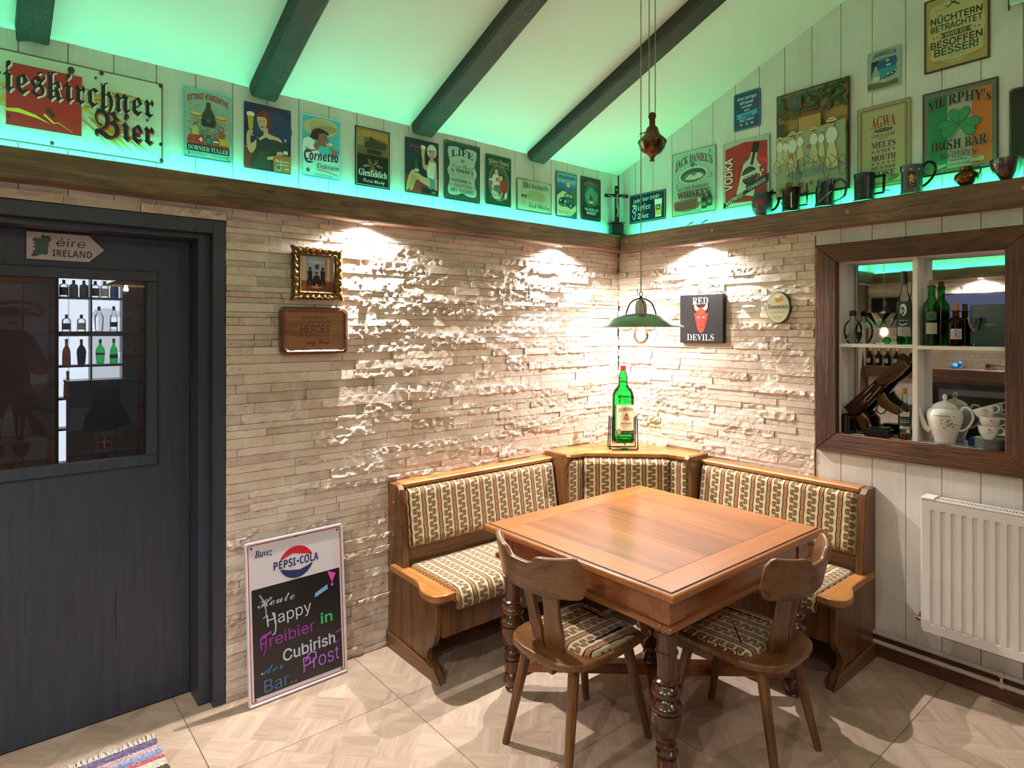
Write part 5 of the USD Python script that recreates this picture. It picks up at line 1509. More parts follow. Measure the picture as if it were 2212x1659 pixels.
# ---- large street scene with cyclists: a plain picture of the same colours
x, p = sign('tall framed advertising print of women in straw hats with bicycles', 'R', -1.195, -1.595, 2.427, 3.024, '#4a3420', .3, '#4a2f1c', t=.012, holes=False, cat_='picture', name='wall_print')
p.rect(1, 1, 39, 58.7, '#8a9470'); p.rect(1, 30, 39, 58.7, '#8f6a3c'); p.poly([(1, 44), (39, 47), (39, 40), (1, 38)], '#a5793e')
for k in range(190):
    a, b = R.uniform(1.5, 38.5), 0
    b = R.uniform(44, 58) if a > 12 or R.random() < .4 else R.uniform(50, 58)
    p.ell(a, b, R.uniform(.8, 1.7), R.uniform(.5, 1.2), R.choice(['#2f4a30', '#3c5a38', '#51683f', '#27402c', '#6a6a3a']), R.uniform(0, 90), n=7)
for x0, y0, x1, y1, c in ((8.6, 49, 15, 55.4, '#3a4a44'), (2, 47.6, 5.6, 53, '#3a4a44'), (2, 34, 5.6, 42, '#3c3a2c'), (14, 35, 26, 43.5, '#b08a4a')):
    p.rect(x0 - .5, y0 - .5, x1 + .5, y1 + .5, '#6e4526'); p.rect(x0, y0, x1, y1, c)
p.line([(11.8, 49), (11.8, 55.4)], .3, '#8a6a40'); p.line([(8.6, 52), (15, 52)], .3, '#8a6a40'); p.ell(20, 43.2, 6.2, 2.6, '#7a4a28', a0=0, a1=180)
p.line([(5, 45.6), (25, 47)], .9, '#6a4a2a')
p.line([(32, 57), (31, 50), (29, 46)], .8, '#4a3a24', smooth=4); p.line([(31, 50), (27, 52)], .5, '#4a3a24')
p.poly([(1, 34), (39, 37), (39, 1), (1, 1)], '#94a07c', 0); p.poly([(8, 12), (30, 16), (38, 14), (36, 11), (14, 9)], '#7a8c80', 2)
def lady(cx, y0, s, skirt='#c3bd8e', blouse='#d6d6c6'):
    p.poly([(cx - 3 * s, y0), (cx + 3.2 * s, y0), (cx + 1.4 * s, y0 + 13 * s), (cx - 1.3 * s, y0 + 13 * s)], skirt, 2)
    p.poly([(cx - 3 * s, y0 + 17 * s), (cx - 1.5 * s, y0 + 20.5 * s), (cx + 1.5 * s, y0 + 20.5 * s), (cx + 3.2 * s, y0 + 16.6 * s), (cx + 2.2 * s, y0 + 13.6 * s), (cx + 1.3 * s, y0 + 12.6 * s), (cx - 1.3 * s, y0 + 12.6 * s), (cx - 2.4 * s, y0 + 14 * s)], blouse, 2)
    p.ell(cx, y0 + 22.4 * s, 1.35 * s, 1.7 * s, '#c79a78'); p.ell(cx, y0 + 23.8 * s, 1.7 * s, 1.2 * s, '#5a3a22'); p.ell(cx, y0 + 24.4 * s, 2.9 * s, .8 * s, '#cfc49c'); p.rect(cx - 1.5 * s, y0 + 24.5 * s, cx + 1.5 * s, y0 + 25.8 * s, '#cfc49c'); p.rect(cx - 1.5 * s, y0 + 24.5 * s, cx + 1.5 * s, y0 + 25 * s, '#5a6a70')
def bike(cx, cy, r, sq=.45):
    for q in (-1, 1):
        a = np.radians(np.arange(0, 360, 20)); p.line(np.column_stack([cx + q * r * 1.5 * sq * 1.4 + r * sq * np.cos(a), cy + r * np.sin(a)]), .25, '#3c2f24', closed=True)
    p.line([(cx - r * .9, cy), (cx, cy + r * .4), (cx + r * .6, cy + r * 1.5), (cx - r * .4, cy + r * 1.3), (cx + r * .9, cy)], .25, '#3c2f24')
for q in ((3.2, 19, .62), (6.6, 20, .52), (14.8, 20, .6), (22.4, 17.6, .72), (26.6, 19.6, .56)):
    lady(*q)
lady(10.6, 14, .86); lady(32, 12.6, 1.02, '#c9c08a', '#cfd2c8')
bike(6, 17.6, 4.2); bike(20, 16, 4.6); bike(12, 11.5, 5.2, .2); bike(33.6, 12.6, 5.4, .35)
p.rect(9.4, 21.4, 11.4, 24, '#b5643a'); p.rect(19, 25, 20.6, 27, '#b5643a')
p.txt('Ni.g.r.a', 16, 4.6, 5.0, '#6e3f22', 'script', w=25, rot=2); p.line([(2, 6), (4, 3.4), (9, 2.4), (14, 3.6)], .3, '#6e3f22', smooth=4)
p.build(x, z=.0126)

x, p = sign('beige sign with red AGWA over a list of words in brown capitals', 'R', -1.629, -1.880, 2.407, 2.834, '#a3946c', .5, '#8a7a54')
p.frame(1.9, .3, '#4d4028', .6); p.frame(2.6, .12, '#6d5c3c', .6); p.rect(2.9, 2.9, 22.2, 39.8, '#b0a47c')
p.txt('AGWA', 12.6, 30.6, 6.2, '#8f1f2c', 'serif', w=11.4); p.ell(12.6, 29.2, 4.4, .95, '#3c2a20'); p.txt('DE BOLIVIA', 12.6, 28.9, .8, '#b0a47c', 'serif', w=6)
p.txt('COCA LEAF', 12.6, 25.8, 1.9, '#4d3f2a', 'serif', w=11); p.txt('LIQUEUR', 12.6, 24.6, .8, '#4d3f2a', 'serif', w=4)
p.txt('MELTS', 12.6, 20.4, 3.2, '#38291c', 'serif', w=11.2); p.txt('IN YOUR', 12.6, 17.8, 1.7, '#38291c', 'serif', w=6.6); p.star(7.8, 18.6, .8, '#8f1f2c'); p.star(17.4, 18.8, .8, '#8f1f2c')
p.txt('MOUTH', 12.6, 13.8, 3.0, '#38291c', 'serif', w=11.4)
for k in range(5):
    p.star(7.8 + k * 2.4, 12.4, .8, '#8f1f2c')
p.txt('NOT IN YOUR', 12.6, 9.2, 1.8, '#38291c', 'serif', w=11.2); p.txt('NOSE', 12.6, 5.2, 3.6, '#38291c', 'serif', w=11)
p.poly([(14, 3), (17, 5), (20.4, 5.2), (18.6, 3.4), (15.6, 2.6)], '#3f6a34', 3); p.line([(14, 3), (20.4, 5.2)], .12, '#7a9a58')
p.build(x)

x, p = sign('small pale sign with a blue tropical bay and a rum bottle', 'R', -1.679, -1.834, 2.908, 3.109, '#9aa79c', .4)
p.txt('JAMAICA', 7.8, 16.6, 2.0, '#2f4048', 'boldi', w=11, arch=.5); p.poly([(2, 15), (13.4, 15.4), (13.2, 10), (12.4, 6), (3, 5.4), (1.8, 10)], '#1f5a80', 2); p.poly([(2.2, 10.2), (13, 10.6), (12.6, 7), (3, 6)], '#2f86a0', 2)
p.txt('RUM', 7.6, 14.4, 1.6, '#6a8f9a', 'boldi', w=4.4); p.ell(9.6, 14, .8, .8, '#d9c04a'); p.poly([(2, 15), (6, 14.4), (4, 13), (6, 12), (3, 12.2), (2.4, 9)], '#173a2c', 2); p.ell(10, 11.6, 1.4, .5, '#b9cdd0')
p.poly([(3.6, 12.4), (4.6, 12.4), (4.8, 10), (6, 8.4), (6, 3), (2.6, 3), (2.6, 8.4), (3.4, 10)], '#9aa89a', 1); p.rect(2.7, 4.6, 5.9, 7, '#cfcbb4'); p.rect(6.6, 2.8, 9, 5, '#a8b8b8'); p.poly([(.6, .8), (14, 1.2), (13.6, 4), (10, 3), (.6, 4)], '#6a5a36', 2)
for k in range(12):
    p.ell(R.uniform(7, 13), R.uniform(5, 8), .6, .45, R.choice(['#3a2f22', '#b9b29a', '#7d6a48']), n=6)
p.build(x)

x, p = sign('yellowed motto sign with bold German capitals and burnt brown edges', 'R', -1.937, -2.199, 2.922, 3.276, '#3c2416', .5)
p.poly(rrect(.6, .6, 25.6, 34.8, 1, 4), '#6a4a28'); p.poly(rrect(1.0, 1.0, 25.2, 34.4, 1, 4), '#b0935a'); p.ell(13.1, 18, 11.4, 15.6, '#c2b27c', n=30); p.poly(rrect(2.6, 5, 23.6, 31.4, 2, 5), '#c2b27c')
for s_, y, h, c in (('NÜCHTERN', 22.6, 3.0, '#2a1c14'), ('BETRACHTET', 18.8, 2.9, '#1f3a30'), ('BESOFFEN', 11.0, 3.2, '#2a1c14'), ('BESSER!', 7.0, 3.4, '#1f4a3c')):
    p.txt(s_, 13.1, y, h, c, 'heavy', w=20.6 if len(s_) > 7 else 17.6)
p.poly([(6.6, 15), (8, 16.2), (6.6, 17.6), (19.6, 17.6), (18.2, 16.2), (19.6, 15)], '#5a4632'); p.txt('WAR ES', 13.1, 15.5, 1.7, '#b9aa78', 'boldi', w=8.6)
for cx in (4, 5.6, 20.6, 22.2):
    p.star(cx, 16.2, .5, '#2a1c14')
p.line([(4, 5), (6, 3.4), (9.6, 4.2), (13, 3.2), (17, 4.2), (20, 3.6), (22.6, 5.4), (21.6, 4.6)], .16, '#5a4428', smooth=5); p.line([(9.6, 5.8), (16.6, 5.8)], .12, '#5a4428')
p.line([(4, 30), (7, 28.6), (10, 29.6), (8, 30.6)], .16, '#5a4428', smooth=5); p.line([(13, 31.4), (9.6, 29.2)], .5, '#2a1c14'); p.line([(11, 31.6), (14.6, 29)], .5, '#2a1c14')
p.build(x)

x, p = sign('Irish flag sign in green, white and orange with a large shamrock', 'R', -1.930, -2.231, 2.422, 2.827, '#1d1712', .5, '#2a2018')
p.rect(.8, .8, 29.3, 39.7, '#6e6a58'); p.rect(2.4, 2.6, 10.4, 37.6, '#1f7a48'); p.rect(10.4, 2.6, 20, 37.6, '#a9a794'); p.rect(20, 2.6, 27.7, 37.6, '#c26a2a')
for k in range(56):
    t = k / 56 * 4
    q = [(1.6, 1.6 + (t % 1) * 37), (28.5, 1.6 + (t % 1) * 37), (1.6 + (t % 1) * 27, 1.6), (1.6 + (t % 1) * 27, 38.7)][int(t)]
    p.ell(q[0], q[1], .28, .28, '#3f3c30', n=6)
p.txt("MURPHY's", 15, 30.4, 5.0, '#241c16', 'serif', w=25, arch=2.2, shadow='#8f8c7a', so=(.3, -.25))
for cx, cy, ro in ((15.2, 26.6, 90), (10.6, 21.6, 200), (19.4, 20.8, -25)):
    c, s = math.cos(math.radians(ro - 90)), math.sin(math.radians(ro - 90))
    hp = [(0, -4.4), (2.2, -2.2), (4.0, .4), (3.6, 2.6), (1.8, 3.2), (0, 2.0), (-1.8, 3.2), (-3.6, 2.6), (-4.0, .4), (-2.2, -2.2)]
    for k, col in ((1.06, '#20382a'), (1.0, '#2f8a54')):
        p.poly([(cx + k * (c * a - s * b), cy + k * (s * a + c * b)) for a, b in hp], col, 3)
    p.line([(cx + s * 3.6, cy - c * 3.6), (cx - s * 2, cy + c * 2)], .2, '#1d5a38')
p.line([(15, 22.6), (13.4, 19), (11.4, 15.6)], .9, '#2f8a54', smooth=4)
p.txt('IRISH BAR', 15, 11.2, 4.6, '#241c16', 'serif', w=22, shadow='#8f8c7a', so=(.3, -.25)); p.txt('Genuine Irish', 15, 9.6, 1.0, '#2a2620', 'script', w=7); p.txt('WHISKEY', 15, 6.8, 2.6, '#34463c', 'sans', w=14.5); p.txt('Smooth Blend', 15, 5.4, 1.0, '#2a2620', 'boldi', w=7)
p.poly([(6.8, 2.6), (10, 3.4), (15, 3.2), (20, 3.8), (23.4, 3.6), (23.2, 5.2), (15, 4.9), (7, 4.4)], '#a8a68e', 1); p.txt('Céad Míle Fáilte', 15, 3.5, .8, '#2a2620', 'ital', w=9.4); p.ell(6.4, 3.6, 1.2, 1.2, '#a8a68e'); p.ell(23.8, 4.6, 1.2, 1.2, '#a8a68e')
p.build(x)

x, p = sign('nearly black rusty-edged sign cut off by the edge of the picture', 'R', -2.269, -2.529, 2.429, 2.754, '#14100d', 1.2, '#3a2a1c')
for k in range(22):
    p.line([(R.uniform(1, 25), y := R.uniform(1, 32)), (R.uniform(1, 25), y + R.uniform(-1, 1))], .12, '#241c16')
p.build(x)

x = thing('picture_board', 'cut-off pale green board in the upper corner beside the burnt-edged motto sign', 'sign', (-0.02, -2.43, 3.25), -90, 90)
coloured(x, 'plate', box(-0.155, -0.13, 0, 0.155, 0.13, 0.018, 0.003), '#bfcfc0')
coloured(x, 'edge_strip', box(-0.160, -0.15, 0, -0.154, 0.12, 0.014, 0.002), '#3a2616')

# ================================================================== on the stone walls
x = thing('devil_picture', 'square black canvas with a red horned devil head and white lettering', 'picture', (-0.018, -0.708, 1.750), -90, 90)
coloured(x, 'canvas', box(-0.158, -0.155, -0.018, 0.158, 0.155, 0.018, 0.004), '#171314', 'matt_print')
p = Print(31.6, 31); hd = [(15.8, 5.6), (13.4, 8), (12.2, 12.6), (11.6, 15), (10.6, 18.8), (11.6, 19), (12.4, 17.6), (12.2, 20.4), (13.6, 22.4), (15.8, 23), (18, 22.4), (19.4, 20.4), (19.2, 17.6), (20, 19), (21.2, 18.8), (20.2, 15), (19.4, 12), (18.2, 8)]
p.poly(hd, '#7a1a12', 2); p.poly([(15.8 + (a - 15.8) * .93, 14.6 + (b - 14.6) * .95) for a, b in hd], '#d9402a', 2)
for s in (-1, 1):
    X = lambda a: 15.8 + s * a
    p.poly([(X(1.2), 21.6), (X(3.4), 20.4), (X(4.8), 22), (X(5.0), 25), (X(4.4), 27), (X(3.8), 24.4), (X(2.4), 23)], '#cbb98f', 2)
    p.line([(X(.6), 17), (X(1.8), 17.8), (X(3.2), 19)], .5, '#6a120c', w1=.2); p.poly([(X(.8), 16.2), (X(2.6), 17.2), (X(2.4), 16.2), (X(1.4), 15.8)], '#e3b090'); p.line([(X(3.2), 15), (X(2.4), 12.6), (X(2.8), 11)], .25, '#8a1a12'); p.line([(X(.4), 15), (X(.9), 12.8)], .25, '#8a1a12')
p.line([(13.4, 10.6), (15.8, 9.9), (18.2, 10.6)], .4, '#6a120c', smooth=3); p.line([(14.6, 12.8), (15.8, 12.3), (17, 12.8)], .3, '#8a1a12', smooth=3); p.line([(15.2, 8.4), (16.4, 8.4)], .3, '#8a1a12')
p.txt('RED', 15.4, 24.6, 4.6, '#c3bdb8', 'serif', w=11.6); p.txt('DEVILS', 15.4, 1.6, 4.2, '#c3bdb8', 'serif', w=19.6)
p.build(x, 'print', 'matt_print', z=.0182)

x = thing('oval_sign', 'oval cream regulars-table sign with a dark green rim and a beer mug', 'sign', (-0.016, -1.209, 1.807), -90, 90)
o = lambda k, z: np.column_stack([0.073 * k * np.cos(np.radians(np.arange(0, 360, 9))), 0.092 * k * np.sin(np.radians(np.arange(0, 360, 9))), np.full(40, z)])
coloured(x, 'plate', rings_mesh([o(1, -.014), o(1, .010), o(.97, .013), o(.01, .014)]), '#2c4a38')
p = Print(14.6, 18.4); p.ell(7.3, 9.2, 6.8, 8.7, '#c9c4a0', n=40); p.poly([(5.6, 16), (8.8, 16), (8.4, 12.2), (6, 12.2)], '#c98a2c', 0); p.ell(7.2, 15.6, 1.9, 1.0, '#e6e0c8'); p.ell(8.9, 16.2, .8, .7, '#d9dccd'); p.ell(9.2, 14.2, .9, 1.1, '#c98a2c')
p.txt('Stammtisch', 7.3, 8.6, 2.5, '#221c18', 'frak', w=12); p.txt('Da gehör i hi', 7.3, 6.2, .8, '#4a4434', 'ital', w=9); p.line([(4.4, 4), (6, 3.4), (7.3, 4.4), (8.6, 3.4), (10.2, 4)], .18, '#4a4434', smooth=4); p.line([(5.4, 3), (7.3, 2.4), (9.2, 3)], .14, '#4a4434', smooth=4)
p.build(x, z=.0142)

# gilt frame
x = thing('gilt_frame', 'ornate gilt frame with a picture of three figures in a hall', 'picture frame', (-2.273, -0.030, 1.952), 0, 90)
w, h = 0.122, 0.123
def gilt(k):
    """Carved frame side as a displaced ring."""
    n = 240
    a = np.linspace(0, 4, n, endpoint=False); e = (a % 1) * 2 - 1; sd = a.astype(int)
    rings = []
    for d, z in ((0.0, -0.012), (0.0, 0.010), (0.008, 0.017), (0.018, 0.015), (0.024, 0.010), (0.030, 0.016), (0.036, 0.010), (0.038, 0.002)):
        wv = 0.004 * np.sin(e * math.pi * 3.5) ** 2 + 0.005 * np.maximum(0, np.abs(e) - .75) / .25 * (1 if d < .02 else 0)
        bump = 0.004 * meshkit.noise(np.stack([a * 55, np.full(n, d * 400), a * 0], 1), 3) + 0.0015 * np.cos(e * math.pi * 7)
        W, H = w - d + (wv if d < .02 else 0), h - d + (wv if d < .02 else 0)
        x_ = np.where(sd == 0, e * W, np.where(sd == 1, W, np.where(sd == 2, -e * W, -W)))
        y_ = np.where(sd == 0, -H, np.where(sd == 1, e * H, np.where(sd == 2, H, -e * H)))
        rings.append(np.column_stack([x_, y_, z + (bump if 0.005 < d < 0.035 else 0 * bump)]))
    return rings_mesh(rings)
obj(x, 'frame', gilt(0), 'gold_leaf', 40)
p = Print(17, 17); p.rect(0, 0, 17, 17, '#8fa6b8'); p.rect(0, 0, 17, 6, '#8a4a2c'); p.rect(.6, 5, 3, 16.6, '#c9b89a'); p.rect(12.4, 5, 16.6, 16.6, '#b08a6a'); p.rect(13.6, 5, 14.6, 16.4, '#d9c9b2'); p.rect(7.6, 12, 8.4, 17, '#d9cfbc'); p.rect(3.4, 6, 12, 16.6, '#9fb2c0')
p.ell(8.4, 14.2, 3.8, .7, '#d8c49a'); p.poly([(7.2, 13), (9.4, 13), (9.2, 11.2), (8.3, 10.4), (7.4, 11.2)], '#3a3f66'); p.ell(8, 2.4, 2.6, 1.0, '#d8a070')
for cx in (4.8, 11.2):
    p.poly([(cx - 1.2, 9.8), (cx + 1.2, 9.8), (cx + 1, 7), (cx + 1.4, 2.6), (cx + .4, 2.6), (cx, 6), (cx - .5, 2.6), (cx - 1.5, 2.6), (cx - 1, 7)], '#1c181a'); p.ell(cx, 10.6, .7, .9, '#5a3d2e'); p.ell(cx, 11.2, .7, .5, '#17131a')
p.poly([(6.4, 7), (8, 8), (9.6, 7), (10, 3), (9, 2.2), (8, 4), (7, 2.2), (6, 3.4)], '#231a1a', 2); p.ell(8, 8.4, .7, .8, '#a06a4c'); p.ell(8, 9, .9, .5, '#6e2a18'); p.line([(.6, 6), (3.6, 6)], .4, '#d8cdb8'); p.line([(12.6, 6), (15, 6)], .4, '#d8cdb8')
p.build(x, 'print', z=-.002)

# wooden plaque
x = thing('wood_plaque', 'brown wooden plaque with handwritten lines about heroes and dad', 'plaque', (-2.286, -0.028, 1.673), 0, 90)
oc = lambda w, h, c: [(-w + c, -h), (w - c, -h), (w, -h + c), (w, h - c), (w - c, h), (-w + c, h), (-w, h - c), (-w, -h + c)]
obj(x, 'rim', rings_mesh([np.column_stack([np.array(oc(0.170 - a, 0.115 - a, 0.016)), np.full(8, z)]) for a, z in ((0, -.012), (0, .008), (.006, .016), (.016, .017), (.022, .009), (.026, .006))]), 'plaque_rim', 30)
obj(x, 'panel', tr(board(oc(0.146, 0.091, 0.010), 0.010, 0.002), (0, 0, -0.002)), 'plaque_wood', False)
obj(x, 'hanger', tr(tube([(0.006 * math.cos(a), 0.006 * math.sin(a), 0) for a in np.linspace(0, 6.28, 14)[:-1]], 0.0016, 6, True), (0, 0.118, 0)), 'brass')
p = Print(29, 18)
p.txt('SOME PEOPLE', 14.0, 14.6, 1.5, '#2c1a12', 'sans', w=12.6); p.txt("DON'T BELIEVE IN", 16.8, 12.9, .9, '#2c1a12', 'sans', w=10.6)
p.txt('HEROES', 14.6, 8.2, 3.6, '#2c1a12', 'sans', w=14.4, rot=1); p.txt("BUT THEY HAVEN'T MET", 14.0, 6.2, 1.0, '#2c1a12', 'sans', w=15.4); p.txt('my Dad', 16.0, 2.6, 2.6, '#2c1a12', 'script', w=11.6)
p.build(x, 'lettering', 'matt_print', z=.0082)

# arrow sign on the door
x = thing('arrow_sign', 'pale arrow-shaped Ireland sign with a green island map, on the dark door', 'sign', (-3.257, DY - 0.002, 2.020), 0, 90)
ap = [(-0.137, -0.059), (0.076, -0.059), (0.137, -0.001), (0.077, 0.059), (-0.137, 0.059)]
coloured(x, 'plate', board(ap, .003, .001), '#14130f'); p = Print(27.4, 11.8)
p.poly([(.35, .35), (21.2, .35), (26.8, 5.8), (21.3, 11.4), (.35, 11.4)], '#c2aeb0')
p.poly([(1.7, 2.0), (2.6, 1.5), (4, 1.9), (5.6, 2.6), (6.9, 2.4), (7.4, 3.6), (7.3, 5.2), (7.7, 6.4), (7.6, 7.6), (8.4, 8.2), (8.2, 9.4), (7.4, 10.2), (6.4, 9.9), (5.8, 10.5), (5, 9.8), (5.2, 8.9), (3.9, 9.0), (2.6, 8.9), (2.2, 8.0), (3.0, 7.4), (2.5, 6.8), (3.4, 6.2), (2.3, 5.6), (3.0, 4.9), (3.2, 4.2), (2.2, 3.6), (2.6, 3.0)], '#1f4a2a', 2)
p.txt('éire', 15, 6.2, 3.2, '#241c1a', 'sans', w=10, slant=.1); p.txt('IRELAND', 15.6, 2.0, 2.8, '#2a2628', 'bold', w=13.6)
p.build(x)

# chalkboard leaning on the wall
bb, bt = np.array([-2.372, -0.113, 0.002]), np.array([-2.415, -0.055, 0.716])
tilt = math.degrees(math.atan2(-bb[1] + bt[1], 0.713))
x = thing('chalkboard', 'white-headed soft-drink chalkboard with a handwritten message, leaning on the stone wall', 'sign', (-2.391, -0.082, 0.360), 1.5, 90 - tilt)
w, h = 0.237, 0.3585
coloured(x, 'plate', board(rrect(-w, -h, w, h, .012, 4), .006, .002), '#c6bfc4')
rr_ = rrect(-w, -h, w, h, .012, 4)
coloured(x, 'rim', rings_mesh([np.column_stack([offs(ccw(rr_), a), np.full(len(rr_), z)]) for a, z in ((0, .004), (.002, .011), (.008, .011), (.012, .0062))]), '#c9c4c8', smooth=50)
p = Print(47.4, 71.7)
p.line(rrect(1.5, 1.5, 45.9, 70.2, 1.2, 4), .35, '#b0202c', closed=True); p.rect(2.6, 3.4, 44.9, 50.6, '#141316')
p.txt('Buvez', 8.4, 64.4, 3.4, '#1c2440', 'ital', w=8)
a = np.radians(np.linspace(20, 160, 24)); top = [(23.6 + 8.4 * math.cos(t), 57.4 + 8.4 * math.sin(t)) for t in a]; p.poly(top + [(18, 61.4), (22, 62.8), (27, 61.6)], '#b81f2c')
a = np.radians(np.linspace(200, 340, 24)); p.poly([(23.6 + 8.4 * math.cos(t), 59.6 + 8.4 * math.sin(t)) for t in a] + [(29, 55.6), (25, 54.6), (20, 55.4)], '#22305f')
p.txt('PEPSI', 18.0, 57.0, 3.6, '#22305f', 'bold', w=10.4); p.txt('COLA', 29.8, 57.0, 3.6, '#22305f', 'bold', w=9.2); p.ell(24.2, 58.7, .55, .55, '#22305f')
for cx, cy in ((3, 69), (44.4, 69), (3, 2.6), (44.4, 2.6), (23.7, 70.4)):
    p.ell(cx, cy, .6, .6, '#5a4a3c', n=8)
p.build(x, 'print', z=.0062)
p = Print(47.4, 71.7)
W_, PU, GR, BL, PK = '#aab4c0', '#8f2f9a', '#3aa56a', '#3f6a94', '#d0409a'
p.txt('Heute', 13.6, 42.0, 4.2, '#93a5b4', 'script', w=17); p.line([(6.0, 47.8), (8, 44), (8.8, 38.4), (7.4, 37)], .5, '#93a5b4', smooth=4)
p.txt('Happy', 19.6, 33.4, 5.2, W_, 'sans', w=21, rot=3); p.line([(11.6, 38.6), (13, 34), (12.6, 29.4), (11.4, 28.6)], .6, W_, smooth=4)
p.poly([(32, 39.6), (38.6, 42), (38.4, 44.2), (32, 41.6)], '#6a9ac4'); p.poly([(38.6, 53.0 - 2.6), (43, 51.2 - 2.6), (40.8, 44.4)], PK); p.ell(40.8, 43.6, .7, .7, PK)
p.txt('Freibier', 18.6, 24.2, 5.0, PU, 'sans', w=25.6, rot=2); p.line([(6.4, 29), (11, 30.2)], 1.0, PU); p.line([(8.4, 28), (8, 23), (7, 20.6)], .5, PU)
p.txt('in', 37.4, 26.6, 4.8, GR, 'heavy', w=6)
p.txt('der', 11.4, 12.6, 3.8, BL, 'script', w=9); p.ell(6.2, 13.2, .5, .5, '#93a5b4')
p.txt('Cubirish', 28.6, 15.6, 5.0, W_, 'heavy', w=25.6, rot=1.5); p.line([(41.6, 20.4), (44.6, 21.2)], .8, PU)
p.txt('Bar.', 13.4, 4.6, 5.4, BL, 'sans', w=13); p.ell(21.4, 5.0, .6, .6, PU)
p.txt('Prost', 34.2, 7.6, 6.6, '#9a5fc0', 'sans', w=18, rot=2); p.line([(26.4, 11.8), (28.4, 15), (31.4, 14.4), (30.6, 11.2), (28, 10.4)], .7, '#a86ad0', smooth=4)
for cx, cy in ((24.6, 7), (25.6, 7.2), (41.6, 15.2), (42.6, 15.4)):
    p.line([(cx, cy), (cx + .7, cy + 1.6)], .35, PU)
p.build(x, 'chalk_writing', 'chalk', z=.0066)

# ------------------------------------------------------------------ pendant lamp with counterweight
PX, PY = -1.290, -1.226
lamp = thing('pendant_lamp', 'rise-and-fall pendant lamp with a shallow metal shade and a glowing bulb over the table', 'lamp', (PX, PY, 1.695), -40)
L_ = lambda n, m, mat, s=35: obj(lamp, n, m, mat, s)
sh = [(0.030, 0.056), (0.070, 0.050), (0.110, 0.038), (0.150, 0.018), (0.178, 0.002), (0.186, -0.001), (0.187, -0.003), (0.184, -0.004), (0.176, 0.000), (0.148, 0.0155), (0.108, 0.0355), (0.069, 0.0475), (0.028, 0.053)]
L_('shade', lathe(sh[:8], 64), 'shade_enamel', 50)
L_('shade_lining', lathe(sh[7:], 64), 'shade_inside', 50)
L_('socket', lathe([(0.0, 0.118), (0.012, 0.117), (0.021, 0.108), (0.025, 0.090), (0.026, 0.052), (0.022, 0.030), (0.0, 0.028)], 28), 'socket_white')
for rz in (0, 90):
    p_ = spline([(-0.067, 0, 0.050), (-0.060, 0, 0.074), (-0.047, 0, 0.102), (-0.022, 0, 0.119), (0, 0, 0.122), (0.022, 0, 0.119), (0.047, 0, 0.102), (0.060, 0, 0.074), (0.067, 0, 0.050)], 4)
    L_('bracket', tr(tube(p_, 0.0032, 6), rz=rz, s=(1, 1, 1)), 'old_brass')
L_('hook', cat(lathe([(0, 0.118), (0.006, 0.118), (0.008, 0.126), (0.005, 0.134), (0, 0.134)], 14), tr(tube([(0.0065 * math.cos(a), 0, 0.0105 * math.sin(a)) for a in np.linspace(0, 6.283, 17)[:-1]], 0.0019, 6, True), (0, 0, 0.143))), 'old_brass')
bulb = L_('bulb', lathe([(0.013, 0.03), (0.014, 0.012), (0.022, -0.008), (0.031, -0.026), (0.034, -0.042), (0.030, -0.060), (0.018, -0.074), (0.004, -0.080), (0.0, -0.080)], 32), 'thin_glass')
for k in range(6):
    a = k * math.pi / 3
    obj(bulb, 'filament', tube([(0.013 * math.cos(a), 0.013 * math.sin(a), 0.004), (0.017 * math.cos(a), 0.017 * math.sin(a), -0.054)], 0.0055, 6), 'filament')
bl = UsdLux.SphereLight.Define(stage, lamp.path + '/lamp_light')
bl.CreateRadiusAttr(0.018); bl.CreateIntensityAttr(BULB_W); bl.CreateColorAttr(Gf.Vec3f(*BULB_COL)); bl.AddTranslateOp().Set(Gf.Vec3d(0, 0, -0.030))


def twist(x, y, z0, z1, n):
    m = []
    for ph in (0, math.pi):
        t = np.linspace(0, 1, n * 8 + 1)
        m.append(tube(np.column_stack([x + 0.0013 * np.cos(t * n * 2 * math.pi + ph), y + 0.0013 * np.sin(t * n * 2 * math.pi + ph), z0 + (z1 - z0) * t]), 0.0016, 5))
    return cat(*m)


ZT = CE(PY) - 1.695 - 0.06
L_('cord', twist(0, 0, 0.150, ZT, 60), 'cord')
wx, wz = 0.050, 0.0
Z = lambda z: z - 1.695
for dx in (-0.0135, 0.0135):
    L_('cord', twist(wx + dx, 0, Z(2.628), ZT, 26), 'cord')
L_('counterweight', lathe([(0, Z(2.424)), (0.009, Z(2.424)), (0.011, Z(2.430)), (0.007, Z(2.437)), (0.014, Z(2.446)), (0.020, Z(2.450)), (0.040, Z(2.462)), (0.054, Z(2.484)), (0.058, Z(2.502)), (0.063, Z(2.509)), (0.062, Z(2.516)), (0.052, Z(2.527)), (0.038, Z(2.540)), (0.029, Z(2.556)), (0.025, Z(2.572)), (0.016, Z(2.582)), (0, Z(2.584))], 40, (wx, 0, 0)), 'brass', 50)
L_('pulley_strap', cat(box(wx - 0.012, -0.006, Z(2.575), wx + 0.012, -0.0045, Z(2.630), 0.0004), box(wx - 0.012, 0.0045, Z(2.575), wx + 0.012, 0.006, Z(2.630), 0.0004)), 'old_brass')
L_('pulley', tr(lathe([(0, -0.005), (0.0165, -0.005), (0.0165, -0.004), (0.013, 0), (0.0165, 0.004), (0.0165, 0.005), (0, 0.005)], 24), (wx, 0, Z(2.626)), rx=90), 'old_brass')
L_('guide_arm', cat(tube([(wx - 0.012, 0, Z(2.566)), (0.02, 0, Z(2.555)), (0.004, 0, Z(2.549))], 0.0022, 6), tr(tube([(0.005 * math.cos(a), 0.005 * math.sin(a), 0) for a in np.linspace(0, 6.283, 13)[:-1]], 0.0018, 6, True), (0, 0, Z(2.548)))), 'old_brass')
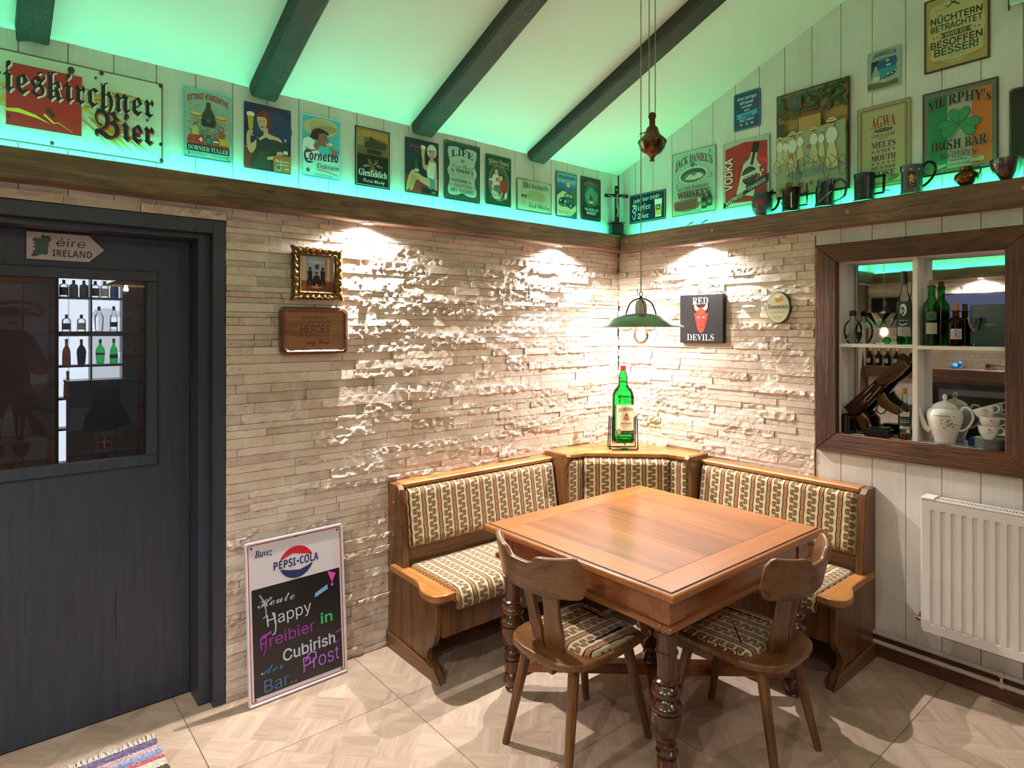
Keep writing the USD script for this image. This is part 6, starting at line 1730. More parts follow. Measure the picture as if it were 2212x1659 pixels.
L_('ceiling_pulley', cat(box(-0.02, -0.012, ZT - 0.01, 0.08, 0.012, ZT + 0.012, 0.003), lathe([(0, ZT + 0.012), (0.045, ZT + 0.03), (0.045, ZT + 0.05), (0, ZT + 0.06)], 24, (0.03, 0, 0))), 'old_brass')

# ------------------------------------------------------------------ bottle in its cradle on the bench corner
bx, by = -0.292, -0.288
bot = thing('whiskey_bottle', 'very large green whiskey bottle with a cream label and red cap, in a wire cradle', 'bottle', (bx, by, 0.940), -40)
bp = [(0.0, 0.006), (0.05, 0.0), (0.068, 0.003), (0.071, 0.012), (0.071, 0.292), (0.068, 0.318), (0.056, 0.345), (0.040, 0.362), (0.031, 0.378), (0.0285, 0.398), (0.0300, 0.415), (0.028, 0.432), (0.022, 0.452), (0.0185, 0.470), (0.0185, 0.484)]
obj(bot, 'glass', lathe(bp, 48), 'bottle_green', 50)
obj(bot, 'whiskey', lathe([(0, .008), (.066, .008), (.0675, .014), (.0675, .029), (0, .029)], 32), 'bottle_dark')
obj(bot, 'cap', lathe([(0.0195, 0.470), (0.0198, 0.488), (0.019, 0.502), (0.0, 0.503)], 28), 'red_plastic', 40)
p = Print(13.2, 19.6)
p.rect(0, 2.4, 13.2, 19.2, '#d9c9a0'); p.ell(6.6, 18.6, 6.6, 1.0, '#d9c9a0'); p.rect(0, 0, 13.2, 2.5, '#173326'); p.line([(0, 2.5), (13.2, 2.5)], .15, '#a8985a')
p.txt('JAMESON', 6.8, 14.6, 2.3, '#26241f', 'serif', w=11, arch=.9); p.poly([(5.6, 12.8), (6.6, 14.2), (7.8, 12.8), (8.0, 10.6), (5.4, 10.6)], '#a5482c', 2); p.line([(6, 12.4), (7.3, 11)], .2, '#e3d6b0'); p.line([(7.3, 12.4), (6, 11)], .2, '#e3d6b0')
p.line([(4.4, 10.4), (6.7, 9.7), (9, 10.4)], .5, '#a5482c', smooth=4); p.txt('IRISH WHISKEY', 7, 6.8, .75, '#26241f', 'bold', w=8.4); p.line([(3, 8.1), (10.6, 8.1)], .1, '#8a7a58'); p.line([(2.6, 5.8), (11, 5.8)], .12, '#8a7a58'); p.line([(2.8, 12), (4.8, 12)], .1, '#8a7a58'); p.line([(8.8, 12), (10.8, 12)], .1, '#8a7a58')
p.ell(1.9, 1.6, 1.7, 1.9, '#2a2620'); p.ell(1.9, 1.6, 1.4, 1.6, '#c4744a'); p.txt('TRIPLE DISTILLED', 8.2, 1.0, .6, '#a8985a', 'sans', w=7)
WL = lambda r, a0: (lambda v: np.column_stack([(r + v[:, 2]) * np.sin(v[:, 0] / r + a0), -(r + v[:, 2]) * np.cos(v[:, 0] / r + a0), v[:, 1]]))
def wrap_print(p, parent, r, a0, zc, mat='matt_print', name='label'):
    # finer strips so that the flat shapes follow the curve
    V, F, C, n = [], [], [], 0
    for v, f, c, off in zip(p.V, p.F, p.C, np.cumsum([0] + [len(v) for v in p.V[:-1]])):
        m = trimesh.Trimesh(np.column_stack([(v[:, 0] - p.w / 2) / 100, (v[:, 1] - p.h / 2) / 100, v[:, 2]]), f - off, process=False)
        vv, ff = trimesh.remesh.subdivide_to_size(m.vertices, m.faces, 0.012, max_iter=8)
        V.append(vv); F.append(ff + n); C.append(np.tile(c[0], (len(vv), 1))); n += len(vv)
    q = Print(p.w, p.h); v = np.vstack(V); v[:, 2] += 0.0006; w = WL(r, a0)(v); w[:, 2] += zc
    q.F, q.C = F, C
    return q._raw(parent, name, mat, w, None)
wrap_print(p, bot, 0.0712, 0.12, 0.156)
cr = thing('bottle_cradle', 'dark wire cradle holding the large green whiskey bottle', 'bottle stand', (bx, by, 0.896), -40)
for sx in (-1, 1):
    lp = [(sx * 0.092, -0.030, 0.0), (sx * 0.088, -0.026, 0.205), (sx * 0.087, -0.018, 0.214), (sx * 0.087, 0.018, 0.214), (sx * 0.088, 0.026, 0.205), (sx * 0.092, 0.055, 0.0)]
    obj(cr, 'side_loop', tube(lp, 0.0032, 8), 'black_metal')
    obj(cr, 'pivot', tube([(sx * 0.088, 0, 0.205), (sx * 0.074, 0, 0.205)], 0.003, 8), 'black_metal')
obj(cr, 'front_bar', tube([(-0.092, 0.0, 0.003), (-0.080, -0.066, 0.003), (0.080, -0.066, 0.003), (0.092, 0.0, 0.003)], 0.0034, 8), 'black_metal')
obj(cr, 'rear_bar', tube([(-0.092, 0.055, 0.003), (0.092, 0.055, 0.003)], 0.0032, 8), 'black_metal')
obj(cr, 'tray', cat(tube([(0.074 * math.cos(a), 0.074 * math.sin(a), 0.062) for a in np.linspace(0, 6.283, 33)[:-1]], 0.0026, 6, True), tube([(-0.074, 0, 0.062), (-0.073, 0, 0.036), (0.073, 0, 0.036), (0.074, 0, 0.062)], 0.0026, 6), tube([(0, -0.074, 0.062), (0, -0.073, 0.036), (0, 0.073, 0.036), (0, 0.074, 0.062)], 0.0026, 6), tube([(-0.074, 0, 0.205), (-0.073, 0, 0.04)], 0.0026, 6), tube([(0.074, 0, 0.205), (0.073, 0, 0.04)], 0.0026, 6)), 'black_metal', kind='stuff')
obj(cr, 'neck_wire', tube([(0.031 * math.cos(a), 0.031 * math.sin(a), 0.438) for a in np.linspace(0, 6.283, 25)[:-1]], 0.0014, 6, True), 'black_metal')
obj(cr, 'foot_block', box(-0.022, -0.05, 0.0005, 0.022, -0.02, 0.010, 0.002), 'bottle_dark')

# ------------------------------------------------------------------ crucifix
cz = LEDGE1 + 0.001
c = thing('crucifix', 'dark standing crucifix with a pale figure, in the corner on the ledge', 'crucifix', (-0.088, -0.056, cz), -28)
obj(c, 'foot', cat(box(-0.060, -0.034, 0, 0.060, 0.034, 0.012, 0.003)), 'ebony', False)
obj(c, 'pedestal', box(-0.046, -0.028, 0.012, 0.046, 0.028, 0.085, 0.004), 'ebony', False)
obj(c, 'pedestal_top', box(-0.056, -0.034, 0.085, 0.056, 0.034, 0.094, 0.003), 'ebony', False)
obj(c, 'cross', cat(box(-0.0115, -0.006, 0.094, 0.0115, 0.006, 0.355, 0.002), box(-0.088, -0.006, 0.272, 0.088, 0.0058, 0.296, 0.002)), 'ebony', False)
J = lambda *a: np.array(a, float)
def limbs(bones):
    ms = []
    for (a, ra), (b, rb) in bones:
        ms.append(m3.Manifold.hull(m3.Manifold.compose([m3.Manifold.sphere(ra, 12).translate(a), m3.Manifold.sphere(rb, 12).translate(b)])))
    return arr(m3.Manifold.batch_boolean(ms, m3.OpType.Add))
fy = -0.014
obj(c, 'figure', limbs([((J(0, fy, .265), .0075), (J(0, fy, .235), .009)), ((J(0, fy, .235), .009), (J(.003, fy, .208), .0075)), ((J(.0, fy - .004, .288), .0068), (J(0, fy - .005, .281), .006)), ((J(0, fy, .272), .004), (J(0, fy - .003, .284), .004)),
    ((J(-.008, fy, .266), .0042), (J(-.036, fy, .276), .0034)), ((J(-.036, fy, .276), .0034), (J(-.064, fy + .004, .286), .0026)), ((J(.008, fy, .266), .0042), (J(.036, fy, .276), .0034)), ((J(.036, fy, .276), .0034), (J(.064, fy + .004, .286), .0026)),
    ((J(-.004, fy, .210), .0058), (J(.004, fy - .008, .176), .0046)), ((J(.004, fy - .008, .176), .0046), (J(.0, fy, .140), .003)), ((J(.006, fy, .210), .0058), (J(.009, fy - .008, .178), .0046)), ((J(.009, fy - .008, .178), .0046), (J(.002, fy, .140), .003)), ((J(.0, fy, .140), .003), (J(.001, fy - .008, .130), .003))]), 'steel', True)
obj(c, 'inscription', box(-0.008, -0.009, 0.318, 0.008, -0.006, 0.330, 0.0005), 'steel', False)

# ------------------------------------------------------------------ mugs, jug and bowl on the ledge
MZ = LEDGE1 - 0.001
def handle(pts, r, n=8):
    return tube(spline(pts, 5), r, n)
def ring_relief(x0, z0, r, R, w=0.0016):
    """A ring lying on a cylinder of radius R around z, facing -x."""
    a = np.linspace(0, 6.283, 29)[:-1]
    y = r * np.cos(a)
    return tube(np.column_stack([-np.sqrt(R * R - y * y) + 0 * a, y + x0, z0 + r * np.sin(a)]), w, 6, True)
GRP = 'drinking mugs on the ledge'
m = thing('mug', 'pot-bellied scaly mug with a red round badge, leftmost on the ledge', 'mug', (-0.055, -1.128, MZ), 20, group=GRP)
obj(m, 'body', lathe([(0, 0), (.034, 0), (.040, .01), (.052, .04), (.056, .07), (.053, .095), (.046, .118), (.047, .132), (.043, .132), (.042, .118), (.048, .09), (.050, .06), (.036, .012), (0, .012)], 36), 'pewter', 40)
obj(m, 'scales', cat(*[tr(hull([(0, 0, .006), (0, .005, 0), (0, -.005, 0), (0, 0, -.007), (.0022, 0, -.003)]), (r * math.cos(a), r * math.sin(a), z), rz=math.degrees(a)) for z, r in ((.02, .043), (.032, .0485), (.044, .0525), (.056, .0548), (.068, .0557), (.080, .0548), (.092, .0532), (.104, .0495)) for a in np.arange(0, 6.28, .21) + (.105 if int(z * 1000) % 24 < 12 else 0)]), 'pewter', False, kind='stuff')
obj(m, 'badge', tr(lathe([(0, .004), (.018, .003), (.021, 0)], 20), (-0.0545, 0.004, .072), ry=-90), 'red_plastic')
obj(m, 'handle', handle([(0, -.045, .118), (0, -.07, .128), (0, -.088, .105), (0, -.088, .07), (0, -.072, .038), (0, -.048, .026)], .0065), 'bronze_dark')
obj(m, 'thumb_rest', hull([(0, -.05, .12), (0, -.066, .148), (.01, -.055, .135), (-.01, -.055, .135), (0, -.04, .14)]), 'bronze_dark')
m = thing('mug', 'brown straight mug with a carved relief and a dagger as handle', 'mug', (-0.055, -1.300, MZ), 10, group=GRP)
obj(m, 'body', lathe([(0, 0), (.049, 0), (.050, .008), (.046, .012), (.045, .112), (.049, .118), (.050, .130), (.045, .130), (.043, .02), (0, .02)], 36), 'bronze_dark', 40)
obj(m, 'relief', cat(*[ring_relief(R.uniform(-.03, .03), R.uniform(.03, .09), R.uniform(.006, .013), .0455, .002) for _ in range(9)]), 'bronze_light', kind='stuff')
obj(m, 'pillar', tube([(-.047, -.014, .014), (-.047, -.014, .10)], .004, 8), 'steel')
obj(m, 'handle', cat(hull([(.004, -.083, .10), (-.004, -.083, .10), (0, -.089, .10), (0, -.077, .10), (0, -.083, -.005 + .012)]), box(-.004, -.098, .098, .004, -.068, .104, .001), tube([(0, -.083, .10), (0, -.083, .148)], .005, 8)), 'bronze_light', kind='stuff')
obj(m, 'handle_bar', cat(box(-.004, -.085, .026, .004, -.04, .033, .001), box(-.004, -.085, .086, .004, -.04, .094, .001)), 'bronze_dark')
m = thing('mug', 'dark grey mug with white drips from its rim and a rope-like handle', 'mug', (-0.055, -1.484, MZ), 10, group=GRP)
obj(m, 'body', lathe([(0, 0), (.050, 0), (.050, .006), (.046, .018), (.045, .12), (.047, .145), (.043, .145), (.041, .02), (0, .02)], 36), 'dark_ceramic', 40)
obj(m, 'drips', cat(*[tube([(.0462 * math.cos(a), .0462 * math.sin(a), .147), (.0468 * math.cos(a), .0468 * math.sin(a), .147 - L)], [.0035, .0018], 6) for a, L in zip(np.arange(0, 6.2, .17), R.uniform(.008, .045, 40))]), 'steel', kind='stuff')
obj(m, 'handle', cat(*[tube(spline(np.array([(0, -.044, .125), (0, -.075, .138), (0, -.10, .115), (0, -.103, .075), (0, -.09, .04), (0, -.047, .02)]) + [dx, 0, 0], 5) + np.column_stack([.003 * np.cos(np.arange(26) * 1.3 + ph), .002 * np.sin(np.arange(26) * 1.3 + ph), np.zeros(26)]), .005, 6) for dx, ph in ((0.002, 0), (-.002, 3.14))]), 'pewter')
obj(m, 'face', hull([(-.046, .02, .10), (-.049, .004, .105), (-.050, .006, .085), (-.047, .022, .07), (-.049, .008, .062), (-.044, .028, .085)]), 'pewter', True)
obj(m, 'chain', tube([(-.043, .02, .02), (-.048, 0, .035), (-.044, -.025, .058), (-.03, -.04, .075)], .002, 6), 'steel')
m = thing('mug', 'plain black mug with an embossed ring and a bone-ended handle', 'mug', (-0.055, -1.684, MZ), 10, group=GRP)
obj(m, 'body', lathe([(0, 0), (.052, 0), (.052, .005), (.048, .01), (.047, .118), (.050, .124), (.050, .138), (.045, .138), (.043, .02), (0, .02)], 36), 'dark_ceramic', 40)
obj(m, 'emblem', cat(ring_relief(.016, .072, .022, .0475), tube([(-.046, .004, .056), (-.046, .012, .07), (-.043, .024, .086)], .0014, 6), tube([(-.043, .026, .062), (-.046, .014, .074), (-.047, .008, .088)], .0014, 6)), 'pewter', kind='stuff')
obj(m, 'handle', cat(tube([(0, -.045, .115), (0, -.088, .12)], .006, 8), tube([(0, -.045, .03), (0, -.082, .032), (0, -.088, .038)], .006, 8), tube([(0, -.088, .125), (0, -.085, .04)], [.0075, .006], 8)), 'bronze_dark', kind='stuff')
obj(m, 'bone_end', lathe([(0, .118), (.0065, .12), (.006, .142), (0, .146)], 12, (0, -.088, 0)), 'cork')
obj(m, 'spur', tube([(0, -.088, .04), (0, -.105, .042), (0, -.112, .036)], .0022, 6), 'bronze_dark')
m = thing('mug', 'silver mug with a dark red panel and a golden lion', 'mug', (-0.055, -1.898, MZ), 10, group=GRP)
obj(m, 'body', lathe([(0, 0), (.049, 0), (.050, .01), (.046, .016), (.044, .11), (.048, .116), (.050, .136), (.046, .136), (.042, .02), (0, .02)], 36), 'pewter', 40)
p = Print(4.6, 8.0); p.rect(0, 0, 4.6, 8, '#3a1014'); p.frame(.25, .12, '#8a8a8c', .1)
lion = [(1.2, 1.9), (1.7, 2.8), (1.5, 3.6), (1.0, 3.2), (.8, 3.6), (1.5, 4.3), (1.4, 5), (.9, 5.2), (.7, 5.8), (1.4, 5.6), (1.6, 6.2), (2.1, 6.6), (2.6, 6.3), (2.5, 5.6), (3.2, 5.7), (3.6, 5.3), (3.0, 5.1), (2.6, 4.8), (3.4, 4.6), (3.6, 4.1), (2.8, 4.2), (2.6, 3.5), (3.2, 3.0), (3.4, 2.2), (2.8, 2.1), (2.6, 2.7), (2.1, 3.0), (1.9, 2.2), (1.8, 1.8)]
p.poly(lion, '#c49a52'); p.line([(2.9, 3.3), (3.7, 3.6), (3.9, 4.8), (3.6, 5.4)], .18, '#c49a52', smooth=3); p.line([(1.3, 1.1), (3.3, 1.1)], .4, '#8a8a8c')
wrap_print(p, m, 0.0462, -math.pi / 2 + 1.57 - math.pi / 2 + .15, 0.064, name='panel')
obj(m, 'handle', cat(handle([(0, -.042, .122), (0, -.065, .145), (0, -.09, .135), (0, -.098, .105), (0, -.085, .07), (0, -.065, .045), (0, -.045, .03)], .006), *[tr(lathe([(0, -.003), (.0082, -.003), (.0082, .003), (0, .003)], 10), q, rx=r_) for q, r_ in (((0, -.092, .13), 40), ((0, -.097, .108), 80), ((0, -.09, .082), 110), ((0, -.076, .06), 130))]), 'bronze_dark', kind='stuff')
obj(m, 'stud', cat(*[tr(lathe([(0, .004), (.005, .002), (.006, 0)], 8), (.046 * math.cos(a), .046 * math.sin(a), .112), ry=90, rz=math.degrees(a)) for a in np.arange(0, 6.2, .8)]), 'steel', kind='stuff')
m = thing('jug', 'small round-bellied copper jug with one handle', 'jug', (-0.055, -2.122, MZ), 10)
obj(m, 'body', lathe([(0, 0), (.026, 0), (.028, .004), (.042, .016), (.050, .034), (.046, .052), (.032, .064), (.024, .070), (.024, .078), (.028, .086), (.026, .086), (.021, .078), (.021, .07), (0, .03)], 36), 'copper_jug', 50)
obj(m, 'handle', handle([(0, -.024, .076), (0, -.044, .084), (0, -.052, .068), (0, -.046, .048)], .003), 'copper_jug')
m = thing('bowl', 'dark brown round drinking bowl with small white print', 'bowl', (-0.055, -2.270, MZ), 0)
obj(m, 'bowl', lathe([(0, 0), (.022, 0), (.026, .004), (.046, .030), (.058, .060), (.062, .092), (.058, .092), (.054, .06), (.042, .034), (0, .01)], 40, (0, 0, 0)), 'wood_bowl', 50)
p = Print(5, 3.4); p.txt('MALIBU', 2.5, 2.3, .7, '#b9b4b0', 'bold', w=4, arch=.4); p.ell(2.5, 1.0, .9, .6, '#b9b4b0'); p.ell(2.5, 1.1, .7, .45, '#3a1a10'); p.line([(2.1, .8), (2.6, 1.5)], .15, '#b9b4b0'); p.line([(2.2, 1.4), (3.0, 1.5)], .15, '#b9b4b0')
wrap_print(p, m, 0.0592, -math.pi / 2 - .45, 0.062, name='lettering')
x = thing('cable_end', 'two short dark cable ends lying on the ledge under the pale whiskey sign', 'cable', (-0.05, -0.69, LEDGE1))
for y0 in (-0.635, -0.74):
    obj(x, 'cable', tube(spline([(0, y0 + .69 + .02, .003), (-.01, y0 + .69, .012), (-.012, y0 + .67, .020), (-.004, y0 + .66, .022)], 5), .0035, 8), 'ebony')

# ------------------------------------------------------------------ radiator and heating pipes
rad = thing('radiator', 'white flat panel radiator with pressed vertical grooves on the board wall', 'radiator', (-0.065, -2.46, 0.252))
ry0, ry1, rz0, rz1, rxf = -2.96, -1.960, 0.252, 0.872, -0.110
W_r = lambda n, m, s=30: obj(rad, n, m, 'radiator_white', s, world=True)
# front sheet as a relief: grooves between y ranges
pitch, first = 0.0415, -1.993
ys = [ry1, ry1 - .006]
k = 0
gy = []
while first - k * pitch - 0.017 > ry0 + 0.02:
    gy.append(first - k * pitch); k += 1
cols = [ry1]
for g_ in gy:
    cols += [g_ + .002, g_ - .001, g_ - .016, g_ - .019]
cols += [ry0]
rows = [rz0, rz0 + .039, rz0 + .043, rz1 - .044, rz1 - .040, rz1]
dep = lambda i, j: 0.0075 if (2 <= j <= 3) and ((i - 1) % 4 in (1, 2)) and 0 < i < len(cols) - 1 else 0.0
V = np.array([(rxf + dep(i, j), cols[i], rows[j]) for i in range(len(cols)) for j in range(len(rows))])
n_ = len(rows)
F = [(i * n_ + j, i * n_ + j + 1, (i + 1) * n_ + j + 1, (i + 1) * n_ + j) for i in range(len(cols) - 1) for j in range(n_ - 1)]
W_r('front_panel', cat((V, np.array(F)), box(rxf + .0005, ry0, rz0, rxf + .012, ry1, rz0 + .003), box(rxf + .0005, ry0, rz1 - .003, rxf + .012, ry1, rz1), box(rxf + .0005, ry1 - .003, rz0, rxf + .012, ry1, rz1), box(rxf + .008, ry0, rz0, rxf + .012, ry1, rz1)), False)
W_r('side_cover', box(rxf + .004, ry1 + .001, rz0 + .01, -.022, ry1 + .008, rz1 + .012, .002))
W_r('rear_panel', box(-.032, ry0, rz0, -.022, ry1, rz1, .002))
W_r('top_grille', cat(box(rxf + .004, ry0, rz1 + .002, rxf + .020, ry1 - .05, rz1 + .010, .001), box(-.040, ry0, rz1 + .002, -.022, ry1 - .05, rz1 + .010, .001), *[box(rxf + .020, y, rz1 + .003, -.040, y + .0042, rz1 + .009) for y in np.arange(ry0, ry1 - .055, .0115)]), False)
W_r('end_cap', box(rxf + .002, ry1 - .05, rz1 + .001, -.022, ry1 + .008, rz1 + .016, .004))
for y in np.arange(ry0 + .1, ry1 - .1, .2):
    W_r('convector_fin', box(-.095, y, rz0 + .05, -.035, y + .003, rz1 - .05))
W_r('bracket', box(-.024, -2.2, .5, 0.0, -2.17, .8, .002))
v = obj(rad, 'valve', cat(tr(lathe([(0, 0), (.011, 0), (.011, .02), (.007, .024), (.007, .034), (0, .034)], 14), (-.07, ry1 + .008, .292), rx=-90), lathe([(0, -.012), (.008, -.012), (.008, .012), (0, .012)], 12, (-.07, ry1 + .026, .292))), 'steel', world=True)
obj(rad, 'valve_cap', tr(lathe([(0, 0), (.010, 0), (.011, .018), (.008, .024), (0, .025)], 14), (-.07, ry1 + .014, .300)), 'red_plastic', world=True)
for lab, z in (('upper white heating pipe along the foot of the board wall', 0.132), ('lower white heating pipe along the foot of the board wall', 0.085)):
    t = thing('heating_pipe', lab, 'pipe', (-0.026, -2.5, z))
    obj(t, 'pipe', tube([(-.026, -1.70, z), (-.026, -3.2, z), (-.026, YW + .05, z)], .0115, 12), 'pipe_white', world=True)
t = thing('pipe_clip', 'white clip joining the two heating pipes below the radiator', 'pipe clip', (-0.026, -2.246, 0.108))
for z in (.132, .085):
    obj(t, 'ring', tr(lathe([(.0118, -.008), (.016, -.008), (.016, .008), (.0118, .008)], 16), (-.026, -2.246, z), rx=90), 'pipe_white', world=True)
obj(t, 'bridge', box(-.034, -2.252, .098, -.020, -2.240, .119, .002), 'steel', world=True)

# ------------------------------------------------------------------ striped rag rug by the door
rug = thing('rag_rug', 'multicoloured striped rag rug with a cream fringe before the dark door', 'rug', (-3.27, -0.55, 0.001), 1.5)
nx_, ny_ = 84, 150
rr = np.random.default_rng(5)
pal = ['#6f5a86', '#5d4a78', '#c9a0a6', '#7f96bf', '#6a86b8', '#c0505a', '#d8c9ae', '#d6cbb4', '#4a3a2a', '#4a3a2c', '#b0605a', '#a85048', '#6a5a90', '#c7a2a8', '#7a9a96', '#c49aa2', '#5f86c0', '#c86a70']
base_c = []
while len(base_c) < ny_:
    base_c += [pal[len(set()) + int(rr.integers(len(pal)))] if len(base_c) > 60 else pal[(len(base_c) // 4) % len(pal)]] * int(rr.integers(2, 5))
xs_, yl = np.linspace(-.30, .30, nx_ + 1), np.linspace(.462, -.45, ny_ + 1)
VV, FF, CC = [], [], []
for j in range(ny_):
    c0 = np.array(lin(base_c[j]))
    for i in range(nx_):
        z = 0.006 + 0.0018 * ((i + j) % 2)
        ed = .004 * math.sin(j * .9)
        a = len(VV)
        VV += [(xs_[i] + (ed if i == 0 else 0), yl[j], z), (xs_[i + 1], yl[j], z - .001), (xs_[i + 1] + (ed if i == nx_ - 1 else 0), yl[j + 1], z), (xs_[i], yl[j + 1], z - .001)]
        cc = np.clip(c0 * rr.uniform(.55, 1.25) + (0.12 if rr.random() < .14 else 0), 0, 1)
        CC += [cc] * 4; FF += [(a, a + 2, a + 1), (a, a + 3, a + 2)]
q = Print(1, 1); q.F, q.C = [np.array(FF)], [np.array(CC)]
q._raw(rug, 'weave', 'chalk', np.array(VV), None)
obj(rug, 'backing', box(-.299, -.45, 0.0005, .299, .461, .0045), 'rug_fringe', False)
tas = []
for k in range(150):
    x0 = -.298 + .596 * k / 149
    a, b = rr.uniform(-.012, .012), rr.uniform(.036, .056)
    tas.append(tube([(x0, .460, .005), (x0 + a * .5, .460 + b * .5, .007), (x0 + a, .460 + b, .003)], [.0022, .0026, .0014], 5))
obj(rug, 'fringe', cat(*tas), 'rug_fringe', True, kind='stuff')

# ------------------------------------------------------------------ mirrored niche in the right wall
niche = thing('niche', 'mirror-backed shelf niche in a dark rustic timber frame, over the radiator', 'wall niche', (0.04, -1.897, 1.585))
N = lambda n, m, mat, s=30, **k: obj(niche, n, m, mat, s, world=True, **k)
ow, xf0, xf1 = 0.112, -0.036, 0.0
a0, a1, c0, c1 = NY0 - 0.118, NY1 + ow, NZ0 - 0.102, NZ1 + 0.100      # outer edges
def fboard(p4, name_mat):
    v = plate_yz(p4, xf0, xf1 - 0.0005, 0.004)
    v[0][:, 0] += 0.0015 * (meshkit.noise(v[0] * 14, 3) - .5)
    N('frame_board', v, name_mat)
fboard([(NY1, NZ0), (a1, c0), (a1, c1), (NY1, NZ1)], 'niche_wood_z')
fboard([(NY0, NZ0), (NY0, NZ1), (a0, c1), (a0, c0)], 'niche_wood_z')
fboard([(NY0, NZ1), (NY1, NZ1), (a1, c1), (a0, c1)], 'niche_wood_y')
fboard([(NY0, NZ0), (a0, c0), (a1, c0), (NY1, NZ0)], 'niche_wood_y')
for m in (box(0, NY1, NZ0, XM + .003, NY1 + .024, NZ1 + .02), box(0, NY0 - .024, NZ0, XM + .003, NY0, NZ1 + .02), box(0, NY0, NZ1, XM + .003, NY1, NZ1 + .02), box(0, NY0 - .024, NZ0 - .02, XM + .003, NY1 + .024, NZ0)):
    N('lining', m, 'white_shelf', False)
N('upright', box(-.002, -1.906, NZ0, XM - .001, -1.884, NZ1, .001), 'white_shelf', False)
N('shelf', box(-.004, -1.884, 1.587, XM - .001, NY1, 1.605, .001), 'white_shelf', False)
N('shelf', box(-.004, NY0, 1.583, XM - .001, -1.906, 1.601, .001), 'white_shelf', False)
N('mirror', box(XM, NY0, NZ0, XM + .003, NY1, NZ1), 'mirror', False)
N('floor_glass', box(.002, NY0 + .002, NZ0, XM - .002, NY1 - .002, NZ0 + .0015), 'porcelain', False)
XO, S1, S2, S0 = 0.036, 1.605, 1.601, NZ0 + 0.0015


def bottle(name, label, loc, prof, mat, cap=None, capmat='ebony', liquid=None, lab=None, labmat='matt_print', cat_='bottle', group=None, n=32, rz=0, capname='cap', wall=True):
    t = thing(name, label, cat_, loc, rz, group=group)
    obj(t, 'glass', lathe(prof, n), mat, 50)
    if liquid:
        obj(t, 'liquid', lathe(liquid[0], 24), liquid[1], 50)
    if cap:
        obj(t, capname, lathe(cap, 20), capmat, 40)
    if lab:
        for pr, r, a, z, nm in lab:
            wrap_print(pr, t, r, a, z, labmat, nm)
    return t


FACE = -math.pi / 2 + .28                         # labels turned to the room
def label_print(w, h, bg, items):
    q = Print(w, h); q.rect(0, 0, w, h, bg)
    for it in items:
        getattr(q, it[0])(*it[1], **(it[2] if len(it) > 2 else {}))
    return q
bottle('decanter', 'round clear glass bottle with a dark stopper, left on the upper niche shelf', (XO, -1.592, S1), [(0, .004), (.020, 0), (.028, .004), (.040, .030), (.046, .062), (.043, .092), (.032, .115), (.019, .126), (.015, .136), (.015, .150)], 'bottle_clear',
       [(.017, .148), (.018, .158), (.018, .172), (.014, .176), (0, .176)], 'ebony', ([(0, .006), (.026, .006), (.039, .032), (.0445, .062), (0, .062)], 'bottle_clear'), capname='stopper')
g_ = thing('cocktail_glass', 'wide clear cocktail glass in the middle of the upper left niche shelf', 'glass', (XO, -1.716, S1))
obj(g_, 'bowl', lathe([(0, .088), (.004, .088), (.060, .160), (.061, .162), (.059, .161), (.003, .092), (0, .092)], 40), 'bottle_clear', 50)
obj(g_, 'stem', lathe([(0, .088), (.004, .088), (.0035, .02), (.006, .008), (.034, .002), (.034, 0), (0, 0)], 32), 'bottle_clear', 50)
for y, r, lab in ((-1.768, .0185, 'smaller dim green glass ball beside the cocktail glass'), (-1.836, .0215, 'bright green glass ball at the foot of the tall clear bottle')):
    t = obj(None, 'glass_ball', tr(trimesh.creation.icosphere(3, r), (XO - .042 + (.012 if r < .02 else 0), y, S1 + r)), 'bottle_green', True)
    tag(t, lab, 'glass ball')
q = label_print(6, 17, '#26302e', [('rect', (0, 0, 6, 4.4, '#c9c7bf')), ('txt', ('VODKA', 3, 7.4, 1.0, '#c9d4d2', 'serif'), dict(w=5)), ('ell', (3, 13, 1.5, 3, '#c9d4d2')), ('ell', (2.5, 12.4, 1.1, 2, '#26302e')), ('txt', ('KC', 3, 5, 1.6, '#c9d4d2', 'bold'), dict(w=3.6))])
q = label_print(6, 17, '#26302e', [('rect', (0, 0, 6, 4.4, '#c9c7bf')), ('line', ([(1, 7.6), (5, 7.6)], .5, '#c9d4d2')), ('ell', (3, 13, 1.5, 3, '#c9d4d2')), ('ell', (2.5, 12.4, 1.1, 2, '#26302e')), ('line', ([(1.2, 6), (2.4, 5.2), (4.8, 6)], .5, '#c9d4d2'))])
bottle('spirit_bottle', 'tall clear bottle with a black neck and a black and white label', (XO, -1.836, S1), [(0, .004), (.030, 0), (.033, .004), (.034, .19), (.031, .222), (.021, .250), (.0145, .268), (.0135, .32)], 'bottle_clear', [(.0148, .305), (.0152, .350), (.0152, .368), (0, .369)], 'ebony', ([(0, .004), (.031, .004), (.0325, .04), (0, .04)], 'bottle_green'), [(q, .0342, FACE - .1, .13, 'label')])
t = thing('spirit_cork', None, None) if False else None
q = label_print(4.6, 5.4, '#a9a493', [('line', ([(.4, 4.4), (4.2, 4.4)], .2, '#8a3a30')), ('line', ([(.6, 3), (4, 3)], .1, '#6e6a5c')), ('line', ([(.6, 2.2), (4, 2.2)], .1, '#6e6a5c')), ('line', ([(.6, 1.4), (4, 1.4)], .1, '#6e6a5c'))])
q2 = label_print(4.2, 4.2, '#174a22', [('ell', (2.1, 2.1, 1.9, 1.9, '#3d6a48')), ('ell', (2.1, 2.1, 1.2, 1.2, '#174a22'))])
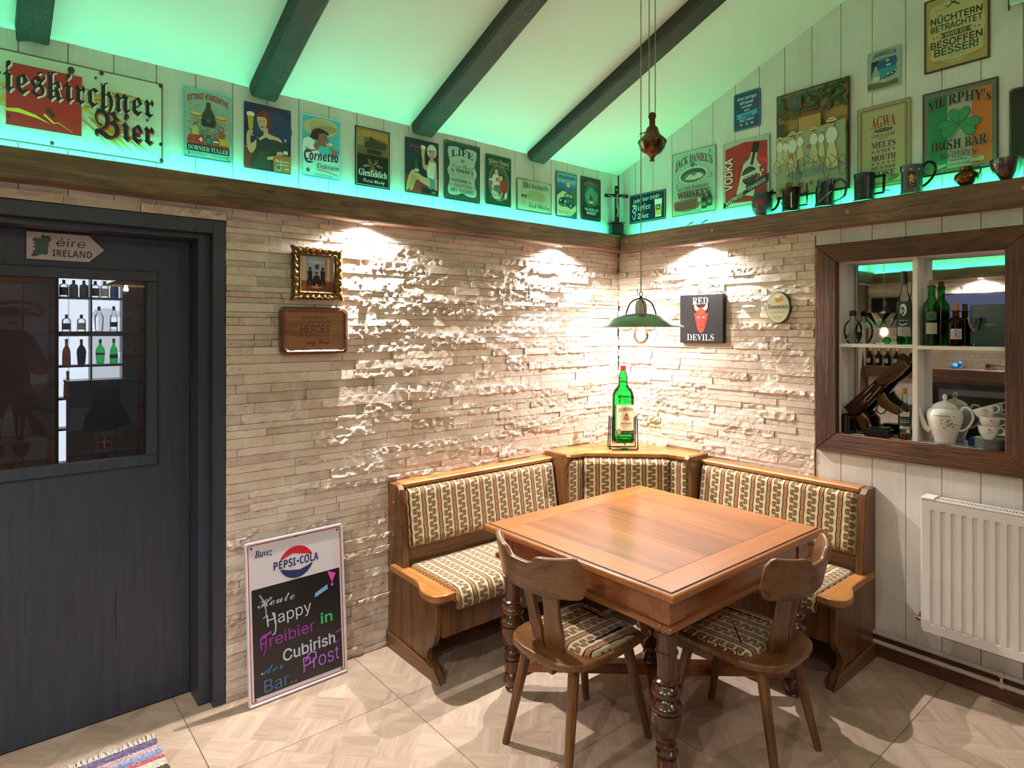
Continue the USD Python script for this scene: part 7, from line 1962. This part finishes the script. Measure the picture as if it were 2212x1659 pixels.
bottle('spirit_bottle', 'dark green bottle with a cork and a pale label, beside the niche upright', (XO, -1.956, S2), [(0, .004), (.032, 0), (.037, .004), (.036, .040), (.034, .05), (.037, .06), (.038, .19), (.034, .208), (.020, .226), (.0155, .240), (.0145, .278), (.0175, .280), (.0175, .292), (.0145, .294)], 'bottle_dark', [(.0135, .288), (.0130, .322), (0, .323)], 'cork', ([(0, .004), (.034, .004), (.033, .05), (.0365, .06), (.0365, .18), (0, .18)], 'bottle_dark'), [(q, .0382, FACE, .085, 'label'), (q2, .0382, FACE, .145, 'emblem')], capname='cork')
q = label_print(4.6, 5.0, '#b3a9ac', [('line', ([(.3, 4.6), (4.3, 4.6)], .12, '#6a5a78')), ('ell', (2.3, 2.4, 1.7, 1.7, '#7d7484')), ('ell', (2.3, 2.4, 1.4, 1.4, '#b9b0b2')), ('ell', (2.3, 2.3, .6, .7, '#4a4450')), ('txt', ('47', 2.3, 3.2, .5, '#4a4450', 'bold'))])
def apothecary(loc, label, group=None):
    return bottle('gin_bottle', label, loc, [(0, .003), (.030, 0), (.035, .004), (.036, .012), (.036, .105), (.033, .122), (.022, .134), (.014, .140), (.013, .162), (.0175, .164), (.0175, .170), (.013, .171)], 'bottle_brown', [(.0115, .165), (.0115, .205), (0, .206)], 'cork', ([(0, .004), (.034, .004), (.0345, .10), (0, .10)], 'bottle_brown'), [(q, .0362, FACE, .058, 'label')], capname='cork', group=group)
gin = apothecary((XO, -2.056, S2), 'squat brown apothecary bottle with a pale square label and a cork')
g_ = thing('liqueur_glass', 'small thin stemmed glass in front of the dark green box', 'glass', (XO - .01, -2.130, S2))
obj(g_, 'bowl', lathe([(0, .070), (.005, .070), (.020, .082), (.027, .105), (.031, .134), (.030, .134), (.026, .105), (.018, .084), (0, .075)], 32), 'bottle_clear', 50)
obj(g_, 'stem', lathe([(0, .071), (.004, .071), (.0035, .05), (.005, .045), (.003, .04), (.0035, .012), (.024, .003), (.024, 0), (0, 0)], 28), 'bottle_clear', 50)
gb = thing('gift_box', 'dark green box with a small gold lettering, right on the upper niche shelf', 'box', (.086, -2.180, S2))
obj(gb, 'box', box(-.018, -.076, 0, .018, .076, .195, .002), 'box_green', False)
q = Print(15, 19.5); q.txt('JAMESON', 7.5, 9.6, 1.0, '#b08d42', 'serif', w=4.6, arch=.2)
q.build(gb, 'lettering', 'tin_print', z=0, warp=lambda v: np.column_stack([-.0183 - v[:, 2], -v[:, 0], v[:, 1] + .0975]))
# lower compartments
t = thing('tumbler', 'short dark tumbler with a gold-edged panel, in the lower left corner of the niche', 'cup', (XO - .01, -1.576, S0))
obj(t, 'body', lathe([(0, 0), (.033, 0), (.036, .003), (.037, .098), (.034, .098), (.033, .006), (0, .006)], 32), 'black_gloss', 40)
q = Print(4.6, 8); q.frame(.2, .2, '#6e4a20', .2); wrap_print(q, t, .0372, FACE + .3, .05, name='panel_line')
gun = thing('rifle_bottle', 'bronze bottle shaped like an assault rifle, standing on its butt in the niche', 'bottle', (0.036, -1.66, S0))
def flat(n, p, x0, x1, mat, b=.006):
    obj(gun, n, plate_yz(p, x0, x1, b), mat, 40, world=True)
flat('receiver', [(-1.551, 1.263), (-1.586, 1.217), (-1.606, 1.207), (-1.65, 1.259), (-1.708, 1.326), (-1.759, 1.397), (-1.741, 1.399), (-1.698, 1.41), (-1.611, 1.326)], .018, .054, 'bronze_dark')
flat('handguard', [(-1.698, 1.413), (-1.727, 1.394), (-1.759, 1.397), (-1.818, 1.446), (-1.858, 1.498), (-1.841, 1.527), (-1.812, 1.523), (-1.741, 1.452)], .014, .058, 'bronze_light')
flat('barrel', [(-1.83, 1.50), (-1.852, 1.496), (-1.878, 1.530), (-1.866, 1.542)], .026, .046, 'bronze_dark', .003)
flat('front_sight', [(-1.812, 1.523), (-1.849, 1.510), (-1.872, 1.540), (-1.871, 1.552), (-1.858, 1.541), (-1.832, 1.561), (-1.814, 1.553)], .024, .048, 'bronze_dark', .003)
flat('magazine', ccw([(-1.708, 1.326), (-1.741, 1.355), (-1.752, 1.332), (-1.768, 1.311), (-1.792, 1.296), (-1.818, 1.285), (-1.827, 1.261), (-1.805, 1.247), (-1.778, 1.256), (-1.755, 1.269), (-1.735, 1.278), (-1.717, 1.291)]), .022, .050, 'bronze_light', .003)
flat('grip', [(-1.606, 1.213), (-1.631, 1.158), (-1.65, S0 + .001), (-1.672, 1.152), (-1.67, 1.204), (-1.641, 1.243)], .020, .052, 'bronze_light')
obj(gun, 'trigger_guard', tube(spline([(.036, -1.65, 1.249), (.036, -1.672, 1.226), (.036, -1.698, 1.240), (.036, -1.713, 1.285)], 5), .003, 6), 'bronze_dark', world=True)
for k in range(8):
    t_ = k / 7
    y, z = -1.738 - .072 * t_, 1.335 - .062 * t_ ** .8
    obj(gun, 'rib', box(.0195, y - .003, z - .012, .0225, y + .002, z + .008, .001), 'gold_leaf', False, world=True)
obj(gun, 'engraving', cat(*[tube([(.0168, a, b), (.0168, c_, d)], .0022, 6) for a, b, c_, d in ((-1.60, 1.25, -1.69, 1.35), (-1.63, 1.27, -1.665, 1.31), (-1.67, 1.30, -1.735, 1.385), (-1.62, 1.30, -1.70, 1.395))]), 'bronze_light', world=True, kind='stuff')
obj(gun, 'forearm_line', cat(*[tube([(.0128, -1.735 - .02 * k, 1.418 + .018 * k), (.0128, -1.765 - .022 * k, 1.43 + .02 * k)], .0018, 6) for k in range(4)]), 'bronze_dark', world=True, kind='stuff')
t = thing('flat_case', 'glossy black flat case lying before the rifle-shaped bottle', 'case', (XO - .012, -1.722, S0))
obj(t, 'case', box(-.034, -.062, 0, .034, .062, .040, .004), 'black_gloss', False); obj(t, 'lid', box(-.030, -.050, .0405, .030, .030, .050, .003), 'black_gloss', False)
q = label_print(5, 5.4, '#15302c', [('txt', ('WODKA', 2.5, 3.4, .7, '#b9b9a8', 'serif'), dict(w=4)), ('rect', (.2, .2, 4.8, 1.2, '#b9b4a0'))]); q = label_print(5, 6.4, '#15302c', [('line', ([(.6, 4.6), (4.4, 4.6)], .5, '#b9b9a8')), ('line', ([(.6, 3.6), (4.4, 3.6)], .5, '#b9b9a8')), ('rect', (.2, .2, 4.8, 1.6, '#a8a08a'))])
bottle('miniature_bottle', 'small clear spirit bottle with a dark green label, right of the flat case', (XO - .012, -1.842, S0), [(0, .003), (.024, 0), (.027, .003), (.028, .012), (.028, .138), (.025, .155), (.014, .180), (.0105, .192), (.0105, .238)], 'bottle_clear', [(.0115, .226), (.0118, .258), (0, .259)], 'cork', ([(0, .003), (.026, .003), (.0265, .03), (0, .03)], 'copper_jug'), [(q, .0282, FACE, .085, 'label')])
pot = thing('teapot', 'white porcelain teapot with grey flower prints, in the lower right compartment', 'teapot', (XO - .004, -2.012, S0))
pp = [(0, .0), (.040, .0), (.044, .004), (.043, .018), (.048, .036), (.060, .07), (.071, .11), (.074, .135), (.070, .158), (.060, .170), (.050, .176)]
obj(pot, 'body', lathe(pp, 44, sq=1.0), 'porcelain', 50)
obj(pot, 'lid', lathe([(.051, .176), (.052, .180), (.044, .190), (.028, .200), (.010, .206), (.006, .212), (.011, .222), (.010, .232), (.005, .240), (0, .241)], 36), 'porcelain', 50)
obj(pot, 'spout', tube(spline([(0, .056, .062), (0, .078, .072), (0, .093, .105), (0, .104, .146), (0, .122, .170)], 6), np.concatenate([np.linspace(.020, .0085, 18), np.linspace(.0085, .008, 7)]), 14), 'porcelain', 60)
obj(pot, 'handle', tube(spline([(0, -.060, .156), (0, -.078, .182), (0, -.104, .172), (0, -.114, .138), (0, -.100, .100), (0, -.078, .075), (0, -.060, .070)], 6), .0055, 10), 'porcelain', 60)
def flowers(w, h, n, seed, big=1.0, cols_=('#6e6a62', '#8f8a80', '#4f4b45')):
    r_ = np.random.default_rng(seed); q = Print(w, h)
    for _ in range(n):
        a, b = r_.normal(w / 2, w / 5), r_.normal(h / 2, h / 5)
        a, b = np.clip(a, .6, w - .6), np.clip(b, .6, h - .6)
        if r_.random() < .5:
            for t_ in np.arange(0, 6.28, 1.05):
                q.ell(a + .28 * big * math.cos(t_), b + .28 * big * math.sin(t_), .2 * big, .12 * big, cols_[int(r_.integers(3))], math.degrees(t_), n=8)
        else:
            q.line([(a, b), (a + r_.uniform(-.6, .6), b + r_.uniform(-.6, .6))], .1, cols_[0]); q.ell(a, b, .25, .12, cols_[1], r_.uniform(0, 180), n=8)
    return q
wrap_print(flowers(6, 6.4, 26, 3), pot, .0735, FACE + .15, .108, name='flower_print')
def band(parent, R_, z, n, seed, h=.7):
    q = Print(R_ * 2 * math.pi * 100 * .62, h)
    for k in range(n):
        x_ = q.w * (k + .5) / n; q.ell(x_, h / 2, q.w / n * .3, h * .3, '#7d786e', n=8); q.ell(x_ + q.w / n * .5, h * .3, q.w / n * .14, h * .16, '#55524b', n=6)
    wrap_print(q, parent, R_, FACE, z, name='print_band')
band(pot, .0438, .010, 9, 1)
q = flowers(11, 1.2, 30, 9, .6); wrap_print(q, pot, .0742, FACE, .142, name='print_band')
cp_ = [(0, .0), (.020, 0), (.022, .004), (.024, .008), (.036, .030), (.041, .055), (.042, .062), (.040, .062), (.034, .032), (.020, .008), (0, .006)]
PLY = -2.196
def saucer(z, label):
    return thing('saucer', label, 'saucer', (XO - .006, PLY, z), group='stacked saucers in the niche')
first = saucer(S0, 'white saucer at the bottom of the stack beside the teapot')
obj(first, 'plate', lathe([(0, .002), (.030, 0), (.034, .003), (.050, .006), (.064, .012), (.065, .0135), (.050, .0085), (.032, .006), (0, .005)], 40), 'porcelain', 50)
obj(first, 'rim_line', tube([(.0645 * math.cos(a), .0645 * math.sin(a), .0132) for a in np.linspace(0, 6.283, 41)[:-1]], .0008, 5, True), 'pewter')
ordn = ['second', 'third', 'fourth', 'fifth']
for k in range(1, 6):
    dup(first, (XO - .006, PLY, S0 + .0078 * k), label='%s white saucer from the bottom of the stack beside the teapot' % ordn[k - 1] if k < 5 else 'topmost white saucer of the stack, right under the cups')
def cup(loc, label, rz=0, ry=0):
    t = thing('teacup', label, 'cup', loc, rz, ry=ry, group='stacked teacups in the niche')
    obj(t, 'bowl', lathe(cp_, 36), 'porcelain', 50)
    obj(t, 'handle', tube(spline([(0, -.036, .052), (0, -.052, .056), (0, -.060, .042), (0, -.050, .026), (0, -.033, .022)], 5), .0034, 8), 'porcelain', 60)
    wrap_print(flowers(3.6, 2.6, 9, 21), t, .0405, FACE + .2, .040, name='flower_print')
    return t
zc = S0 + .0078 * 5 + .008
cup((XO - .006, PLY + .012, zc), 'lowest teacup of the leaning stack on the saucers')
cup((XO - .006, PLY + .006, zc + .042), 'middle teacup of the leaning stack on the saucers', 0)
t = cup((XO - .006, PLY + .010, zc + .088), 'topmost tilted teacup of the stack beside the teapot')
t.prim.GetAttribute('xformOp:translate').Set(Gf.Vec3d(XO - .006, PLY + .012, zc + .086))
UsdGeom.Xformable(t.prim).AddRotateXOp().Set(-22.0)
t = obj(None, 'blue_packet', box(.078, -2.118, S0, .098, -2.092, S0 + .035, .004), 'navy_foil', False); tag(t, 'small blue packet behind the teapot handle in the niche', 'packet')

# ------------------------------------------------------------------ stained glass in the door
sg = obj(door, 'leaded_window', cat(box(GX0, DY + .018, GZ0, GX1, DY + .019, GZ1)), 'black_paint', False, world=True)
def stained(x0, x1, seed, figure):
    r_ = np.random.default_rng(seed)
    q = Print((x1 - x0) * 100, (GZ1 - GZ0) * 100)
    w, h = q.w, q.h
    bw_ = 2.6
    # pieces of the background
    nx, ny = 3, 7
    cx = np.linspace(bw_, w - bw_, nx + 1); cy = np.linspace(bw_, h - bw_, ny + 1)
    for i in range(nx):
        for j in range(ny):
            col = r_.choice(['#59616d', '#626a77', '#6a707b', '#525a66', '#72767e'])
            obj(door, 'glass_piece', box(x0 + cx[i] / 100 + .0012, DY + .0155, GZ0 + cy[j] / 100 + .0012, x0 + cx[i + 1] / 100 - .0012, DY + .018, GZ0 + cy[j + 1] / 100 - .0012, .0006), PANES[col], False, world=True)
    for a, b, c_, d in ((.3, .3, bw_ - .3, h - .3), (w - bw_ + .3, .3, w - .3, h - .3), (bw_, .3, w - bw_, bw_ - .3), (bw_, h - bw_ + .3, w - bw_, h - .3)):
        q.rect(a, b, c_, d, '#5a4a2c')
        n = int(max(c_ - a, d - b) / 10)
        for k in range(n + 1):
            t_ = k / max(n, 1)
            X_, Y_ = (a + c_) / 2 if c_ - a < d - b else a + (c_ - a) * t_, (b + d) / 2 if c_ - a > d - b else b + (d - b) * t_
            q.rect(X_ - 1, Y_ - 1, X_ + 1, Y_ + 1, '#5f1a1c')
    q.line([(bw_, bw_), (w - bw_, bw_), (w - bw_, h - bw_), (bw_, h - bw_)], .5, '#2c3a5c', closed=True)
    figure(q, w, h)
    v = np.vstack(q.V)
    v = np.column_stack([x0 + v[:, 0] / 100, DY + .0150 - v[:, 2] * .7, GZ0 + v[:, 1] / 100])
    q._raw(door, 'leaded_figure', 'tin_print', v - door.loc, None)
PANES = {}
for k, c_ in enumerate(['#59616d', '#626a77', '#6a707b', '#525a66', '#72767e']):
    plain('pane_tint_%d' % k, c_, 0.35); PANES[c_] = 'pane_tint_%d' % k
LD = '#100d0e'
def fig_man(q, w, h):
    m_ = w / 2
    q.poly([(m_ - 6, 34), (m_ - 9, 46), (m_ - 8, 53), (m_ - 3, 56), (m_ + 3, 56), (m_ + 8, 52), (m_ + 11, 43), (m_ + 6, 40), (m_ + 6, 32)], '#2c1718', 2)
    q.poly([(m_ - 3, 56), (m_ + 3.4, 56), (m_ + 3.2, 62.4), (m_ - 2.4, 62.6)], '#5a463a', 2); q.poly([(m_ - 9, 61), (m_ - 4, 64.6), (m_ + 5, 64.2), (m_ + 8.6, 61.4), (m_ + 4, 61.8), (m_ - 4, 61.2)], '#471a18', 2)
    q.line([(m_ - 8, 63), (m_ - 2, 66.4), (m_ + 6, 66.6), (m_ + 10.4, 64.6), (m_ + 9.6, 61.6), (m_ + 8, 62)], 1.3, '#3c1a1a', smooth=4); q.line([(m_ - 1, 58.6), (m_ + 2.4, 58.4)], .5, LD)
    q.poly([(m_ - 6, 34), (m_ + 6, 34), (m_ + 9, 26), (m_ + 5.4, 20), (m_ + 4.4, 12), (m_ + 2, 12), (m_ + 1, 20), (m_, 27), (m_ - 2.4, 20), (m_ - 3, 12), (m_ - 6, 12), (m_ - 7, 22)], '#33201f', 2)
    for s in (-1, 1):
        for k in range(3):
            q.line([(m_ + s * 4 + (k - 1) * 1.1, 21), (m_ + s * 3.6 + (k - 1) * .9, 13)], .45, '#6e5a50' if k != 1 else '#5a1c1c')
    q.line([(m_ - 12, 46), (m_ + 11, 22)], 1.2, '#241a18'); q.poly([(m_ + 5, 43), (m_ + 11, 45), (m_ + 12, 38), (m_ + 7, 38)], '#3f1a18', 2); q.poly([(m_ + 6, 22), (m_ + 10, 18), (m_ + 12, 12), (m_ + 7, 14)], '#2b1616', 2)
    for cx, c1 in ((m_ - 4.4, '#4a2020'), (m_ + 3.4, '#4a2020')):
        q.poly([(cx - 3, 10.4), (cx + 3, 10.4), (cx + 2.8, 6), (cx, 3.6), (cx - 2.8, 6)], '#5f4a28'); q.poly([(cx - 2.5, 10), (cx + 2.5, 10), (cx + 2.3, 6.2), (cx, 4.2), (cx - 2.3, 6.2)], c1)
def fig_lady(q, w, h):
    m_ = w / 2
    q.poly([(m_ - 5, 46), (m_ + 5, 46), (m_ + 5.6, 36), (m_ + 6, 24), (m_ + 10, 14), (m_ - 8, 12.6), (m_ - 4.4, 24), (m_ - 5, 36)], '#26202e', 2); q.poly([(m_ - 3, 46), (m_, 46), (m_ + .6, 34), (m_ - 2, 30)], '#431c1e', 2)
    q.poly([(m_ - 5, 46), (m_ - 6, 52), (m_ - 2, 56), (m_ + 4, 56), (m_ + 8, 52), (m_ + 6, 46)], '#3a2a26', 2); q.poly([(m_ - 2, 56), (m_ + 2, 56), (m_ + 2.4, 61), (m_ - 2, 61)], '#5a463a', 2); q.poly([(m_ - 5, 61), (m_ + 6, 61.4), (m_ + 4, 64.6), (m_ - 3, 64.6)], '#2c1a1c', 2)
    for k in range(5):
        q.line([(m_ - 3 + k * 1.8, 44), (m_ - 4 + k * 2.6, 15)], .3, LD)
    for k in range(7):
        q.ell(m_ + 9 + (k % 2) * 1.4, 46 + k * 2.4, 1.3, 1.5, '#4a3038' if k % 2 else '#4d3a30', n=10)
    for s in (-1, 1):
        q.poly([(m_ + s * 2.4, 5), (m_ + s * 5, 4.4), (m_ + s * 6.6, 7), (m_ + s * 5.6, 9.4), (m_ + s * 3.4, 10.4), (m_ + s * 3.4, 7.6)], '#4d4028', 2)
    q.poly([(m_ - 2.2, 9.6), (m_ + 2.2, 9.6), (m_ + 2, 5.6), (m_, 4), (m_ - 2, 5.6)], '#5a1c1e'); q.line([(m_, 9.4), (m_, 4.4)], .5, '#8a8078'); q.line([(m_ - 2, 7.4), (m_ + 2, 7.4)], .5, '#8a8078')
    for cx in (4.5, 7, w - 7, w - 4.6):
        q.poly([(cx - 1.6, 4), (cx + 1.6, 4), (cx + 1.3, 11), (cx - 1.2, 12)], '#453c3a', 2)
stained(-3.590, -3.292, 4, fig_man)
stained(-3.276, -2.972, 5, fig_lady)

# ------------------------------------------------------------------ the far side of the room, seen only in the mirrors
t = thing('mantel_beam', 'lower dark timber shelf on the far stone wall, seen in the niche mirror', 'shelf', (XW, -1.1, 1.2))
obj(t, 'beam', box(XW + .004, -2.2, 1.14, XW + .16, -0.01, 1.262, .008), 'niche_wood_y', world=True)
for k in range(4):
    dup(gin, (XW + .085, -.045 - .094 * k, 1.263), 180, ['brown apothecary bottle on the far shelf, closest to the room corner', 'second brown apothecary bottle from the corner on the far shelf', 'third brown apothecary bottle from the corner on the far shelf', 'brown apothecary bottle ending the row on the far shelf'][k], 'brown bottles on the far shelf')
pic = thing('dark_picture', 'dark picture with a pale bust on the far stone wall, seen in the mirror', 'picture', (XW + .02, -.19, 1.96), 90, 90)
coloured(pic, 'canvas', box(-.15, -.09, -.01, .15, .09, .012, .002), '#0e0d0d', 'matt_print'); q = Print(30, 18)
q.poly([(9, 0), (21, 0), (19, 5), (16.6, 7), (13.4, 7), (11, 5)], '#3a3634', 2); q.ell(15, 11, 2.6, 3.4, '#6e6a68'); q.build(pic, 'print', 'matt_print', z=.0125)
tv = thing('screen', 'wide screen with a dull blue glow on the far stone wall, seen in the mirror', 'television', (XW + .03, -1.12, 1.82), 90, 90)
obj(tv, 'bezel', box(-.36, -.25, -.02, .36, .25, .010, .004), 'black_gloss', False); obj(tv, 'panel', box(-.345, -.235, .010, .345, .235, .0112), 'tv_glow', False)
fp = thing('fireplace', 'black fireplace with a pale inner frame below the far shelf, seen in the mirror', 'fireplace', (XW + .05, -1.25, .0))
obj(fp, 'surround', box(-.046, -.62, 0.0, .06, .62, 1.10, .004), 'black_gloss', False)
obj(fp, 'frame', cat(box(.060, -.5, .98, .075, .5, 1.04), box(.060, -.5, .45, .075, -.44, .98), box(.060, .44, .45, .075, .5, .98)), 'pewter', False)
t = thing('figurine', 'small blue figurine on the far timber shelf, seen in the mirror', 'figurine', (XW + .09, -.90, 1.263))
obj(t, 'body', hull([(-.02, -.045, 0), (.02, -.045, 0), (-.02, .04, 0), (.02, .04, 0), (0, -.05, .03), (0, .035, .04), (0, .02, .06), (0, -.02, .045)]), 'blue_plastic', True); obj(t, 'head', tr(trimesh.creation.icosphere(2, .02), (0, -.035, .055)), 'blue_plastic', True)
t = thing('tobacco_pipe', 'dark tobacco pipe on a stand on the far shelf, seen in the mirror', 'pipe', (XW + .09, -1.20, 1.263))
obj(t, 'stand', lathe([(0, 0), (.05, 0), (.055, .008), (.03, .018), (0, .016)], 24), 'wood_bowl'); obj(t, 'bowl', lathe([(0, .018), (.018, .02), (.024, .035), (.021, .06), (.015, .06), (0, .03)], 20, (0, .02, 0)), 'wood_bowl'); obj(t, 'stem', tube(spline([(0, .02, .035), (0, -.04, .05), (0, -.10, .048), (0, -.16, .04)], 5), [.008] * 5 + [.005] * 11, 8), 'ebony')
# bar shelf on the back wall, facing the door
bs = thing('bar_shelf', 'backlit bottle shelf of the bar, reflected in the door pane', 'shelf', (-2.655, YW + .10, 0))
BX0, BX1, BY = -2.935, -2.375, YW + .19
zs = [.30, .66, .975, 1.31, 1.66, 2.02, 2.30]
obj(bs, 'light_panel', box(BX0, YW + .004, .30, BX1, YW + .012, 2.30), 'bar_light', False, world=True)
for x in (BX0 - .02, (BX0 + BX1) / 2 - .008, BX1):
    obj(bs, 'side', box(x, YW + .002, .25, x + (.02 if x != (BX0 + BX1) / 2 - .008 else .016), BY, 2.32), 'pewter', False, world=True)
for k, z in enumerate(zs):
    obj(bs, 'board', box(BX0, YW + .013, z - (.05 if k == 4 else .022), BX1, BY, z), 'pewter' if k != 4 else 'ebony', False, world=True)
bp1 = [(0, 0), (.034, 0), (.038, .006), (.036, .13), (.030, .165), (.013, .20), (.012, .26)]
bp2 = [(0, 0), (.036, 0), (.040, .01), (.040, .10), (.036, .125), (.014, .14), (.012, .165)]
bp3 = [(0, 0), (.030, 0), (.036, .02), (.043, .14), (.036, .17), (.012, .21), (.012, .255)]
sp = 'bottles on the backlit bar shelf'
def barb(z, fx, prof, mat, capmat, what, lab=None):
    x = BX0 + (BX1 - BX0) * fx
    top = prof[-1][1]
    b_ = bottle('bar_bottle', what, (x, YW + .10, z), prof, mat, [(.013, top - .03), (.0135, top + .012), (0, top + .013)], capmat, None, None, group=sp, n=20)
    if lab:
        obj(b_, 'label', lathe([(lab[0], lab[1]), (lab[0], lab[2])], 20), lab[3], 50)
row = lambda n: {2.02: 'top', 1.66: 'upper', 1.31: 'middle', .975: 'lower'}[n]
for z, items in ((1.66, ((.13, bp2, 'bottle_clear', 'wood_bowl', 'clear bottle with a green label and brown stopper, in the upper lit row', (.0405, .02, .085, 'box_green')), (.36, bp2, 'bottle_clear', 'pewter', 'squat clear bottle with a grey stopper in the upper lit row', (.0405, .02, .09, 'porcelain')), (.64, bp3, 'bottle_clear', 'pewter', 'tall clear bottle with a metal stopper in the upper lit row', None), (.88, bp1, 'bottle_clear', 'ebony', 'clear bottle with a black label at the end of the upper lit row', (.037, .05, .10, 'ebony')))),
                 (1.31, ((.13, bp1, 'bottle_brown', 'ebony', 'brown bottle at the start of the middle lit row of the bar', None), (.36, bp3, 'black_gloss', 'wood_bowl', 'black bottle with a red neck in the middle lit row of the bar', None), (.66, bp3, 'glass_lit_green', 'wood_bowl', 'tall bright green bottle in the middle lit row of the bar', (.0425, .10, .12, 'ebony')), (.88, bp1, 'glass_lit_green', 'pewter', 'shorter bright green bottle with a dark label in the middle lit row', (.0385, .06, .10, 'ebony')))),
                 (.975, ((.15, bp1, 'bottle_brown', 'cork', 'brown bottle with an orange neck in the lower lit row', None), (.38, bp2, 'black_gloss', 'ebony', 'black bottle in the lower lit row of the bar', None), (.64, bp2, 'bottle_clear', 'ebony', 'clear bottle with a pink label in the lower lit row', (.0405, .02, .09, 'red_plastic')), (.88, bp2, 'bottle_clear', 'pewter', 'small clear bottle at the end of the lower lit row', None))),
                 (2.02, ((.09, bp2, 'bottle_clear', 'ebony', 'clear bottle with a black label at the start of the top lit row', (.0405, .02, .10, 'ebony')), (.24, bp2, 'pane_tint_0', 'ebony', 'grey-blue bottle in the top lit row of the bar', None), (.40, bp2, 'pane_tint_1', 'ebony', 'lighter grey-blue bottle in the top lit row of the bar', None), (.58, bp2, 'bottle_clear', 'ebony', 'clear bottle with a grey label in the top lit row', (.0405, .02, .10, 'pewter')), (.73, bp2, 'bottle_clear', 'pewter', 'pale bottle beside the blue one in the top lit row', (.0405, .02, .10, 'porcelain')), (.89, bp2, 'blue_plastic', 'ebony', 'bright blue bottle ending the top lit row', None)))):
    if 'glass_lit_green' not in MAT:
        g = G(); g.done('glass_lit_green', surf=g.n('mix_closure', fac=.35, closure1=g.n('transparent_bsdf', color=(.15, .85, .35)) + '.BSDF', closure2=g.n('translucent_bsdf', color=(.1, .8, .3)) + '.BSDF') + '.closure')
    for fx, prof, mat, capmat, what, lab in items:
        barb(z, fx, prof, mat, capmat, what, lab)
ct = thing('bar_counter', 'dark bar counter in front of the lit shelf, reflected in the door', 'bar counter', (-2.2, -3.92, 0))
obj(ct, 'front', box(-2.91, -4.06, 0, -1.4, -3.80, 1.17, .004), 'ebony', world=True); obj(ct, 'glass_top', box(-2.93, -4.08, 1.171, -1.38, -3.78, 1.195, .002), 'glass_lit_green' if False else 'box_green', False, world=True)
dup(lamp, (-2.43, -3.92, 2.12), -40, 'second pendant lamp above the bar counter, reflected in the door pane')
